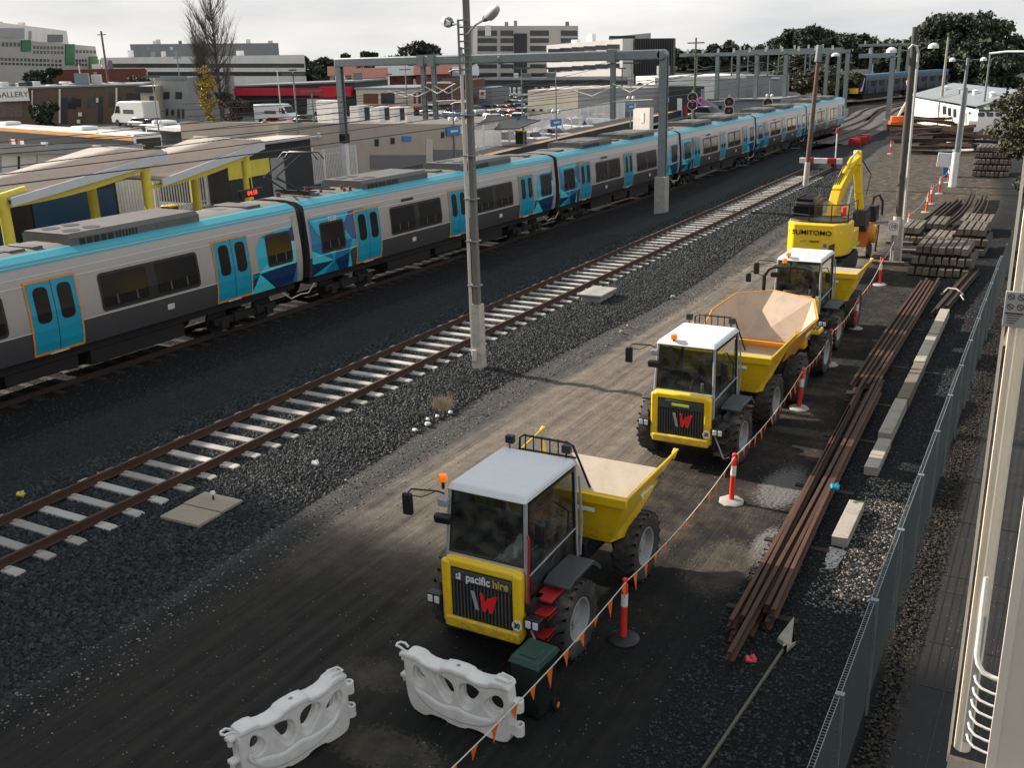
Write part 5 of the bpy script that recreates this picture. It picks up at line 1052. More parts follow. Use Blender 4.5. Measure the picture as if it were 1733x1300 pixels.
MB().bx(-.12, .02, -.21, -.15, .35, .7).build('junction_box', M['conduit'], cp, bevel=.01)
for zz in (2.6, 3.9, 5.1, 6.3, 7.4): MB().bx(-.22, .14, -.18, .13, zz, zz + .03).build('conduit_strap', M['galv'], cp)
m = MB(); m.bx(-.2, -.15, -.18, -.14, 8.5, 9.9)
for q in range(8): m.bx(-.18, .16, -.17, -.13, 8.6 + q * .18, 8.64 + q * .18)
m.build('climbing_ladder', M['galv'], cp)
m = MB(); m.bx(-.26, -.12, .12, .3, 8.1, 8.5); m.build('control_box', M['black'], cp, bevel=.02)
for zz, q in ((8.62, .55), (7.75, .5)): m = MB(); m.tube([(-.1, .1, zz), (-.3 - q * .6, .2, zz - .02), (-.45 - q * .6, .22, zz - .08)], .025); m.build('bracket_arm', M['galv'], cp)
lamp(cp, (.05, -.1, 9.5), (2.02, -1.76, 10.10)); lamp(cp, (-.08, .1, 9.65), (-1.52, 1.14, 9.96))
rp_ = empty('lamp_pole', (-6.88, 46.12, 0), 'thick dark timber pole with white conduit and two white lamps, behind the speed sign', 'lamp pole', rz=0)
m = MB(); m.cyl((0, 0, 1.9), (0, 0, 9.6), .145, .115, n=14); m.build('pole', M['pole'], rp_); MB().cyl((0, 0, 0), (0, 0, 1.9), .2, .19, n=14).build('painted_foot', M['polepaint'], rp_)
m = MB(); m.tube([(.27, -.12, 0), (.24, -.12, 4), (.21, -.1, 8.6), (.12, -.14, 8.85), (-.02, -.18, 8.9), (-.14, -.18, 8.75)], .055, 8); m.build('conduit', M['conduit'], rp_)
def small_lamp(parent, c, arm0, sz=.22):
    a = MB().tube([arm0, ((arm0[0] + c[0]) / 2, arm0[1], (arm0[2] + c[2]) / 2 + .03), c], .022).build('lamp_arm', M['galv'], parent)
    MB().lathe([(sz, -.1), (sz * .95, .02), (sz * .5, .1), (.05, .12)], c, 16).build('lamp_head', M['white'], a)
small_lamp(rp_, (-.85, 0, 8.72), (-.1, 0, 8.65)); small_lamp(rp_, (.75, 0, 8.85), (.1, 0, 8.65))
mp_ = empty('timber_pole', (-16.18, 68.68, 0), 'slim brown timber pole with whitewashed foot standing at the end of the empty track', 'pole')
MB().cyl((0, 0, 1.6), (.3, 0, 8.9), .16, .12, n=12).build('pole', mat('red brown pole', (.14, .085, .065), .85, var=.3), mp_); MB().cyl((-.05, 0, 0), (0, 0, 1.7), .19, .17, n=12).build('painted_foot', M['polepaint'], mp_)
m = MB(); m.cyl((.25, 0, 8.0), (.3, 0, 9.0), .22, .2); m.build('pole_cap', M['galv'], mp_); small_lamp(mp_, (1.3, 0, 8.4), (.35, 0, 8.3), .28)
for (px, py, tx, ty, r0, kd, lab) in ((1588, 215, 1605, 62, .2, 's', 'plain pale tapered pole beside the long white shed'), (1612, 316, 1647, 97, .17, 'l', 'grey pole with white foot and crosswise lamps beside the blue bin'), (1658, 232, 1676, 90, .14, 'a', 'slim steel mast with long horizontal arm beyond the sleeper stacks')):
    q = Z(px, py); zt = Yp(tx, ty, q[1])[2]; o = empty('street_pole', (q[0], q[1], 0), lab, 'pole'); MB().cyl((0, 0, 0), (.1, 0, zt), r0, r0 * .5, n=12).build('pole', M['galv'] if kd != 's' else M['concrete'], o)
    if kd == 'l':
        MB().cyl((-.02, 0, 0), (0, 0, 2.2), .25, .22, n=12).build('painted_foot', M['white'], o); small_lamp(o, (-.8, 0, zt - .1), (0, 0, zt - .2), .2); small_lamp(o, (1.0, 0, zt - .1), (0, 0, zt - .2), .2); MB().cyl((.2, .1, 2), (.22, .1, 6.2), .07).build('conduit', M['conduit'], o)
    if kd == 'a': MB().tube([(0, 0, zt), (1.5, -.5, zt + .15), (5, -2, zt + .1)], .09).build('arm', M['white'], o); MB().cyl((0, 0, 0), (0, 0, 2), .25).build('painted_foot', M['white'], o)
pg = [empty('guide_post', (*Z(1603, 297)[:2], 0), 'short white post between the blue bin and the pole', 'post')]
MB().cyl((0, 0, 0), (0, 0, 1.0), .07).build('post', M['white'], pg[0])
# ================= MESH FENCE =================
def fence_x(y): return -1.72 - .018 * (y - 10)
y0, y1, hF = 8.2, 41.0, 1.8
step = 2.35; n = int((y1 - y0) / step)
fb = empty('mesh_fence', (fence_x(y0), y0, 0), 'grey green welded mesh fence running along the right side of the yard', 'fence')
ang = math.atan2(.018, 1)
for k in range(n + 1):
    yy = y0 + k * step; m = MB(); m.bx(.02, .055, -.018, .018, 0, hF + .02); m.bx(-.05, .055, -.04, .04, hF - .01, hF + .04)
    m.build('post', M['galv'], fb).location = (fence_x(yy) - fence_x(y0), yy - y0, 0)
for k in range(n):
    ya = k * step; m = MB(); N_ = int(step / .025)
    vs = []; fs = []
    for q in range(N_):
        yy = ya + .03 + q * (step - .06) / N_; x = fence_x(y0 + yy) - fence_x(y0); m.hexa([(x - .003, yy, .05), (x + .003, yy, .05), (x + .003, yy + .006, .05), (x - .003, yy + .006, .05), (x - .003, yy, hF), (x + .003, yy, hF), (x + .003, yy + .006, hF), (x - .003, yy + .006, hF)])
    for q in range(24):
        zz = .06 + q * (hF - .08) / 23; xa, xb = fence_x(y0 + ya) - fence_x(y0), fence_x(y0 + ya + step) - fence_x(y0); m.hexa([(xa - .006, ya, zz), (xa, ya, zz), (xb, ya + step, zz), (xb - .006, ya + step, zz), (xa - .006, ya, zz + .007), (xa, ya, zz + .007), (xb, ya + step, zz + .007), (xb - .006, ya + step, zz + .007)])
    m.build('mesh_panel', M['fence'], fb, smooth=0)
    m = MB()
    for s_ in (-.05, .01): xa, xb = fence_x(y0 + ya) - fence_x(y0) + s_, fence_x(y0 + ya + step) - fence_x(y0) + s_; m.cyl((xa, ya + .05, hF + .02), (xb, ya + step - .05, hF + .02), .006, n=5)
    for q in range(40): yy = ya + .06 + q * (step - .1) / 40; x = fence_x(y0 + yy) - fence_x(y0); m.cyl((x - .05, yy, hF + .02), (x + .01, yy, hF + .02), .004, n=4)
    m.build('top_strip', M['galv'], fb)
fb2 = empty('mesh_fence', (-2.2, 35.2, 0), 'far mesh fence with grey posts behind the first fence, by the sunlit paving', 'fence')
for k in range(17): MB().bx(-.03, .03, -.03, .03, 0, 1.85).build('post', M['galv'], fb2).location = (-.03 * k, k * 3, 0)
m = MB()
for q in range(30): zz = .1 + q * .058; m.hexa([(-.002, 0, zz), (.002, 0, zz), (-.47, 48, zz), (-.474, 48, zz), (-.002, 0, zz + .01), (.002, 0, zz + .01), (-.47, 48, zz + .01), (-.474, 48, zz + .01)])
for q in range(500): yy = q * .096; x = -.0098 * yy; m.hexa([(x - .003, yy, .1), (x + .003, yy, .1), (x + .003, yy + .008, .1), (x - .003, yy + .008, .1), (x - .003, yy, 1.8), (x + .003, yy, 1.8), (x + .003, yy + .008, 1.8), (x - .003, yy + .008, 1.8)])
m.build('mesh_panel', M['fence'], fb2, smooth=0)
# ================= FOOTPATH =================
m = MB(); rows = int((60 - 4) / .6)
m.quad((-1.35, 4, 0), (1.6, 4, 0), (1.6, 34, 0), (-1.55, 34, 0)); m.build('footpath', M['paver'], kind='structure', smooth=0)
m = MB()
for k in range(10): m.bx(-1.35, 1.6, 5 + k * 3.0, 5.02 + k * 3.0, .002, .006)
for q in (-.85, -.3, .3): m.bx(q, q + .012, 4, 34, .003, .006)
m.build('path_joints', M['black'], kind='structure', smooth=0)
m = MB(); m.bx(-1.62, -1.15, 33.5, 75, 0, .06); m.build('paving_strip', M['pad'], kind='structure', bevel=.01)
stones('leaf_litter', 9000, lambda y: (-1.70 - .018 * (y - 10) + .05, -1.15 - .01 * y), (8, 42), .028, zero, [mat('dead leaf tan', (.075, .055, .038), .9), mat('dead leaf dark', (.035, .028, .022), .9), mat('dead leaf brown', (.035, .025, .018), .9), mat('dead leaf black', (.02, .018, .016), .9), mat('dead leaf grey', (.04, .036, .03), .9), mat('dead leaf soil', (.025, .022, .018), .9)], 'dead leaves and bark between fence and footpath', seed=8)
stones('path_litter', 1500, lambda y: (y * 0 - 1.3, y * 0 + .2), (7, 40), .009, zero, SP, 'pale crumbs scattered over the footpath', seed=9)
# ================= NEAR STAIR TOWER (right edge) =================
st = empty('stair_landing', (0, 6, 4.7), 'cream steel landing corner with round post and white hooped rails at the right edge', 'stair landing')
def SY(px, py, Y=6.0): q = Yp(px, py, Y); return (q[0], q[1] - 6, q[2] - 4.7)
m = MB(); m.bx(-.29, .35, -.25, .02, -.1, -.02); m.build('landing_slab', M['darkgrey'], st); m = MB(); m.bx(-.295, .35, -.28, -.25, -.16, .0); m.build('landing_edge', M['creamsteel'], st)
m = MB(); m.bx(-.055, .30, -.2, -.16, -.3, 4.5); m.build('wall_panel', M['creamsteel'], st); m = MB(); m.bx(-.075, -.02, -.23, -.15, -.3, 4.5); m.build('corner_trim', M['creamsteel'], st, bevel=.004)
m = MB(); m.cyl((-.225, .1, .0), (-.225, .1, 4.5), .05, n=20); m.build('round_post', M['creamsteel'], st)
m = MB(); m.bx(-.305, -.29, .05, .08, -.1, 4.5); m.build('edge_trim', M['creamsteel'], st)
m = MB(); m.bx(-.225, -.185, .02, .035, .1, 1.0); m.build('bracket_plate', M['cabgrey'], st)
m = MB(); m.tube([(-.215, .06, 1.25), (-.21, .0, .75), (-.195, -.02, .70), (-.16, -.03, .655), (-.11, -.035, .64), (-.05, -.035, .63)], .016, 12); m.build('handrail', M['whitesteel'], st)
for q in range(6): zz = .59 - q * .085; m = MB(); m.tube([(-.205, .015, zz), (-.195, -.01, zz - .02), (-.16, -.03, zz - .045), (-.1, -.035, zz - .06), (-.04, -.035, zz - .065)], .0085, 10); m.build('rail_hoop', M['whitesteel'], st)
m = MB(); m.bx(-.305, -.19, .01, .025, 2.80, 3.0); sgn = m.build('notice_plate', M['cabgrey'], st, bevel=.004)
for k, (dx, zz) in enumerate(((-.275, 2.97), (-.225, 2.97), (-.275, 2.915), (-.225, 2.915))): MB().lathe([(.017, 0), (.017, -.003), (.014, -.003), (.014, 0)], (dx, .01, zz), 18, 'y', closed=True).build('symbol_ring', M['black'], sgn)
for k, (dx, zz) in enumerate(((-.275, 2.97), (-.225, 2.97), (-.275, 2.915), (-.225, 2.915))): MB().rbx((dx, .008, zz), (.024, .003, .004), 0, 0, .7).build('symbol_bar', M['black'], sgn)
MB().bx(-.295, -.205, .007, .011, 2.875, 2.882).build('divider', M['black'], sgn)
for k in range(4): MB().bx(-.285, -.215 - (.01 * k), .007, .011, 2.865 - k * .014, 2.868 - k * .014).build('text_line', M['black'], sgn)
hs = MB().tube([(-.62, 9.9, .3), (-.45, 9.95, .34), (-.3, 9.85, .3), (-.35, 9.6, .2)], .025); hs.build('orange_hose', M['bred'], label='loop of orange red hose on the footpath at the bottom right', cat='hose')
# ================= OFF-FRAME OVERBRIDGE, AND A BLOCK ADDED TO SHADE THE FRONT OF THE YARD =================
o = empty('shade_block', (-62, -12, 0), 'tall pale block added out of view at left to shade the front of the yard', 'building')
m = MB(); m.bx(-10, 13, -40, 25.6, 0, 31); m.build('wall', M['concwall'], o)
for k in range(8):
    for q in range(9): MB().bx(13, 13.06, -36 + q * 7, -31 + q * 7, 2 + k * 3.6, 4 + k * 3.6).build('window', M['winglass'], o)
o = empty('overbridge', (0, -12, 0), 'concrete footbridge over the tracks that the picture is taken from', 'bridge')
MB().bx(-50, 12, 8.6, 11.2, 6.9, 7.3).build('deck', M['concrete'], o); MB().bx(-50, 12, 11.0, 11.2, 7.3, 8.25).build('parapet', M['concrete'], o)
for xx in (-45, -30, -20.5, -11, 6): MB().bx(xx - .5, xx + .5, 9.2, 10.4, 0, 6.9).build('pier', M['concrete'], o)
# ================= PORTAL GANTRY =================
pgY = 56.1; gt = empty('overhead_gantry', (-21.5, pgY, 0), 'grey steel overhead line gantry with concrete plinth spanning the tracks and platform', 'gantry')
st_ = M['galv']
def hcol(m, x, y, z0, z1, w_=.42): m.bx(x - w_ / 2, x + w_ / 2, y - w_ / 2, y - w_ / 2 + .07, z0, z1); m.bx(x - w_ / 2, x + w_ / 2, y + w_ / 2 - .07, y + w_ / 2, z0, z1); m.bx(x - .04, x + .04, y - w_ / 2 + .07, y + w_ / 2 - .07, z0, z1)
MB().bx(-.33, .33, -.33, .33, -.3, 2.0).build('plinth', M['concrete'], gt, bevel=.02)
m = MB(); hcol(m, 0, 0, 2.0, 8.55); m.build('column', st_, gt)
m = MB(); hcol(m, -22.9, 0, 3.6, 8.6, .4); m.build('column', st_, gt); MB().bx(-23.15, -22.65, -.25, .25, 3.5, 4.1).build('cable_box', M['black'], gt); MB().bx(-23.05, -22.75, -.2, .2, .9, 3.5).build('column_foot', M['white'], gt)
m = MB(); m.bx(-23.1, -.1, -.3, .3, 8.45, 9.0); m.lathe([(.3, -.3), (.3, .3)], (-.1, 0, 8.7), 20, 'y'); m.build('beam', st_, gt, bevel=.08, seg=3)
for hx in (-16.2, -15.4, -3.1):
    m = MB(); hcol(m, hx, 0, 5.1 if hx < -10 else 5.2, 8.45, .26); m.bx(hx - .25, hx + .25, -.36, .36, 8.35, 9.06); h = m.build('drop_post', st_, gt)
    m = MB(); m.tube([(hx, -.1, 7.2), (hx + 1.2, -.3, 6.7), (hx + 2.6, -.4, 7.3)], .04); m.tube([(hx, -.1, 7.0), (hx - 1.2, -.3, 6.5), (hx - 2.6, -.4, 6.9)], .04); m.tube([(hx, -.1, 6.2), (hx + 2.6, -.4, 6.3)], .03); m.build('registration_arm', M['conduit'], h)
for hx in (-12.5, -10.5): MB().lathe([(.34, -.07), (.34, .07)], (hx, 0, 8.72), 16, 'x').build('beam_strap', st_, gt)
# distant gantries
def gantry(Y, cols, x0p, x1p, zb, lab, g='distant overhead line gantries'):
    xs = [Yp(p, 150, Y)[0] for p in cols]; xa, xb = Yp(x0p, 120, Y)[0], Yp(x1p, 120, Y)[0]
    r = empty('overhead_gantry', (xa, Y, 0), lab, 'gantry', g)
    for x in xs: m = MB(); hcol(m, x - xa, 0, -.3, zb, .5); m.build('column', st_, r); MB().bx(x - xa - .45, x - xa + .45, -.45, .45, -.4, .9).build('plinth', M['concrete'], r)
    m = MB(); m.bx(0, xb - xa, -.25, .25, zb - .1, zb + .35); m.build('beam', st_, r)
    for q in range(int((xb - xa) / 2.2)):
        m = MB(); m.bx(1 + q * 2.2, 1.25 + q * 2.2, -.1, .1, zb + .35, zb + .9); m.build('insulator', M['conduit'], r)
    for q in range(int((xb - xa) / 5)):
        m = MB(); x = 2.5 + q * 5; m.cyl((x, 0, 5.2), (x, 0, zb), .1); m.tube([(x, -.1, 6.9), (x + 1, 0, 6.4), (x + 2.6, 0, 6.6)], .05); m.tube([(x, 0, 5.4), (x + 2.4, 0, 5.9)], .04); m.build('drop_arm', M['galv'], r)
gantry(142, [1213, 1279, 1328, 1431], 1150, 1436, 8.0, 'long gantry behind the long train carrying round insulators')
gantry(170, [1248, 1397, 1417], 1240, 1424, 8.2, 'gantry beyond the long one in front of the pale shed')
gantry(122, [1507], 1452, 1512, 7.6, 'gantry on a concrete foot beside the distant train')
gantry(205, [1470, 1517, 1532], 1450, 1540, 8.6, 'farthest gantry over the distant train')
# ================= OVERHEAD WIRES =================
def wire(p, q, sag, lab, r=.018, n=14):
    o = Vector(p); pts = []
    for k in range(n + 1): t_ = k / n; pts.append((p[0] + (q[0] - p[0]) * t_ - o.x, p[1] + (q[1] - p[1]) * t_ - o.y, p[2] + (q[2] - p[2]) * t_ - sag * 4 * t_ * (1 - t_) - o.z))
    MB().tube(pts, r, 5).build('overhead_wire', M['black'], label=lab, cat='wire', group='overhead line wires').location = p
for k, (x, z, x2, z2) in enumerate(((-25.3, 6.1, -25.5, 6.0), (-25.4, 7.2, -25.5, 7.4), (-31.5, 5.7, -32.5, 5.7), (-31.6, 6.9, -32.5, 7.2), (-34, 5.6, -37.5, 5.6), (-34, 6.9, -37.5, 7.2))):
    nm_ = ['over the long train', 'over the empty platform track', 'over the platform edge'][k // 2]
    wire((x, 8, z), (x2, 56.1, z2), .15 if k % 2 == 0 else .7, ('contact' if k % 2 == 0 else 'carrier') + ' wire ' + nm_ + ', near span', .02 if k % 2 == 0 else .016)
    wire((x2, 56.1, z2), (x2 - 3, 142, z2 - .3), .15 if k % 2 == 0 else .9, ('contact' if k % 2 == 0 else 'carrier') + ' wire ' + nm_ + ', far span', .02)
for k in range(5): wire((-38 - k * 1.6, 30 + k * 3, 6.0 + k * .2), (-34 + k * 3, 95, 6.5 + .4 * k), .5, 'slanting cable above the platform, %s from the left' % ['first', 'second', 'third', 'fourth', 'fifth'][k], .018)
for k in range(4): wire((-37.7, 56.1, 5.8 + k * .6), (-46, 92 + k * 5, 6.0 + k * .7), .5, 'cable from the gantry drop post to the car park mast, %s from below' % ['first', 'second', 'third', 'fourth'][k], .02)
# ================= PLATFORM =================
edge = [(-34.2, 2), (-35.6, 20), (-37.0, 40), (-39.5, 50.5), (-44.1, 75), (-46.7, 100), (-50.5, 140)]
back = [(-47, 2), (-47, 20), (-47, 40), (-47.5, 52), (-48.5, 75), (-50.5, 100), (-53, 140)]
m = MB(); n = len(edge)
m.add([(x, y, .9) for x, y in edge] + [(x, y, .9) for x, y in back] + [(x, y, -.7) for x, y in edge], [(i, i + 1, n + i + 1, n + i) for i in range(n - 1)] + [(2 * n + i, 2 * n + i + 1, i + 1, i) for i in range(n - 1)]); m.build('platform', M['asphalt'], kind='structure', smooth=0)
def strip(nm, mt, off, wd, z):
    m = MB(); m.add([(x - off, y, z) for x, y in edge] + [(x - off - wd, y, z) for x, y in edge], [(i, i + 1, n + i + 1, n + i) for i in range(n - 1)]); m.build(nm, mt, kind='structure', smooth=0)
strip('platform_coping', M['concrete'], 0, .4, .905); strip('tactile_line', M['torange'], .45, .35, .91)
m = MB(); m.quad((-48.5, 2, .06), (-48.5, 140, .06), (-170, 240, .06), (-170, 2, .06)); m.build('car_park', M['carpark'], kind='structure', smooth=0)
m = MB(); m.quad((-48.2, 70, .075), (-47.5, 128, .075), (-62, 128, .075), (-60, 72, .075)); m.build('car_park_apron', mat('pale concrete apron', (.34, .32, .30), .9, var=.1, scale=.3, dirt=.4, dscale=.3, dirtcol=(.25, .24, .23)), kind='structure', smooth=0)
# canopies
def canopy(y0, y1, z0, z1, lab):
    r = empty('platform_canopy', (-38, y0, .9), lab, 'canopy', 'tilted canopies over the platform'); X0, X1 = -37.5 + 38, -42.2 + 38; L_ = y1 - y0; a, b_ = z0 - .9, z1 - .9
    MB().hexa([(X1, -.2, a - .08), (X0, -.2, a - .08), (X0, L_ + .15, b_ - .08), (X1, L_, b_ + .1), (X1, -.2, a), (X0, -.2, a), (X0, L_ + .15, b_), (X1, L_, b_ + .18)]).build('roof_sheet', M['canopy'], r, smooth=0)
    m = MB()
    for k in range(24): x = X1 + (X0 - X1) * (k + .5) / 24; m.hexa([(x - .02, -.15, a), (x + .02, -.15, a), (x + .02, L_ + .1, b_), (x - .02, L_ + .1, b_ + .08), (x - .02, -.15, a + .03), (x + .02, -.15, a + .03), (x + .02, L_ + .1, b_ + .06), (x - .02, L_ + .1, b_ + .14)])
    m.build('roof_rib', M['canopy'], r)
    m = MB(); m.hexa([(X0, -.25, a - .32), (X0 + .06, -.25, a - .32), (X0 + .06, L_ + .2, b_ - .38), (X0, L_ + .2, b_ - .38), (X0, -.25, a + .02), (X0 + .06, -.25, a + .02), (X0 + .06, L_ + .2, b_ + .03), (X0, L_ + .2, b_ + .03)]); m.build('fascia', M['canopyedge'], r)
    m = MB(); m.hexa([(X1 - .1, L_, b_ + .05), (X0, L_ + .12, b_ - .1), (X0, L_ + .22, b_ - .1), (X1 - .1, L_ + .1, b_ + .05), (X1 - .1, L_, b_ + .24), (X0, L_ + .12, b_ + .06), (X0, L_ + .22, b_ + .06), (X1 - .1, L_ + .1, b_ + .24)]); m.build('top_edge', M['white'], r)
    for xx in (X0 - .45, X1 + .4):
        m = MB(); pts = []
        for k in range(9): t_ = k / 8; pts.append((xx, -.6 + (L_ + .9) * t_, a - .45 + (b_ - a) * t_ - .25 * math.sin(t_ * 3.1) + .1))
        boxbeam(m, [((p[0], p[1], p[2]), .14 - .06 * abs(i - 6) / 6) for i, p in enumerate(pts)], .09); m.build('curved_beam', M['platyel'], r)
    for xx in (X0 - .45, X1 + .4):
        MB().cyl((xx, L_ - .8, 0), (xx, L_ - .8, b_ - .5), .24, .22, 18).build('column', M['platyel'], r)
    return r
canopy(26.1, 33.95, 4.0, 5.05, 'nearer tilted platform canopy with yellow columns, at the left edge')
canopy(33.9, 40.5, 3.85, 4.98, 'farther tilted platform canopy next to the dark station building')
cn = canopy(18.5, 26.6, 3.9, 4.6, 'yellow platform columns and curved beams at the left edge')
for ch in list(cn.children):
    if ch.name.split('.')[0] in ('roof_sheet', 'roof_rib', 'fascia', 'top_edge'): bpy.data.objects.remove(ch)
def box_thing(nm, lab, cat, x0, x1, y0, y1, z0, z1, mt, bevel=.02, group=None): return MB().bx(x0 - x0, x1 - x0, 0, y1 - y0, 0, z1 - z0).build(nm, mt, label=lab, cat=cat, group=group, bevel=bevel)
def put(o, *p): o.location = p; return o
sb = empty('station_building', (-43.6, 44.2, .9), 'dark grey station building with a yellow green band and white flat awning', 'building')
MB().bx(-6, 0, 0, 7.4, 0, 3.3).build('wall', M['blackwall'], sb); MB().bx(0, .04, -.1, 3.4, 1.5, 2.45).build('yellow_band', M['platyel'], sb); MB().bx(0, .05, 3.5, 4.7, 0, 2.4).build('door', M['cabgrey'], sb, bevel=.02)
MB().bx(-2.6, .6, -2.5, 7.6, 3.3, 3.45).build('awning_roof', M['concwall'], sb, bevel=.03); m = MB(); m.hexa([(0, -3, 3.2), (.3, -3, 3.2), (.3, 1, 3.4), (0, 1, 3.4), (0, -3, 4.2), (.3, -3, 4.2), (.3, 1, 3.6), (0, 1, 3.6)]); m.build('yellow_wing', M['platyel'], sb)
sb = empty('kiosk_wall', (-43.5, 22, .9), 'blue and dark station wall behind the yellow columns, with a teal poster', 'building')
MB().bx(-3, 0, 0, 14, 0, 3.0).build('wall', M['blackwall'], sb)
for a, b_ in ((1, 4.0), (6.2, 7.6), (9, 13.8)): MB().bx(0, .06, a, b_, .3, 2.1).build('blue_panel', M['bluewall'], sb)
MB().bx(0, .1, 4.5, 5.6, .9, 2.6).build('poster', mat('teal poster', (.06, .32, .30), .4), sb); MB().bx(0, .08, 7.8, 8.6, 0, 2.2).build('doorway', M['black'], sb)
MB().bx(-3.2, .1, -.2, 14.2, 3.0, 3.15).build('flat_roof', M['slate'], sb)
ck = empty('departure_clock', (-35.2, 37.0, 2.92), 'black platform clock showing 04:18 in red digits', 'clock'); ck.scale = (.6, .6, .6); MB().bx(-.1, .1, -1.3, 1.3, -.32, .32).build('housing', M['black'], ck, bevel=.02)
text('04:18', 'digits', M['led'], ck, (.12, 0, 0), (math.radians(90), 0, math.radians(90)), .5, bold=.01); MB().bx(-.06, .06, -.06, .06, .3, 1.2).build('hanger', M['black'], ck)
m = MB(); 
for k in range(9): m.add([(0, k * .6, 0), (0, k * .6 + .3, 0), (1.6, k * .6 + .9, 0), (1.6, k * .6 + .6, 0)], [(0, 1, 2, 3)])
o = m.build('hatched_marking', M['platyel'], kind='structure', smooth=0); o.location = (-40.5, 29, .915)
o = m.build('hatched_marking', M['platyel'], kind='structure', smooth=0); o.location = (-41.6, 41.5, .915)
for k, (x, y) in enumerate(((-41.2, 36.2), (-41.2, 37.3))):
    bb = empty('litter_bin', (x, y, .9), ['black platform bin with a red lid', 'black platform bin with a yellow lid'][k], 'bin'); MB().bx(-.3, .3, -.3, .3, 0, 1).build('body', M['binblack'], bb, bevel=.03); MB().bx(-.33, .33, -.33, .33, 1, 1.1).build('lid', [M['red'], M['yellow']][k], bb, bevel=.02)
bb = empty('litter_bin', (*Z(882, 243, .9)[:2], .9), 'black bin with a yellow lid on the far platform', 'bin'); MB().bx(-.4, .4, -.4, .4, 0, 1.1).build('body', M['binblack'], bb, bevel=.03); MB().bx(-.45, .45, -.45, .45, 1.1, 1.25).build('lid', M['yellow'], bb, bevel=.02)
# palisade fences
def palisade(x0, y0, x1, y1, z, h, sp, lab, mt=M['white'], w_=.035):
    L_ = math.hypot(x1 - x0, y1 - y0); r = empty('palisade_fence', (x0, y0, z), lab, 'fence', rz=math.atan2(y1 - y0, x1 - x0)); nn = int(L_ / 3)
    for k in range(nn + 1): MB().bx(-.06, .06, -.06, .06, 0, h).build('post', mt, r).location = (k * L_ / nn, 0, 0)
    for k in range(nn):
        m = MB(); a = k * L_ / nn; b_ = (k + 1) * L_ / nn; m.bx(a, b_, .03, .06, .25, .31); m.bx(a, b_, .03, .06, h - .4, h - .34)
        q = a + sp
        while q < b_ - .01: m.bx(q - w_, q + w_, -.01, .02, .08, h); q += sp
        m.build('pale_panel', mt, r, smooth=0)
palisade(-45.0, 50.9, -45.2, 58.2, .9, 2.3, .17, 'white palisade fence in front of the beige station building')
palisade(-45.3, 36.5, -45.3, 44, .9, 2.2, .2, 'white palisade fence behind the platform bins')
palisade(-46.6, 73.5, -53.2, 125, .0, 3.0, .26, 'long white fence between the far platform and the car park', w_=.045)
# platform masts with signs
def mast(px, py, z, h, lab, sign=True, cam_=True):
    q = Z(px, py, z); r = empty('platform_mast', (q[0], q[1], z), lab, 'mast', 'slim lamp masts on the platform'); s = math.hypot(q[0], q[1]) / 70
    MB().cyl((0, 0, 0), (0, 0, h), .07, .05, 10).build('pole', M['galv'], r); MB().bx(-.9, .9, -.1, .1, h - .1, h + .06).build('lamp_head', M['darkgrey'], r)
    if sign: b_ = MB().bx(-.02, .06, -1.1, .9, 1.9, 2.5).build('name_sign', M['bluesign'], r); MB().bx(.06, .08, -.6, .5, 2.12, 2.28).build('name_lettering', M['white'], b_); MB().bx(.06, .08, .92, 1.25, 1.9, 2.5).build('platform_number', M['white'], b_)
    if cam_:
        for s_ in (-1, 1): MB().lathe([(.05, 3.35), (.17, 3.2), (.17, 3.05), (.08, 2.95)], (s_ * .3, 0, 0), 12).build('camera_dome', M['white'], r)
mast(513, 318, .9, 7.2, 'left of the two masts beside the white palisade fence'); mast(540, 308, .9, 6.0, 'right of the two masts beside the white palisade fence'); mast(770, 268, .9, 6.2, 'mast with blue name sign just left of the tall lamp pole')
mast(885, 243, .9, 6.8, 'mast beside the yellow lidded bin', cam_=False); mast(942, 250, .9, 6.8, 'mast with blue name sign in front of the cream warehouse'); mast(1067, 215, .9, 6.8, 'mast with blue sign left of the gantry leg'); mast(1425 - 125, 205, 0, 5.5, 'mast near the round signals', sign=False)
mast(275, 268, .9, 7.0, 'mast rising between the two buses', sign=False)
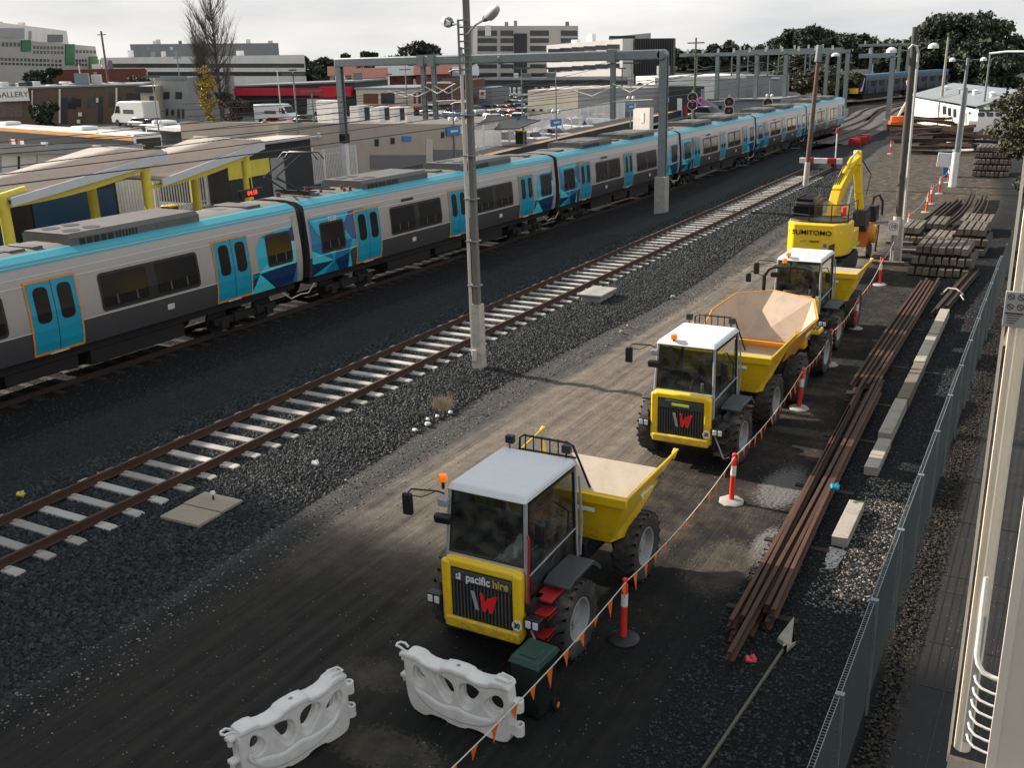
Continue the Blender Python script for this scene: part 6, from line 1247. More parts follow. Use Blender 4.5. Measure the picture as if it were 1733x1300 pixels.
# ================= BEIGE STATION BUILDING =================
def fplane(A, B, px, py):
    d = ray(px, py); nx_, ny_ = B[1] - A[1], A[0] - B[0]; t_ = (A[0] * nx_ + A[1] * ny_) / (d[0] * nx_ + d[1] * ny_); return (d[0] * t_, d[1] * t_, d[2] * t_ + CH)
def building(nm, lab, A, B, ta, tb, depth, mt, items=(), cat='building', group=None, zb=0, roof=None, base_z=0):
    """A, B ground points of the seen facade; ta, tb roof pixels above them; items are openings and bands"""
    A = Vector((A[0], A[1])); B = Vector((B[0], B[1])); d = (B - A); L_ = d.length; u = d / L_; nrm = Vector((-u.y, u.x))
    if nrm.dot((A + B) / 2) < 0: nrm = -nrm
    za = fplane(A, B, *ta)[2] - base_z; zb_ = fplane(A, B, *tb)[2] - base_z
    r = empty(nm, (A.x, A.y, base_z), lab, cat, group, rz=math.atan2(u.y, u.x)); sgn = 1 if nrm.dot(Vector((-u.y, u.x))) > 0 else -1; dp = depth * sgn; f = -.06 * sgn
    m = MB(); m.hexa([(0, 0, zb), (L_, 0, zb), (L_, dp, zb), (0, dp, zb), (0, 0, za), (L_, 0, zb_), (L_, dp, zb_), (0, dp, za)]); m.build('wall', mt, r, smooth=0)
    if roof: m = MB(); m.hexa([(-.2, -.2 * sgn, za), (L_ + .2, -.2 * sgn, zb_), (L_ + .2, dp, zb_), (-.2, dp, za), (-.2, -.2 * sgn, za + .25), (L_ + .2, -.2 * sgn, zb_ + .25), (L_ + .2, dp, zb_ + .25), (-.2, dp, za + .25)]); m.build('roof', roof, r, smooth=0)
    if L_ > 14 and depth > 5 and nm != 'house':
        for q in range(int(min(9, L_ / 9))):
            sx_, hh_ = random.uniform(.8, 2.2), random.uniform(.6, 1.8); xx_ = random.uniform(1, L_ - 3); zt_ = za + (zb_ - za) * xx_ / L_; yy_ = dp * random.uniform(.15, .6); MB().bx(xx_, xx_ + sx_, min(yy_, yy_ + 1.5), max(yy_, yy_ + 1.5), zt_, zt_ + hh_ + .25).build('roof_unit', random.choice((M['white'], M['slate'], M['conduit'], M['greyband'])), r, smooth=0)
    for it in items:
        kd, mt2, x0, y0_, x1, y1_ = it[:6]; pr = it[6] if len(it) > 6 else .06
        q = [fplane(A, B, *p) for p in ((x0, y1_), (x1, y1_), (x1, y0_), (x0, y0_))]
        lc = [((Vector((p[0], p[1])) - A).dot(u), p[2] - base_z) for p in q]; m = MB(); g_ = -pr * sgn; p0 = .004 * len(r.children) * 0 - .0 * sgn
        m.hexa([(lc[0][0], p0, lc[0][1]), (lc[1][0], p0, lc[1][1]), (lc[1][0], g_, lc[1][1]), (lc[0][0], g_, lc[0][1]), (lc[3][0], p0, lc[3][1]), (lc[2][0], p0, lc[2][1]), (lc[2][0], g_, lc[2][1]), (lc[3][0], g_, lc[3][1])])
        m.build(kd, mt2, r, smooth=0)
    return r, za, zb_
def rowwin(x0, x1, y0, y1, n, sl=0, mt=None, gap=.35, kd='window'):
    o_ = []; w_ = (x1 - x0) / n
    for k in range(n): xa = x0 + k * w_ + w_ * gap / 2; o_.append((kd, mt or M['winglass'], xa, y0 + sl * (xa - x0), xa + w_ * (1 - gap), y1 + sl * (xa - x0)))
    return o_
W_, G_ = M['winglass'], M['green']
A = Z(528, 312, .9); B = Z(800, 266, .9)
r, za, zb_ = building('station_building', 'low beige rendered station building with grey lower band and air conditioners on its roof', (-46.1, 51.5), (-45.6, 74.0), (540, 200), (790, 210), 9, M['beige'], [('grey_band', M['greyband'], 626, 262, 722, 286, .04), ('grey_band', M['greyband'], 733, 253, 790, 272, .04), ('window', W_, 634, 235, 640, 247), ('window', W_, 661, 233, 667, 243), ('window', W_, 746, 223, 751, 233), ('window', W_, 772, 219, 776, 228), ('door', M['creamwall'], 720, 235, 731, 278, .08), ('blue_plate', M['bluesign'], 680, 230, 695, 238, .1)], base_z=.5)
for k, y in enumerate((8.5, 11, 13)):
    c_ = empty('air_conditioner', (-47.6, 51.5 + y + 2.2, .5 + za - (za - zb_) * (y / 22) ), ['left', 'middle', 'right'][k] + ' white air conditioner on the beige station roof', 'air conditioner', 'air conditioners on the beige roof'); MB().bx(-.4, .4, -.7, .7, 0, 1.1).build('case', M['white'], c_, bevel=.03); MB().bx(.38, .42, .0, .6, .1, 1.0).build('fan_grille', M['black'], c_)
qa, qb = Xp(-12, 262, -47.6), Xp(240, 245, -47.6)
building('annexe', 'white panelled station annexe with grey pipe like roof edge behind the near canopy', qa[:2], qb[:2], (-12, 256), (240, 243), .4, M['whitewall'], [('roof_edge', M['slate'], -12, 248, 240, 244, .3), ('dark_joint', M['blackwall'], 30, 264, 33, 292, .05), ('joint', M['greywall'], 0, 263, 2, 305, .04), ('joint', M['greywall'], 62, 262, 63, 290, .04), ('roof_edge', M['greywall'], -12, 259, 232, 246, .5), ('white_pipe', M['white'], 69, 240, 73, 255, .4)], base_z=.9)
# ================= BACKGROUND BUILDINGS =================
def Dg(px, dist): q = D(px, 150, dist); return (q[0], q[1])
it = rowwin(2, 35, 71, 78, 5) + rowwin(55, 108, 77, 82, 9, .02) + rowwin(55, 108, 85, 90, 9, .02) + rowwin(0, 105, 97, 102, 16, .03) + rowwin(0, 105, 105, 109, 16, .03) + rowwin(127, 163, 84, 89, 6, .03) + rowwin(127, 148, 100, 104, 4) + rowwin(127, 148, 107, 111, 4) + rowwin(160, 172, 100, 112, 3)
building('hospital', 'pale grey hospital block with rows of small windows and three green panels', Dg(-12, 300), Dg(172, 345), (-12, 62), (166, 78), 30, M['concwall'], it + [('green_panel', G_, 35, 67, 51, 86, .3), ('green_panel', G_, 110, 74, 125, 109, .3), ('green_panel', G_, 150, 95, 164, 117, .3)])
building('hospital_wing', 'tall plain grey plant storey rising behind the hospital front', Dg(-12, 335), Dg(128, 375), (-12, 34), (125, 52), 20, M['whitewall'], [('dark_panel', M['greywall'], -5, 47, 40, 66, .3), ('dark_panel', M['greyband'], 80, 58, 105, 71, .3), ('dark_panel', M['greywall'], 48, 52, 52, 66, .3)])
building('hall', 'wide grey industrial hall with flat roof behind the bare poplar', Dg(230, 400), Dg(478, 400), (230, 74), (478, 72), 30, M['slate'], [('panel', M['greywall'], 249, 79, 254, 84), ('panel', M['conduit'], 288, 79, 293, 84), ('panel', M['conduit'], 325, 79, 330, 84)])
building('office_building', 'long low white building with dark window bands below the grey hall', Dg(178, 330), Dg(520, 330), (180, 97), (520, 92), 20, M['whitewall'], [('window_band', W_, 182, 107, 515, 114), ('window_band', M['blackwall'], 250, 121, 518, 128), ('lower_wall', M['redbrick'], 95, 117, 248, 131, .3)])
building('brick_hall', 'dark red brick building between hospital and brown shops', Dg(90, 260), Dg(250, 260), (92, 117), (250, 115), 12, M['redbrick'], [('panel', M['greywall'], 158, 121, 164, 132)])
bi = [('window', W_, 115, 160, 129, 184), ('window', W_, 130, 167, 137, 180), ('window', W_, 148, 159, 160, 182), ('door', M['blackwall'], 166, 163, 174, 207), ('door', M['blackwall'], 104, 165, 114, 208), ('window', W_, 184, 157, 198, 180), ('window', W_, 213, 157, 225, 178), ('door', M['blackwall'], 226, 158, 236, 190), ('window', W_, 200, 163, 205, 175), ('fence_boards', M['bark'], 0, 172, 38, 198), ('downpipe', M['conduit'], 54, 152, 56, 183, .3), ('downpipe', M['conduit'], 100, 150, 103, 208, .3), ('downpipe', M['conduit'], 196, 148, 199, 190, .3), ('wall_unit', M['white'], 133, 190, 139, 196, .4), ('wall_unit', M['white'], 131, 202, 136, 208, .4), ('wall_unit', M['conduit'], 163, 165, 167, 173, .3)]
br, bza, bzb = building('shop_row', 'brown brick shop backs with dark doors and pale downpipes', Dg(-10, 180), Dg(237, 176), (-8, 151), (235, 144), 16, M['brown'], bi, roof=M['slate'])
sg = empty('gallery_sign', (*Dg(19, 179), 0), 'white sign reading GALLERY on the brown shop row', 'sign', rz=math.atan2(Dg(237, 176)[1] - Dg(-10, 180)[1], Dg(237, 176)[0] - Dg(-10, 180)[0]))
zc = D(19, 160, 179)[2]; MB().bx(-2.6, 2.4, -.25, -.1, zc - .95, zc + .95).build('board', M['white'], sg); text('GALLERY', 'lettering', M['darkgrey'], sg, (0, -.28, zc), (math.radians(90), 0, 0), 1.15, ext=.02)
for k in range(16):
    x = 4 + k * 13.5; q = Dg(x, 184 + (k % 3) * 3); s_ = random.uniform(.5, 1.0); MB().bx(-s_, s_, -s_ * .6, s_ * .6, 0, s_ * 1.3).build('roof_unit', [M['white'], M['slate'], M['conduit'], M['blackwall']][k % 4], label='first second third fourth fifth sixth seventh eighth ninth tenth eleventh twelfth thirteenth fourteenth fifteenth last'.split()[k] + ' rooftop unit from the left on the brown shop row', cat='roof unit', group='rooftop units on the brown shops', bevel=.05).location = (q[0], q[1], D(x, 148 - x * .02, math.hypot(*q))[2] - .4)
building('small_shop', 'narrow white shop front with dark awning beside the brown shops', Dg(236, 174), Dg(262, 173), (236, 145), (262, 145), 10, M['creamwall'], [('awning', M['blackwall'], 233, 146, 262, 156, .8), ('door', W_, 253, 162, 261, 185)])
building('terrace_house', 'grey two storey rendered house left of the bare poplar', Dg(263, 176), Dg(318, 172), (263, 134), (316, 131), 12, M['greywall'], [('window', W_, 277, 155, 287, 167), ('window', W_, 297, 155, 308, 167), ('window', W_, 281, 184, 285, 195), ('window', W_, 290, 185, 295, 195), ('window', W_, 300, 184, 305, 200), ('window', W_, 308, 184, 312, 200), ('parapet', M['slate'], 263, 128, 316, 134, .3)])
building('service_station', 'long shop with bright red fascia and grey metal roof', Dg(398, 182), Dg(600, 172), (398, 147), (598, 139), 14, M['blackwall'], [('fascia', M['redpaint'], 396, 149, 545, 161, .8), ('fascia', M['redpaint'], 545, 146, 598, 163, 1.0), ('shop_window', W_, 410, 166, 470, 178), ('white_bay', M['whitewall'], 520, 167, 548, 195), ('red_pier', M['redpaint'], 549, 165, 575, 196), ('shop_window', W_, 478, 168, 518, 180), ('sign_board', M['white'], 475, 174, 483, 180, .3)], roof=M['slate'])
building('shop_row', 'cream shops with maroon shutters right of the red fascia', Dg(602, 170), Dg(716, 168), (602, 151), (716, 150), 14, M['creamwall'], [('shutter', M['redbrick'], 615, 158, 640, 175), ('window', W_, 645, 157, 668, 175), ('stripe', M['torange'], 604, 178, 715, 182, .1), ('stripe', M['bluewall'], 604, 182, 715, 187, .1), ('window', M['redbrick'], 700, 156, 704, 175), ('window', W_, 708, 156, 712, 175)], roof=M['slate'])
building('shop_row', 'red brown brick shops with tall narrow windows', Dg(717, 167), Dg(768, 165), (717, 140), (766, 137), 14, M['redbrick'], rowwin(722, 764, 148, 168, 6) + [('awning', M['greywall'], 725, 171, 764, 176, .8), ('roofline', M['conduit'], 717, 138, 766, 141, .2)])
building('small_shop', 'grey blue shop with a red and white sign left of the car park', Dg(770, 172), Dg(832, 170), (770, 150), (832, 148), 10, M['greyband'], [('sign_board', M['white'], 812, 152, 822, 166, .3), ('red_sign', M['redpaint'], 815, 155, 820, 160, .4), ('awning', M['bluewall'], 812, 172, 832, 190, .4), ('wall_panel', M['redbrick'], 790, 160, 808, 188, .1), ('window', W_, 774, 158, 786, 185)])
for k, (x0, x1, yt, ds, mt) in enumerate(((600, 655, 132, 230, M['creamwall']), (660, 700, 128, 240, M['redbrick']), (705, 760, 126, 235, M['redbrick']), (640, 690, 121, 270, M['whitewall']), (735, 800, 116, 280, M['redbrick']), (770, 808, 128, 240, M['slate']), (560, 600, 128, 240, M['greywall']))):
    r, h1, h2 = building('house', ['cream', 'brick', 'low brick', 'white', 'tall brick', 'grey roofed', 'grey'][k] + ' house among the roofs', Dg(x0, ds), Dg(x1, ds), (x0, yt), (x1, yt), 10, mt, rowwin(x0 + 3, x1 - 3, yt + 4, yt + 9, 3), group='houses behind the shops')
    L_ = math.hypot(Dg(x1, ds)[0] - Dg(x0, ds)[0], Dg(x1, ds)[1] - Dg(x0, ds)[1]); MB().prism([(-.6, h1), (10.6, h1), (5, h1 + 2)], -.5, L_ + .5, 'x').build('roof', [M['redbrick'], M['slate'], M['redbrick'], M['slate'], M['redbrick'], M['slate'], M['redbrick']][k], r, smooth=0)
    r['label'] = ['cream house with red roof right behind the red fascia shop', 'brick house with grey roof behind the cream shops', 'low brick house with red roof behind the brick shops', 'white house with grey roof below the tree line', 'broad red roofed house left of the tall lamp pole', 'grey roofed building immediately left of the office tower', 'grey walled house with red roof behind the gantry column'][k]
# office tower
bands = []
for y0_, y1_ in ((51, 60), (64, 72), (77, 86), (91, 98), (108, 115), (123, 131)):
    for a, b_ in ((808, 841), (847, 869), (897, 929), (949, 977)): bands.append(('window_band', W_, a, y0_, b_, y1_, .1))
building('office_tower', 'six storey concrete office tower with dark window bands and a black glass strip', Dg(800, 300), Dg(979, 300), (800, 43), (978, 43), 25, M['concwall'], bands + [('glass_strip', M['blackwall'], 870, 56, 892, 131, .3), ('white_edge', M['whitewall'], 800, 43, 808, 131, .2), ('parapet_panel', M['white'], 821, 42, 831, 60, .3)])
building('office_building', 'white office block with dark horizontal window bands next to the tower', Dg(926, 285), Dg(1053, 268), (926, 76), (1053, 65), 10, M['whitewall'], [('window_band', W_, 928, 82, 1049, 74, .1)][:0] + [('window_band', W_, a, y_ - (a - 928) * .075, a + 20, y_ + 7 - (a - 928) * .07, .1) for y_ in (82, 114) for a in range(928, 1040, 20)] + [('window_band', W_, a, 98 - (a - 928) * .05, a + 20, 104 - (a - 928) * .05, .1) for a in range(928, 1040, 20)])
rr, h1, h2 = building('office_building', 'black ribbed box building behind the gantry corner', Dg(1053, 272), Dg(1138, 271), (1053, 65), (1138, 64), 10, M['blackwall'], [('grey_edge', M['greyband'], 1053, 65, 1060, 126, .3)] + [('rib', M['darkgrey'], x, 65, x + 1.2, 125, .5) for x in range(1064, 1138, 4)])
building('plant_room', 'pale rooftop plant room on the office blocks', Dg(1030, 290), Dg(1100, 290), (1030, 62), (1100, 55), 8, M['concwall'], [('louvre', M['blackwall'], 1031, 60, 1075, 64, .2)])
building('shop_row', 'long dark roofed retail strip with white pillars in front of the towers', Dg(800, 225), Dg(1062, 225), (800, 133), (1062, 131), 15, M['blackwall'], [('pillar', M['white'], x, 147, x + 5, 160, .4) for x in (830, 838, 860, 868, 876, 905, 916, 950, 966, 982, 1000, 1020, 1040)] + [('roof_edge', M['greywall'], 800, 131, 1062, 135, .3), ('fascia', M['white'], 842, 157, 900, 161, .5)])
building('warehouse', 'cream rendered warehouse with a grey door facing the car park', Dg(893, 147), Dg(978, 143), (893, 152), (978, 150), 14, M['creamwall'], [('door', M['greywall'], 927, 184, 936, 204), ('window', W_, 900, 184, 905, 188), ('window', W_, 913, 184, 918, 188), ('plinth', M['brown'], 893, 201, 978, 206, .1)])
building('warehouse', 'grey block wall warehouse with a dark lower band', Dg(978, 143), Dg(1120, 147), (978, 150), (1120, 147), 14, M['greywall'], [('dark_band', M['greyband'], 979, 188, 1100, 201, .1)] + [('course_line', M['slate'], 979, y_, 1120, y_ + .7, .03) for y_ in (156, 163, 170, 177)])
mu, h1, h2 = building('mural_building', 'dark painted wall with a pink lettered mural beside the gantry leg', Dg(1121, 146), Dg(1192, 149), (1121, 146), (1192, 145), 12, M['blackwall'], [('mural_patch', M['white'], 1146, 166, 1154, 186, .05), ('mural_patch', LIV['bright'], 1145, 186, 1155, 198, .05), ('mural_patch', M['red'], 1157, 178, 1163, 200, .05), ('mural_patch', M['greywall'], 1186, 150, 1192, 200, .06), ('mural_patch', LIV['pale'], 1124, 165, 1132, 172, .05)])
text('Sayy', 'mural_lettering', mat('mural pink', (.75, .25, .6), .5), mu, (math.hypot(1, 0) * 7.5, -.15, h1 - 2.6), (math.radians(90), 0, 0), 2.6, bold=.04)
building('warehouse', 'bright white parapet building above the mural', Dg(1108, 190), Dg(1262, 195), (1108, 131), (1262, 126), 14, M['whitewall'], [('panel', M['greywall'], 1214, 132, 1262, 165, .1)])
building('warehouse', 'pale blue grey long shed behind the gantries', Dg(1262, 200), Dg(1335, 205), (1262, 127), (1335, 127), 14, M['greywall'], [('vent', M['white'], 1305, 129, 1318, 133, .2)])
building('signal_hut', 'low grey green relay room with a rusty roof edge behind the round signals', Dg(1198, 146), Dg(1322, 142), (1200, 172), (1320, 166), 8, M['slate'], [('roof_edge', M['rust'], 1198, 169, 1322, 167, .4), ('door', M['greyband'], 1232, 178, 1240, 198), ('window', W_, 1216, 178, 1222, 184)])
building('bus_shelter', 'pale station shelter with curved roof left of the gantry leg', Dg(1072, 121), Dg(1100, 119), (1070, 183), (1100, 182), .6, M['conduit'], [('door', M['whitewall'], 1085, 190, 1090, 207)], cat='shelter')
aw = empty('shade_sail', (*D(845, 210, 95)[:2], 0), 'black pointed fabric awning beside the white platform screens', 'awning'); zq = D(845, 210, 95)[2]
MB().slab([(-3.2, 0, zq - .6), (2.6, -1, zq - .3), (3.2, 2.0, zq + .2), (-2.6, 3, zq + .6)], .08).build('sail', M['black'], aw); 
for q in (-2.6, 2.3): MB().cyl((q, .4, 0), (q, .4, zq - .3), .05).build('post', M['galv'], aw)
MB().bx(-3.5, .5, -.6, -.5, 1.0, zq - .5).build('screen', M['white'], aw)
# right hand shed
A_ = Z(1542, 205); B_ = Z(1651, 234)
r, h1, h2 = building('long_shed', 'long white weatherboard shed with low grey roof along the right of the yard', A_[:2], B_[:2], (1542, 160), (1650, 185), 7, M['whitewall'], [('window', W_, 1596, 179, 1602, 193), ('window', W_, 1605, 182, 1610, 195), ('window', W_, 1614, 184, 1619, 198), ('window', W_, 1627, 184, 1630, 190), ('window', W_, 1640, 189, 1643, 193), ('door', M['greywall'], 1633, 190, 1637, 208)] + [('batten', M['conduit'], x, 168 + (x - 1548) * .2, x + .8, 196 + (x - 1548) * .25, .05) for x in (1556, 1566, 1577, 1588)])
m = MB(); L_ = math.hypot(B_[0] - A_[0], B_[1] - A_[1]); hm = max(h1, h2); m.prism([(-.5, hm), (9.5, hm), (4.5, hm + 1.3)], -.5, L_ + .5, 'x'); m.build('roof', M['slate'], r, smooth=0)
for q in range(4): MB().lathe([(.3, 0), (.3, .5), (.4, .55), (.1, .7)], (L_ * (.2 + q * .22), 2.2, hm + .5), 12).build('roof_vent', M['white'], r)
building('shed_end', 'pale green end wall of the white shed with small high windows', B_[:2], Z(1716, 238)[:2], (1651, 185), (1716, 184), 8, M['slate'], rowwin(1653, 1712, 190, 196, 4, gap=.35), roof=M['greywall'])
building('boundary_fence', 'grey green panel fence in front of the shed end', Z(1636, 240)[:2], Z(1722, 247)[:2], (1636, 204), (1722, 207), .1, M['greyband'], cat='fence')
# ================= VEHICLES =================
def car(color, lab='', kind='hatch'):
    mt = color; r = empty('parked_car', (0, 0, 0), lab, 'car', 'cars parked beyond the station'); L2 = 2.15 if kind != 'suv' else 2.3; h = 1.42 if kind != 'suv' else 1.7
    m = MB(); m.prism([(-L2, .3), (-L2, .75), (-L2 + .2, .9), (-1.05, .95), (1.45, 1.0), (L2 - .05, .85), (L2, .35)], -.88, .88, 'x'); m.build('body', mt, r, bevel=.09, seg=2)
    for_ = [(-1.1, .93), (-.45, h - .05), (.9, h), (1.65 if kind != 'hatch' else 1.5, .98)]
    m = MB(); m.prism(for_, -.74, .74, 'x'); m.build('glasshouse', M['tglass'], r, bevel=.05)
    m = MB(); m.prism([(-.48, h - .06), (-.4, h + .02), (.85, h + .05), (.95, h - .03)], -.70, .70, 'x'); m.build('roof', mt, r, bevel=.03)
    for sx_ in (-1, 1):
        for yy in (-1.35, 1.3): MB().lathe([(.2, -.1), (.33, -.1), (.33, .1), (.2, .1)], (sx_ * .8, yy, .33), 14, 'x').build('wheel', M['black'], r)
    for sx_ in (-.6, .6): MB().bx(sx_ - .16, sx_ + .16, -L2 - .02, -L2 + .08, .62, .76).build('headlight', M['head'], r)
    return r
CM = {k: mat('car paint ' + k, c_, .3, var=.03, coat=.5, metal=.0) for k, c_ in dict(white=(.72, .72, .70), silver=(.38, .39, .41), black=(.02, .02, .022), red=(.36, .02, .02), blue=(.03, .06, .14), grey=(.12, .125, .13)).items()}
protos = {}
CARS = [(855, 252, 'white', 'suv', 80, 'white off roader parked directly behind the yellow lidded bin'), (898, 247, 'white', 'wagon', 80, 'white wagon right of the yellow lidded bin behind the fence'), (935, 240, 'silver', 'wagon', 75, 'silver car behind the fence left of the blue name sign'), (975, 225, 'white', 'suv', 70, 'white car alone in the middle of the fenced apron'), (1020, 212, 'silver', 'hatch', 70, 'silver car near the far end of the white fence'), (1000, 208, 'blue', 'wagon', 85, 'dark blue car against the grey warehouse wall'),
 (877, 214, 'white', 'suv', 20, 'white off roader nearest in the packed car park'), (862, 219, 'white', 'hatch', 60, 'white hatchback at the front of the packed car park'), (846, 220, 'black', 'hatch', 60, 'black car under the awning'), (838, 212, 'silver', 'hatch', 50, 'silver car at the left front of the packed car park'), (882, 203, 'white', 'suv', 20, 'white off roader second row of the packed car park'), (866, 204, 'red', 'wagon', 60, 'red car in the second row of the packed car park'), (850, 204, 'black', 'wagon', 60, 'black wagon in the second row of the packed car park'), (835, 203, 'white', 'hatch', 50, 'white hatchback left in the second row of the packed car park'),
 (876, 194, 'blue', 'suv', 60, 'dark blue off roader in the third row of the packed car park'), (862, 193, 'red', 'hatch', 60, 'red hatchback in the third row of the packed car park'), (848, 193, 'silver', 'wagon', 60, 'silver wagon in the third row of the packed car park'), (834, 192, 'grey', 'hatch', 60, 'grey car in the third row near the blue shop'), (870, 184, 'silver', 'hatch', 60, 'silver hatchback in the fourth row of the packed car park'), (856, 184, 'white', 'wagon', 60, 'white wagon in the fourth row of the packed car park'), (842, 183, 'white', 'suv', 60, 'white off roader in the fourth row by the shops'), (868, 176, 'white', 'suv', 60, 'white off roader in the farthest row of the car park'), (852, 175, 'white', 'hatch', 60, 'white hatchback in the farthest row of the car park'), (878, 177, 'grey', 'wagon', 60, 'grey wagon in the farthest row against the pale wall'),
 (487, 225, 'red', 'hatch', 95, 'bright red hatchback behind the white bus'), (470, 216, 'red', 'wagon', 95, 'red wagon just beyond the red hatchback'), (512, 258, 'white', 'wagon', 95, 'white car behind the left platform masts'), (500, 238, 'red', 'wagon', 95, 'dark red car partly behind the station building'), (548, 208, 'blue', 'suv', 80, 'blue off roader below the red fascia shop'), (520, 212, 'black', 'hatch', 80, 'black hatchback beside the white van'), (240, 216, 'silver', 'wagon', 85, 'silver wagon in front of the left white van'), (262, 222, 'grey', 'suv', 85, 'grey off roader between the two buses'), (1195, 203, 'grey', 'suv', 80, 'grey off roader beside the mural'), (640, 196, 'silver', 'hatch', 80, 'silver hatchback in front of the cream shops'), (690, 194, 'black', 'wagon', 80, 'black wagon in front of the cream shops'), (735, 196, 'white', 'suv', 80, 'white off roader in front of the brick shops'), (770, 200, 'blue', 'hatch', 70, 'blue hatchback left of the tall lamp pole'), (805, 195, 'silver', 'wagon', 60, 'silver wagon right of the tall lamp pole')]
for px, py, cl, kd, rz, lab in CARS:
    q = Z(px, py, .08)
    key = (cl, kd)
    if key not in protos: protos[key] = c = car(CM[cl], lab, kd)
    else: c = copy_tree(protos[key]); c['label'] = lab
    c.location = (q[0], q[1], .08); c.rotation_euler = (0, 0, math.radians(rz + random.uniform(-5, 5)))
def van(q, rz, lab, s=1.0):
    r = empty('white_van', (q[0], q[1], .08), lab, 'van', rz=rz); r.scale = (s, s, s)
    m = MB(); m.prism([(-2.9, .35), (-2.95, .95), (-2.3, 1.35), (-1.75, 2.25), (-1.3, 2.5), (2.9, 2.5), (2.95, .35)], -.98, .98, 'x'); m.build('body', CM['white'], r, bevel=.1)
    for s_ in (-1, 1): MB().slab([(s_ * .985, -2.15, 1.35), (s_ * .985, -1.2, 1.35), (s_ * .985, -1.2, 2.05), (s_ * .985, -1.7, 2.05)], .02 * s_).build('door_window', M['tglass'], r)
    MB().slab([(-.85, -2.3, 1.42), (.85, -2.3, 1.42), (.8, -1.82, 2.2), (-.8, -1.82, 2.2)], -.04).build('windscreen', M['tglass'], r)
    for s_ in (-1, 1): MB().bx(s_ * .985 - .01, s_ * .985 + .01, -.6, 1.2, 1.3, 1.7).build('side_stripe', M['darkgrey'], r)
    for s_ in (-1, 1):
        for yy in (-1.9, 1.9): MB().lathe([(.2, -.12), (.36, -.12), (.36, .12), (.2, .12)], (s_ * .88, yy, .36), 16, 'x').build('wheel', M['black'], r)
van(Z(232, 214), math.radians(82 + 180), 'white high roof van with dark lettering blocks in front of the brown shops', 1.45); van(Z(470, 210), math.radians(95), 'white panel van left of the thin masts by the red fascia shop', 1.12)
def bus(q, rz, lab, stripe, L_=12, h=3.1, adverts=False, s=1):
    r = empty('bus', (q[0], q[1], 0), lab, 'bus', rz=rz); r.scale = (s, s, s)
    m = MB(); m.bx(0, L_, -1.25, 1.25, .3, h); m.build('body', CM['white'], r, bevel=.15, seg=3)
    for s_ in (-1, 1):
        MB().bx(.4, L_ - .15, s_ * 1.26 - .02, s_ * 1.26 + .02, 1.1, h - .5).build('window_band', M['tglass'], r)
        if stripe: MB().bx(.1, L_ - .3, s_ * 1.27 - .02, s_ * 1.27 + .02, h - .42, h - .15).build('stripe', M['torange'], r); MB().bx(.05, .5, s_ * 1.28 - .02, s_ * 1.28 + .02, .4, h - .2).build('corner_stripe', M['torange'], r)
        if adverts:
            for q_ in (4.6, 6.7): a = MB().bx(q_, q_ + .5, s_ * 1.29 - .01, s_ * 1.29 + .01, 1.2, 2.2).build('advert', M['red'], r); MB().bx(q_ + .5, q_ + 1.4, s_ * 1.29 - .01, s_ * 1.29 + .01, 1.2, 2.2).build('advert_photo', M['head'], r)
    MB().bx(L_ - .02, L_ + .03, -1.1, 1.1, 1.0, h - .35).build('windscreen', M['tglass'], r, bevel=.01)
    for a in (.6, L_ * .58): MB().bx(a, a + 2.4, -.8, .8, h, h + .32).build('roof_pod', CM['white'], r, bevel=.14, seg=3)
    for s_ in (-1, 1):
        for a in (2.4, L_ - 2.6): MB().lathe([(.25, -.15), (.5, -.15), (.5, .15), (.25, .15)], (a, s_ * 1.12, .5), 16, 'y').build('wheel', M['black'], r)
def bus_px(pa, ya, pb, yb_, ztop, lab, **k):
    a = Z(pa, ya, ztop); b_ = Z(pb, yb_, ztop); L_ = math.hypot(b_[0] - a[0], b_[1] - a[1]); bus((a[0], a[1]), math.atan2(b_[1] - a[1], b_[0] - a[0]), lab, L_=L_, h=ztop, **k)
bus_px(3, 210, 250, 226, 3.4, 'white bus with orange stripes and two adverts, parked left', stripe=True, adverts=True)
bus_px(265, 208, 462, 222, 3.3, 'plain white bus behind the farther canopy', stripe=False)
q = D(1602, 152, 190); bus((q[0], q[1]), -.15, 'white and lime green bus behind the long white shed', False, L_=9, h=3.0, s=.55)
q = D(1642, 155, 170); r_ = empty('bus', (q[0], q[1], -.6), 'dark purple bus with white lower panel behind the shed roof', 'bus', rz=-.1); r_.scale = (.62, .62, .62)
MB().bx(0, 11, -1.2, 1.2, .4, 3.2).build('body', mat('purple paint', (.02, .02, .09), .35), r_, bevel=.12); MB().bx(1.0, 7.5, -1.25, -1.2, .5, 1.5).build('lower_panel', CM['white'], r_); MB().bx(8.2, 10.5, -1.25, -1.2, 2.2, 2.7).build('sign_panel', CM['white'], r_)
for a in (2, 8.5): MB().lathe([(.25, -.15), (.5, -.15), (.5, .15), (.25, .15)], (a, -1.1, .5), 16, 'y').build('wheel', M['black'], r_)
# ================= SIGNALS =================
def signal(px, ys, dist, lab, ybase=205, dwarf=None):
    q = D(px, ybase, dist); r = empty('rail_signal', (q[0], q[1], 0), lab, 'signal', 'round railway signals', rz=math.radians(15))
    s_ = dist / 120.; zt = D(px, ys[0], dist)[2]; MB().cyl((0, .3, 0), (0, .3, zt + .8), .09).build('post', M['galv'], r)
    for y_ in ys:
        z_ = D(px, y_, dist)[2]; m = MB(); m.lathe([(.50 * s_, -.1), (.50 * s_, .05)], (0, 0, z_), 24, 'y'); h = m.build('target_disc', M['black'], r); MB().lathe([(.50 * s_, -.11), (.56 * s_, -.11), (.56 * s_, .05), (.50 * s_, .05)], (0, 0, z_), 24, 'y', closed=True).build('disc_rim', M['conduit'], h); MB().lathe([(.14, -.14), (.11, -.12)], (0, 0, z_), 12, 'y').build('red_lens', M['red'], h)
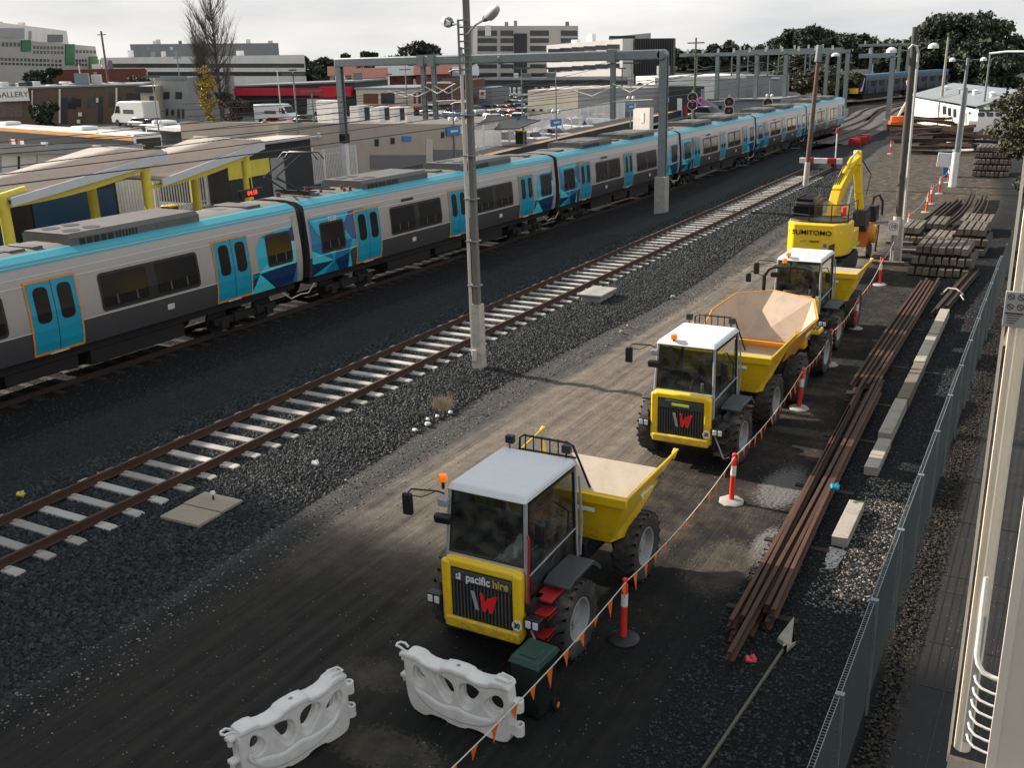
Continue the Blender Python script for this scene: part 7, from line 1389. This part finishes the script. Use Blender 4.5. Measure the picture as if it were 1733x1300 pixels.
signal(1171, (164, 177), 122, 'double round signal left, beside the green timber pole'); signal(1233, (172, 187), 120, 'double round signal in the middle, lower disc half behind the train'); signal(1298, (174,), 125, 'single round signal with a red lens on the right')
# utility poles
for px, py, tx, ty, lab, mt, arms in ((1174, 206, 1180, 63, 'greenish timber power pole behind the mural', M['leafmid'], 3), (185, 150, 168, 52, 'leaning timber power pole right of the hospital', M['bark'], 1), (1040, 205, 1043, 85, 'grey mast rising from the car park wall, behind the gantry', M['galv'], 0), (1052, 200, 1050, 115, 'brown timber pole in front of the grey warehouse', M['rust'], 0), (148, 208, 131, 106, 'slim white double mast in front of the brown shops', M['conduit'], 0), (115, 210, 105, 155, 'pale short mast left of the slim white double mast', M['conduit'], 0), (478, 215, 467, 113, 'left of two pale masts by the white van', M['conduit'], 0), (505, 230, 494, 118, 'right of two pale masts by the white van', M['conduit'], 0), (310, 180, 305, 92, 'thin grey mast in front of the office building', M['galv'], 1), (662, 190, 661, 125, 'pale mast in front of the cream shops', M['conduit'], 0), (690, 195, 687, 110, 'grey mast right of the cream shops', M['galv'], 1), (1545 - 70, 140, 1475, 105, 'short mast beyond the distant train', M['galv'], 0)):
    d0 = math.hypot(*Z(px, py)[:2]) if py > 160 else 210; q = D(px, py, d0); zt = D(tx, ty, d0)[2]; q2 = D(tx, ty, d0); r = empty('utility_pole', (q[0], q[1], 0), lab, 'pole'); w_ = .16 if mt in (M['leafmid'], M['bark']) else .09
    w_ *= d0 / 140; MB().cyl((0, 0, 0), (0, 0, zt), w_, w_ * .7, 8).build('pole', mt, r)
    for k in range(arms): MB().bx(-1.1, 1.1, -.06, .06, zt - .7 - k * 1.6, zt - .55 - k * 1.6).build('cross_arm', M['bark'], r)
    if not arms: MB().bx(-.5, .5, -.15, .15, zt - .1, zt + .08).build('lamp_head', M['darkgrey'], r)
# orange lift and red barriers in the far yard
ob = empty('boom_lift', (*Z(1517, 222)[:2], 0), 'small orange boom lift with a cream arm behind the tall conduit pole', 'boom lift', rz=.3); ob.scale = (.72, .72, .72)
MB().bx(-1.1, 1.1, -1.3, 1.3, .5, 1.5).build('chassis', mat('lift orange', (.75, .12, .02), .45), ob, bevel=.08); MB().bx(-.9, .9, -.6, .8, 1.5, 2.2).build('turret', mat('lift orange two', (.8, .2, .03), .45), ob, bevel=.08)
m = MB(); m.tube([(0, 0, 2.0), (.7, .5, 3.4), (1.6, 1.2, 4.8), (1.0, .8, 7.2)], .16); m.build('arm', M['creamsteel'], ob)
for a in (-1, 1):
    for b_ in (-.9, .9): MB().lathe([(.2, -.15), (.42, -.15), (.42, .15), (.2, .15)], (a, b_, .42), 14, 'x').build('wheel', M['black'], ob)
for k, (px, py, lab) in enumerate(((1446, 246, 'red plastic barrier lying left in the far yard'), (1457, 243, 'red plastic barrier touching the left one'), (1463, 239, 'red plastic barrier farthest right of the three'))):
    q = Z(px, py); m = MB(); m.prism([(-.9, 0), (.9, 0), (.9, .3), (.8, .95), (-.8, .95), (-.9, .3)], -.2, .2, 'y')
    for zz in (.2, .42, .64): m.bx(-.85, .85, -.24, -.2, zz, zz + .12)
    o = m.build('plastic_barrier', mat('barrier red %d' % k, (.35, .02, .02), .5), label=lab, cat='barrier', bevel=.04, group='red plastic barriers in the far yard'); o.location = q; o.scale = (.62, .7, .7); o.rotation_euler = (0, 0, random.uniform(-.3, .6))
# timber and rail heaps far right
for k in range(60):
    px = random.uniform(1540, 1650); py = random.uniform(218, 262); q = Z(px, py); L_ = random.uniform(2, 6); m = MB(); m.bx(-L_ / 2, L_ / 2, -.15, .15, 0, .25); rust_ = py < 234
    o = m.build('salvaged_timber', M['rust'] if rust_ else M['darkrust'], label=('rust brown' if rust_ else 'dark') + ' beam in the heap in front of the white shed', cat='beam', group='beams heaped in front of the shed'); o.location = (q[0], q[1], random.uniform(0, 1.3)); o.rotation_euler = (random.uniform(-.1, .1), random.uniform(-.12, .12), random.uniform(-.4, .25))
for k in range(9):
    px = 1600 + k * 5; py = 258 - k * 2; q = Z(px, py); L_ = random.uniform(2.5, 5); m = MB(); m.bx(-L_ / 2, L_ / 2, -.12, .12, 0, .15); o = m.build('loose_plank', M['oldsleeper'] if k % 3 else M['white'], label='weathered plank in the loose pile left of the tall dark stack', cat='plank', group='planks beside the tall dark stack'); o.location = (q[0], q[1], .1 + k % 3 * .2); o.rotation_euler = (0, random.uniform(-.1, .1), random.uniform(-.5, .5))
m = MB(); m.rbx((0, 0, .3), (2.2, 1.2, .5), .3); m.build('tarpaulin', M['bred'], label='orange red tarpaulin bundle among the planks', cat='tarpaulin', bevel=.15).location = Z(1618, 245)
bgb = MB(); bgb.lathe([(.3, 0), (.55, .3), (.5, .7), (.2, .9)], n=12); bgb.build('bulk_bag', M['white'], label='white bag left of the pole in the far heap', cat='bag').location = Z(1611, 252)
# ================= TREES =================
LM = {}
def leafset(key):
    if key not in LM:
        c = dict(dark=[(.016, .026, .014), (.030, .044, .022), (.06, .072, .036), (.022, .030, .020)], olive=[(.035, .042, .018), (.06, .065, .024), (.085, .085, .032), (.03, .03, .02)], yellow=[(.42, .29, .03), (.50, .38, .05), (.30, .22, .04), (.15, .12, .05)], brown=[(.06, .04, .03), (.09, .06, .045), (.045, .035, .03), (.07, .055, .045)])[key]
        LM[key] = [mat('leaf %s %d' % (key, i), q, .75, var=.3, scale=2) for i, q in enumerate(c)]
    return LM[key]
def tree(base, H, Wd, n, lab, key='dark', seed=0, blobs=14, leaf=.35, trunk=.3, cat='tree', group=None, shape='round', lowest=.35, br=.12):
    r0 = np.random.default_rng(seed); rt = empty('tree', base, lab, cat, group)
    C = []
    for k in range(blobs):
        a = r0.random() * 6.28; hh = lowest + (1 - lowest) * r0.random() ** .8
        env = math.sqrt(max(.05, 1 - ((hh - .62) / .42) ** 2)) if shape == 'round' else max(.15, (1 - hh) * 1.5 if hh > .4 else .9)
        rr = Wd * .5 * env * math.sqrt(r0.random()) * .85; C.append((rr * math.cos(a), rr * math.sin(a), H * hh * .93, Wd * br * (1 + r0.random())))
    m = MB(); m.tube([(0, 0, 0), (r0.uniform(-.3, .3), 0, H * .25), (r0.uniform(-.5, .5), r0.uniform(-.3, .3), H * .5), (0, 0, H * .75)], [trunk, trunk * .8, trunk * .5, trunk * .15], 8)
    for c in C[:12]: m.tube([(0, 0, H * .22 + r0.random() * H * .2), (c[0] * .5, c[1] * .5, c[2] * .8), (c[0], c[1], c[2])], [trunk * .4, trunk * .22, .03], 5)
    m.build('trunk', M['bark'], rt)
    per = n // blobs; V = []
    for (cx, cy, cz, rr) in C:
        th = r0.random(per) * 6.283; ph = np.arccos(2 * r0.random(per) - 1); rad = rr * (.55 + .5 * r0.random(per)) ; rad *= 1 + .25 * np.sin(th * 3 + cx) * np.cos(ph * 4 + cy)
        P = np.stack([cx + rad * np.sin(ph) * np.cos(th), cy + rad * np.sin(ph) * np.sin(th), cz + rad * np.cos(ph) * .62], -1); V.append(P)
    P = np.concatenate(V); k = len(P); s = leaf * (.5 + r0.random((k, 1))); u = r0.normal(size=(k, 3)); u /= np.linalg.norm(u, axis=1, keepdims=True); w_ = np.cross(u, r0.normal(size=(k, 3))); w_ /= np.linalg.norm(w_, axis=1, keepdims=True)
    Q = np.stack([P - u * s, P + w_ * s * .6, P + u * s, P - w_ * s * .6], 1).reshape(-1, 3); Fq = np.arange(4 * k).reshape(-1, 4)
    o = np_mesh('crown', Q, Fq, leafset(key), smooth=False, midx=r0.integers(0, 4, k)); o.parent = rt
    return rt
def tree_px(px, ytop, dist, wpx, lab, base_z=0, **k):
    q = D(px, 120, dist); sl = math.hypot(dist, 5); sc_ = sl / 1715 / math.cos(math.atan2(abs(px - 866), 1715)) * 1.0; H = (D(px, ytop, dist)[2] - base_z) * .93; return tree((q[0], q[1], base_z), H, wpx * sc_, lab=lab, **k)
tree_px(1618, 18, 260, 150, 'huge dark evergreen tree dominating the upper right', n=42000, blobs=90, leaf=.42, seed=1, trunk=1.0, lowest=.12, br=.07)
tree_px(1575, 62, 250, 90, 'dark tree on the left flank of the huge evergreen', n=14000, blobs=30, leaf=.4, seed=2, trunk=.6, lowest=.15, br=.09)
tree_px(1668, 70, 240, 90, 'dark tree on the right flank of the huge evergreen', n=9000, blobs=20, leaf=.5, seed=22, trunk=.6, lowest=.1)
tree_px(1520, 60, 240, 60, 'tree with flat crown left of the tall conduit pole', n=9000, blobs=20, leaf=.34, seed=3, trunk=.5, lowest=.4, br=.08)
tree_px(1365, 39, 280, 130, 'spreading eucalypt with sky showing through its crown', n=20000, blobs=44, leaf=.36, seed=4, trunk=.8, key='dark', lowest=.38, br=.06)
tree_px(1440, 52, 270, 100, 'loose eucalypt right of the spreading one', n=11000, blobs=28, leaf=.34, seed=5, trunk=.6, lowest=.38, br=.065)
tree_px(1345, 95, 230, 90, 'low olive tree under the spreading eucalypt', n=7000, blobs=14, leaf=.45, seed=6, key='olive', lowest=.1)
tree_px(1285, 73, 280, 60, 'small eucalypt left of the spreading one', n=4000, blobs=12, leaf=.45, seed=7, lowest=.4)
tree_px(1400, 118, 190, 110, 'green bush behind the distant gantries', n=6000, blobs=12, leaf=.4, seed=8, key='olive', lowest=.1)
tree_px(1795, 85, 60, 130, 'dark leafy tree hanging in from the right edge', n=40000, blobs=44, leaf=.085, seed=9, key='olive', trunk=.2, lowest=.15)
tree_px(1700, 95, 200, 60, 'dark tree behind the purple bus', n=5000, blobs=12, leaf=.4, seed=10, lowest=.1)
for k, (px, yt, w_, ds, lab) in enumerate(((716, 64, 80, 330, 'big dark conifer like tree left of the tall lamp pole'), (745, 88, 60, 320, 'lower dark tree between the big one and the lamp pole'), (626, 82, 34, 340, 'round dark tree above the gantry beam, left'), (580, 78, 30, 340, 'upright dark tree behind the gantry column'), (560, 95, 50, 330, 'low dark tree left of the gantry column'), (520, 88, 40, 340, 'loose dark tree right of the white office building'), (655, 92, 34, 350, 'brownish small tree in the skyline gap'), (540, 100, 40, 320, 'dark bush below the skyline left of the gantry'))):
    tree_px(px, yt, ds, w_, lab, n=5000 if k < 2 else 2600, blobs=16 if k < 2 else 9, leaf=.6, seed=30 + k, key='brown' if k == 6 else 'dark', lowest=.15, trunk=.5, group='skyline trees')
for k, (px, yt, w_, ds) in enumerate(((65, 112, 50, 250), (45, 118, 30, 240), (90, 108, 30, 255))): tree_px(px, yt, ds, w_, ['dark tree in front of the hospital', 'smaller bush left of it in front of the hospital', 'narrow dark tree in front of the green panels'][k], n=2500, blobs=8, leaf=.5, seed=50 + k, lowest=.1)
tree_px(65, 172, 168, 44, 'dark bush against the brown shops near the gallery sign', n=2500, blobs=7, leaf=.35, seed=60, lowest=.1); tree_px(230, 126, 195, 50, 'grey brown bare shrub above the brown shops', n=2500, blobs=9, leaf=.25, seed=61, key='brown', lowest=.1)
for k, px in enumerate((1058, 1068, 1085)): tree_px(px, 135, 170, 12, ['left', 'middle', 'right'][k] + ' small street tree above the grey warehouse', n=900, blobs=5, leaf=.3, seed=64 + k, lowest=.5, group='street trees above the warehouse')
# bare poplar
def poplar(base, H, Wd, lab):
    rt = empty('tree', base, lab, 'tree'); r0 = np.random.default_rng(5 + int(H)); V = []; Fc = []
    def seg(p, q, ra, rb):
        p = np.array(p, float); q = np.array(q, float); d = q - p; d /= np.linalg.norm(d); u = np.cross(d, [.3, .9, .1]); u /= np.linalg.norm(u); v = np.cross(d, u); b0 = len(V)
        for c_, rr in ((p, ra), (q, rb)):
            for k in range(4): a = k * 1.5708; V.append(c_ + (u * math.cos(a) + v * math.sin(a)) * rr)
        for k in range(4): Fc.append((b0 + k, b0 + (k + 1) % 4, b0 + 4 + (k + 1) % 4, b0 + 4 + k))
    for k in range(4): seg((0, 0, H * .9 * k / 4), (r0.uniform(-.1, .1), 0, H * .9 * (k + 1) / 4), .4 * (1 - k / 4.4), .4 * (1 - (k + 1) / 4.4))
    for k in range(95):
        h0 = H * (.04 + .8 * r0.random()); a = r0.random() * 6.28; L1 = H * (.12 + .16 * r0.random()); out = .62 * L1 * (Wd / 8) * (1.1 if h0 / H > .2 else .8); p0 = np.array([0, 0, h0]); dr = np.array([math.cos(a), math.sin(a), 0])
        p1 = p0 + dr * out * .6 + [0, 0, L1 * .4]; p2 = p0 + dr * min(out, Wd * .48) + [0, 0, L1]; seg(p0, p1, .075, .05); seg(p1, p2, .05, .015)
        for j in range(13):
            t_ = .2 + .8 * r0.random(); q0 = p1 + (p2 - p1) * t_ if t_ > .3 else p0 + (p1 - p0) * (t_ + .5); d = r0.normal(size=3) * .35 + dr * .3; d[2] = abs(d[2]) + .9; q1 = q0 + d * r0.uniform(.6, 1.9); seg(q0, q1, .02, .006)
            if r0.random() < .7: seg(q0 + (q1 - q0) * .5, q0 + (q1 - q0) * .5 + (d + r0.normal(size=3) * .5) * .8, .012, .005)
    o = np_mesh('bare_branches', np.array(V), np.array(Fc), [M['twig']], smooth=False); o.parent = rt
q = D(377, 200, 165); poplar((q[0], q[1], 0), D(377, -28, 165)[2], 7.6, 'tall bare poplar rising past the top edge at the left')
q = D(352, 200, 160); poplar((q[0], q[1], 0), D(352, 60, 160)[2], 3.2, 'slimmer bare tree left of the tall poplar')
tree_px(345, 100, 158, 36, 'small tree with yellow autumn leaves at the foot of the poplar', n=2200, blobs=22, leaf=.17, seed=70, key='yellow', lowest=.05, trunk=.12, br=.14)
tree_px(385, 150, 160, 60, 'bare brown thicket around the poplar foot', n=3500, blobs=12, leaf=.16, seed=71, key='brown', lowest=.1, trunk=.1)
# far wooded skyline
def wood(nm, lab, px0, px1, dist, hmin, hmax, n, seed, key):
    r0 = np.random.default_rng(seed); px = px0 + (px1 - px0) * r0.random(n); ds = dist * (1 + .15 * r0.random(n)); hh = hmin + (hmax - hmin) * (.5 + .3 * np.sin(px * .05 + seed) + .2 * np.sin(px * .21)); V = []
    P = np.array([D(a, 120, b)[:2] for a, b in zip(px, ds)]); z = hh * (r0.random(n) ** .6); P = np.concatenate([P, z[:, None]], 1); k = n; s = 1.3 * (.5 + r0.random((k, 1))); u = r0.normal(size=(k, 3)); u /= np.linalg.norm(u, axis=1, keepdims=True); w_ = np.cross(u, r0.normal(size=(k, 3))); w_ /= np.linalg.norm(w_, axis=1, keepdims=True)
    Q = np.stack([P - u * s, P + w_ * s * .7, P + u * s, P - w_ * s * .7], 1).reshape(-1, 3); tag(np_mesh(nm, Q, np.arange(4 * k).reshape(-1, 4), leafset(key), smooth=False, midx=r0.integers(0, 4, k)), lab, kind='stuff')
wood('far_wood', 'far wooded skyline behind the sheds', 1130, 1560, 420, 6, 11, 15000, 3, 'dark'); wood('far_wood', 'dark woodland along the right skyline', 1480, 1790, 330, 5, 10, 12000, 4, 'dark'); wood('far_wood', 'low far tree line behind the left buildings', -60, 1130, 520, 4, 9, 16000, 6, 'dark')
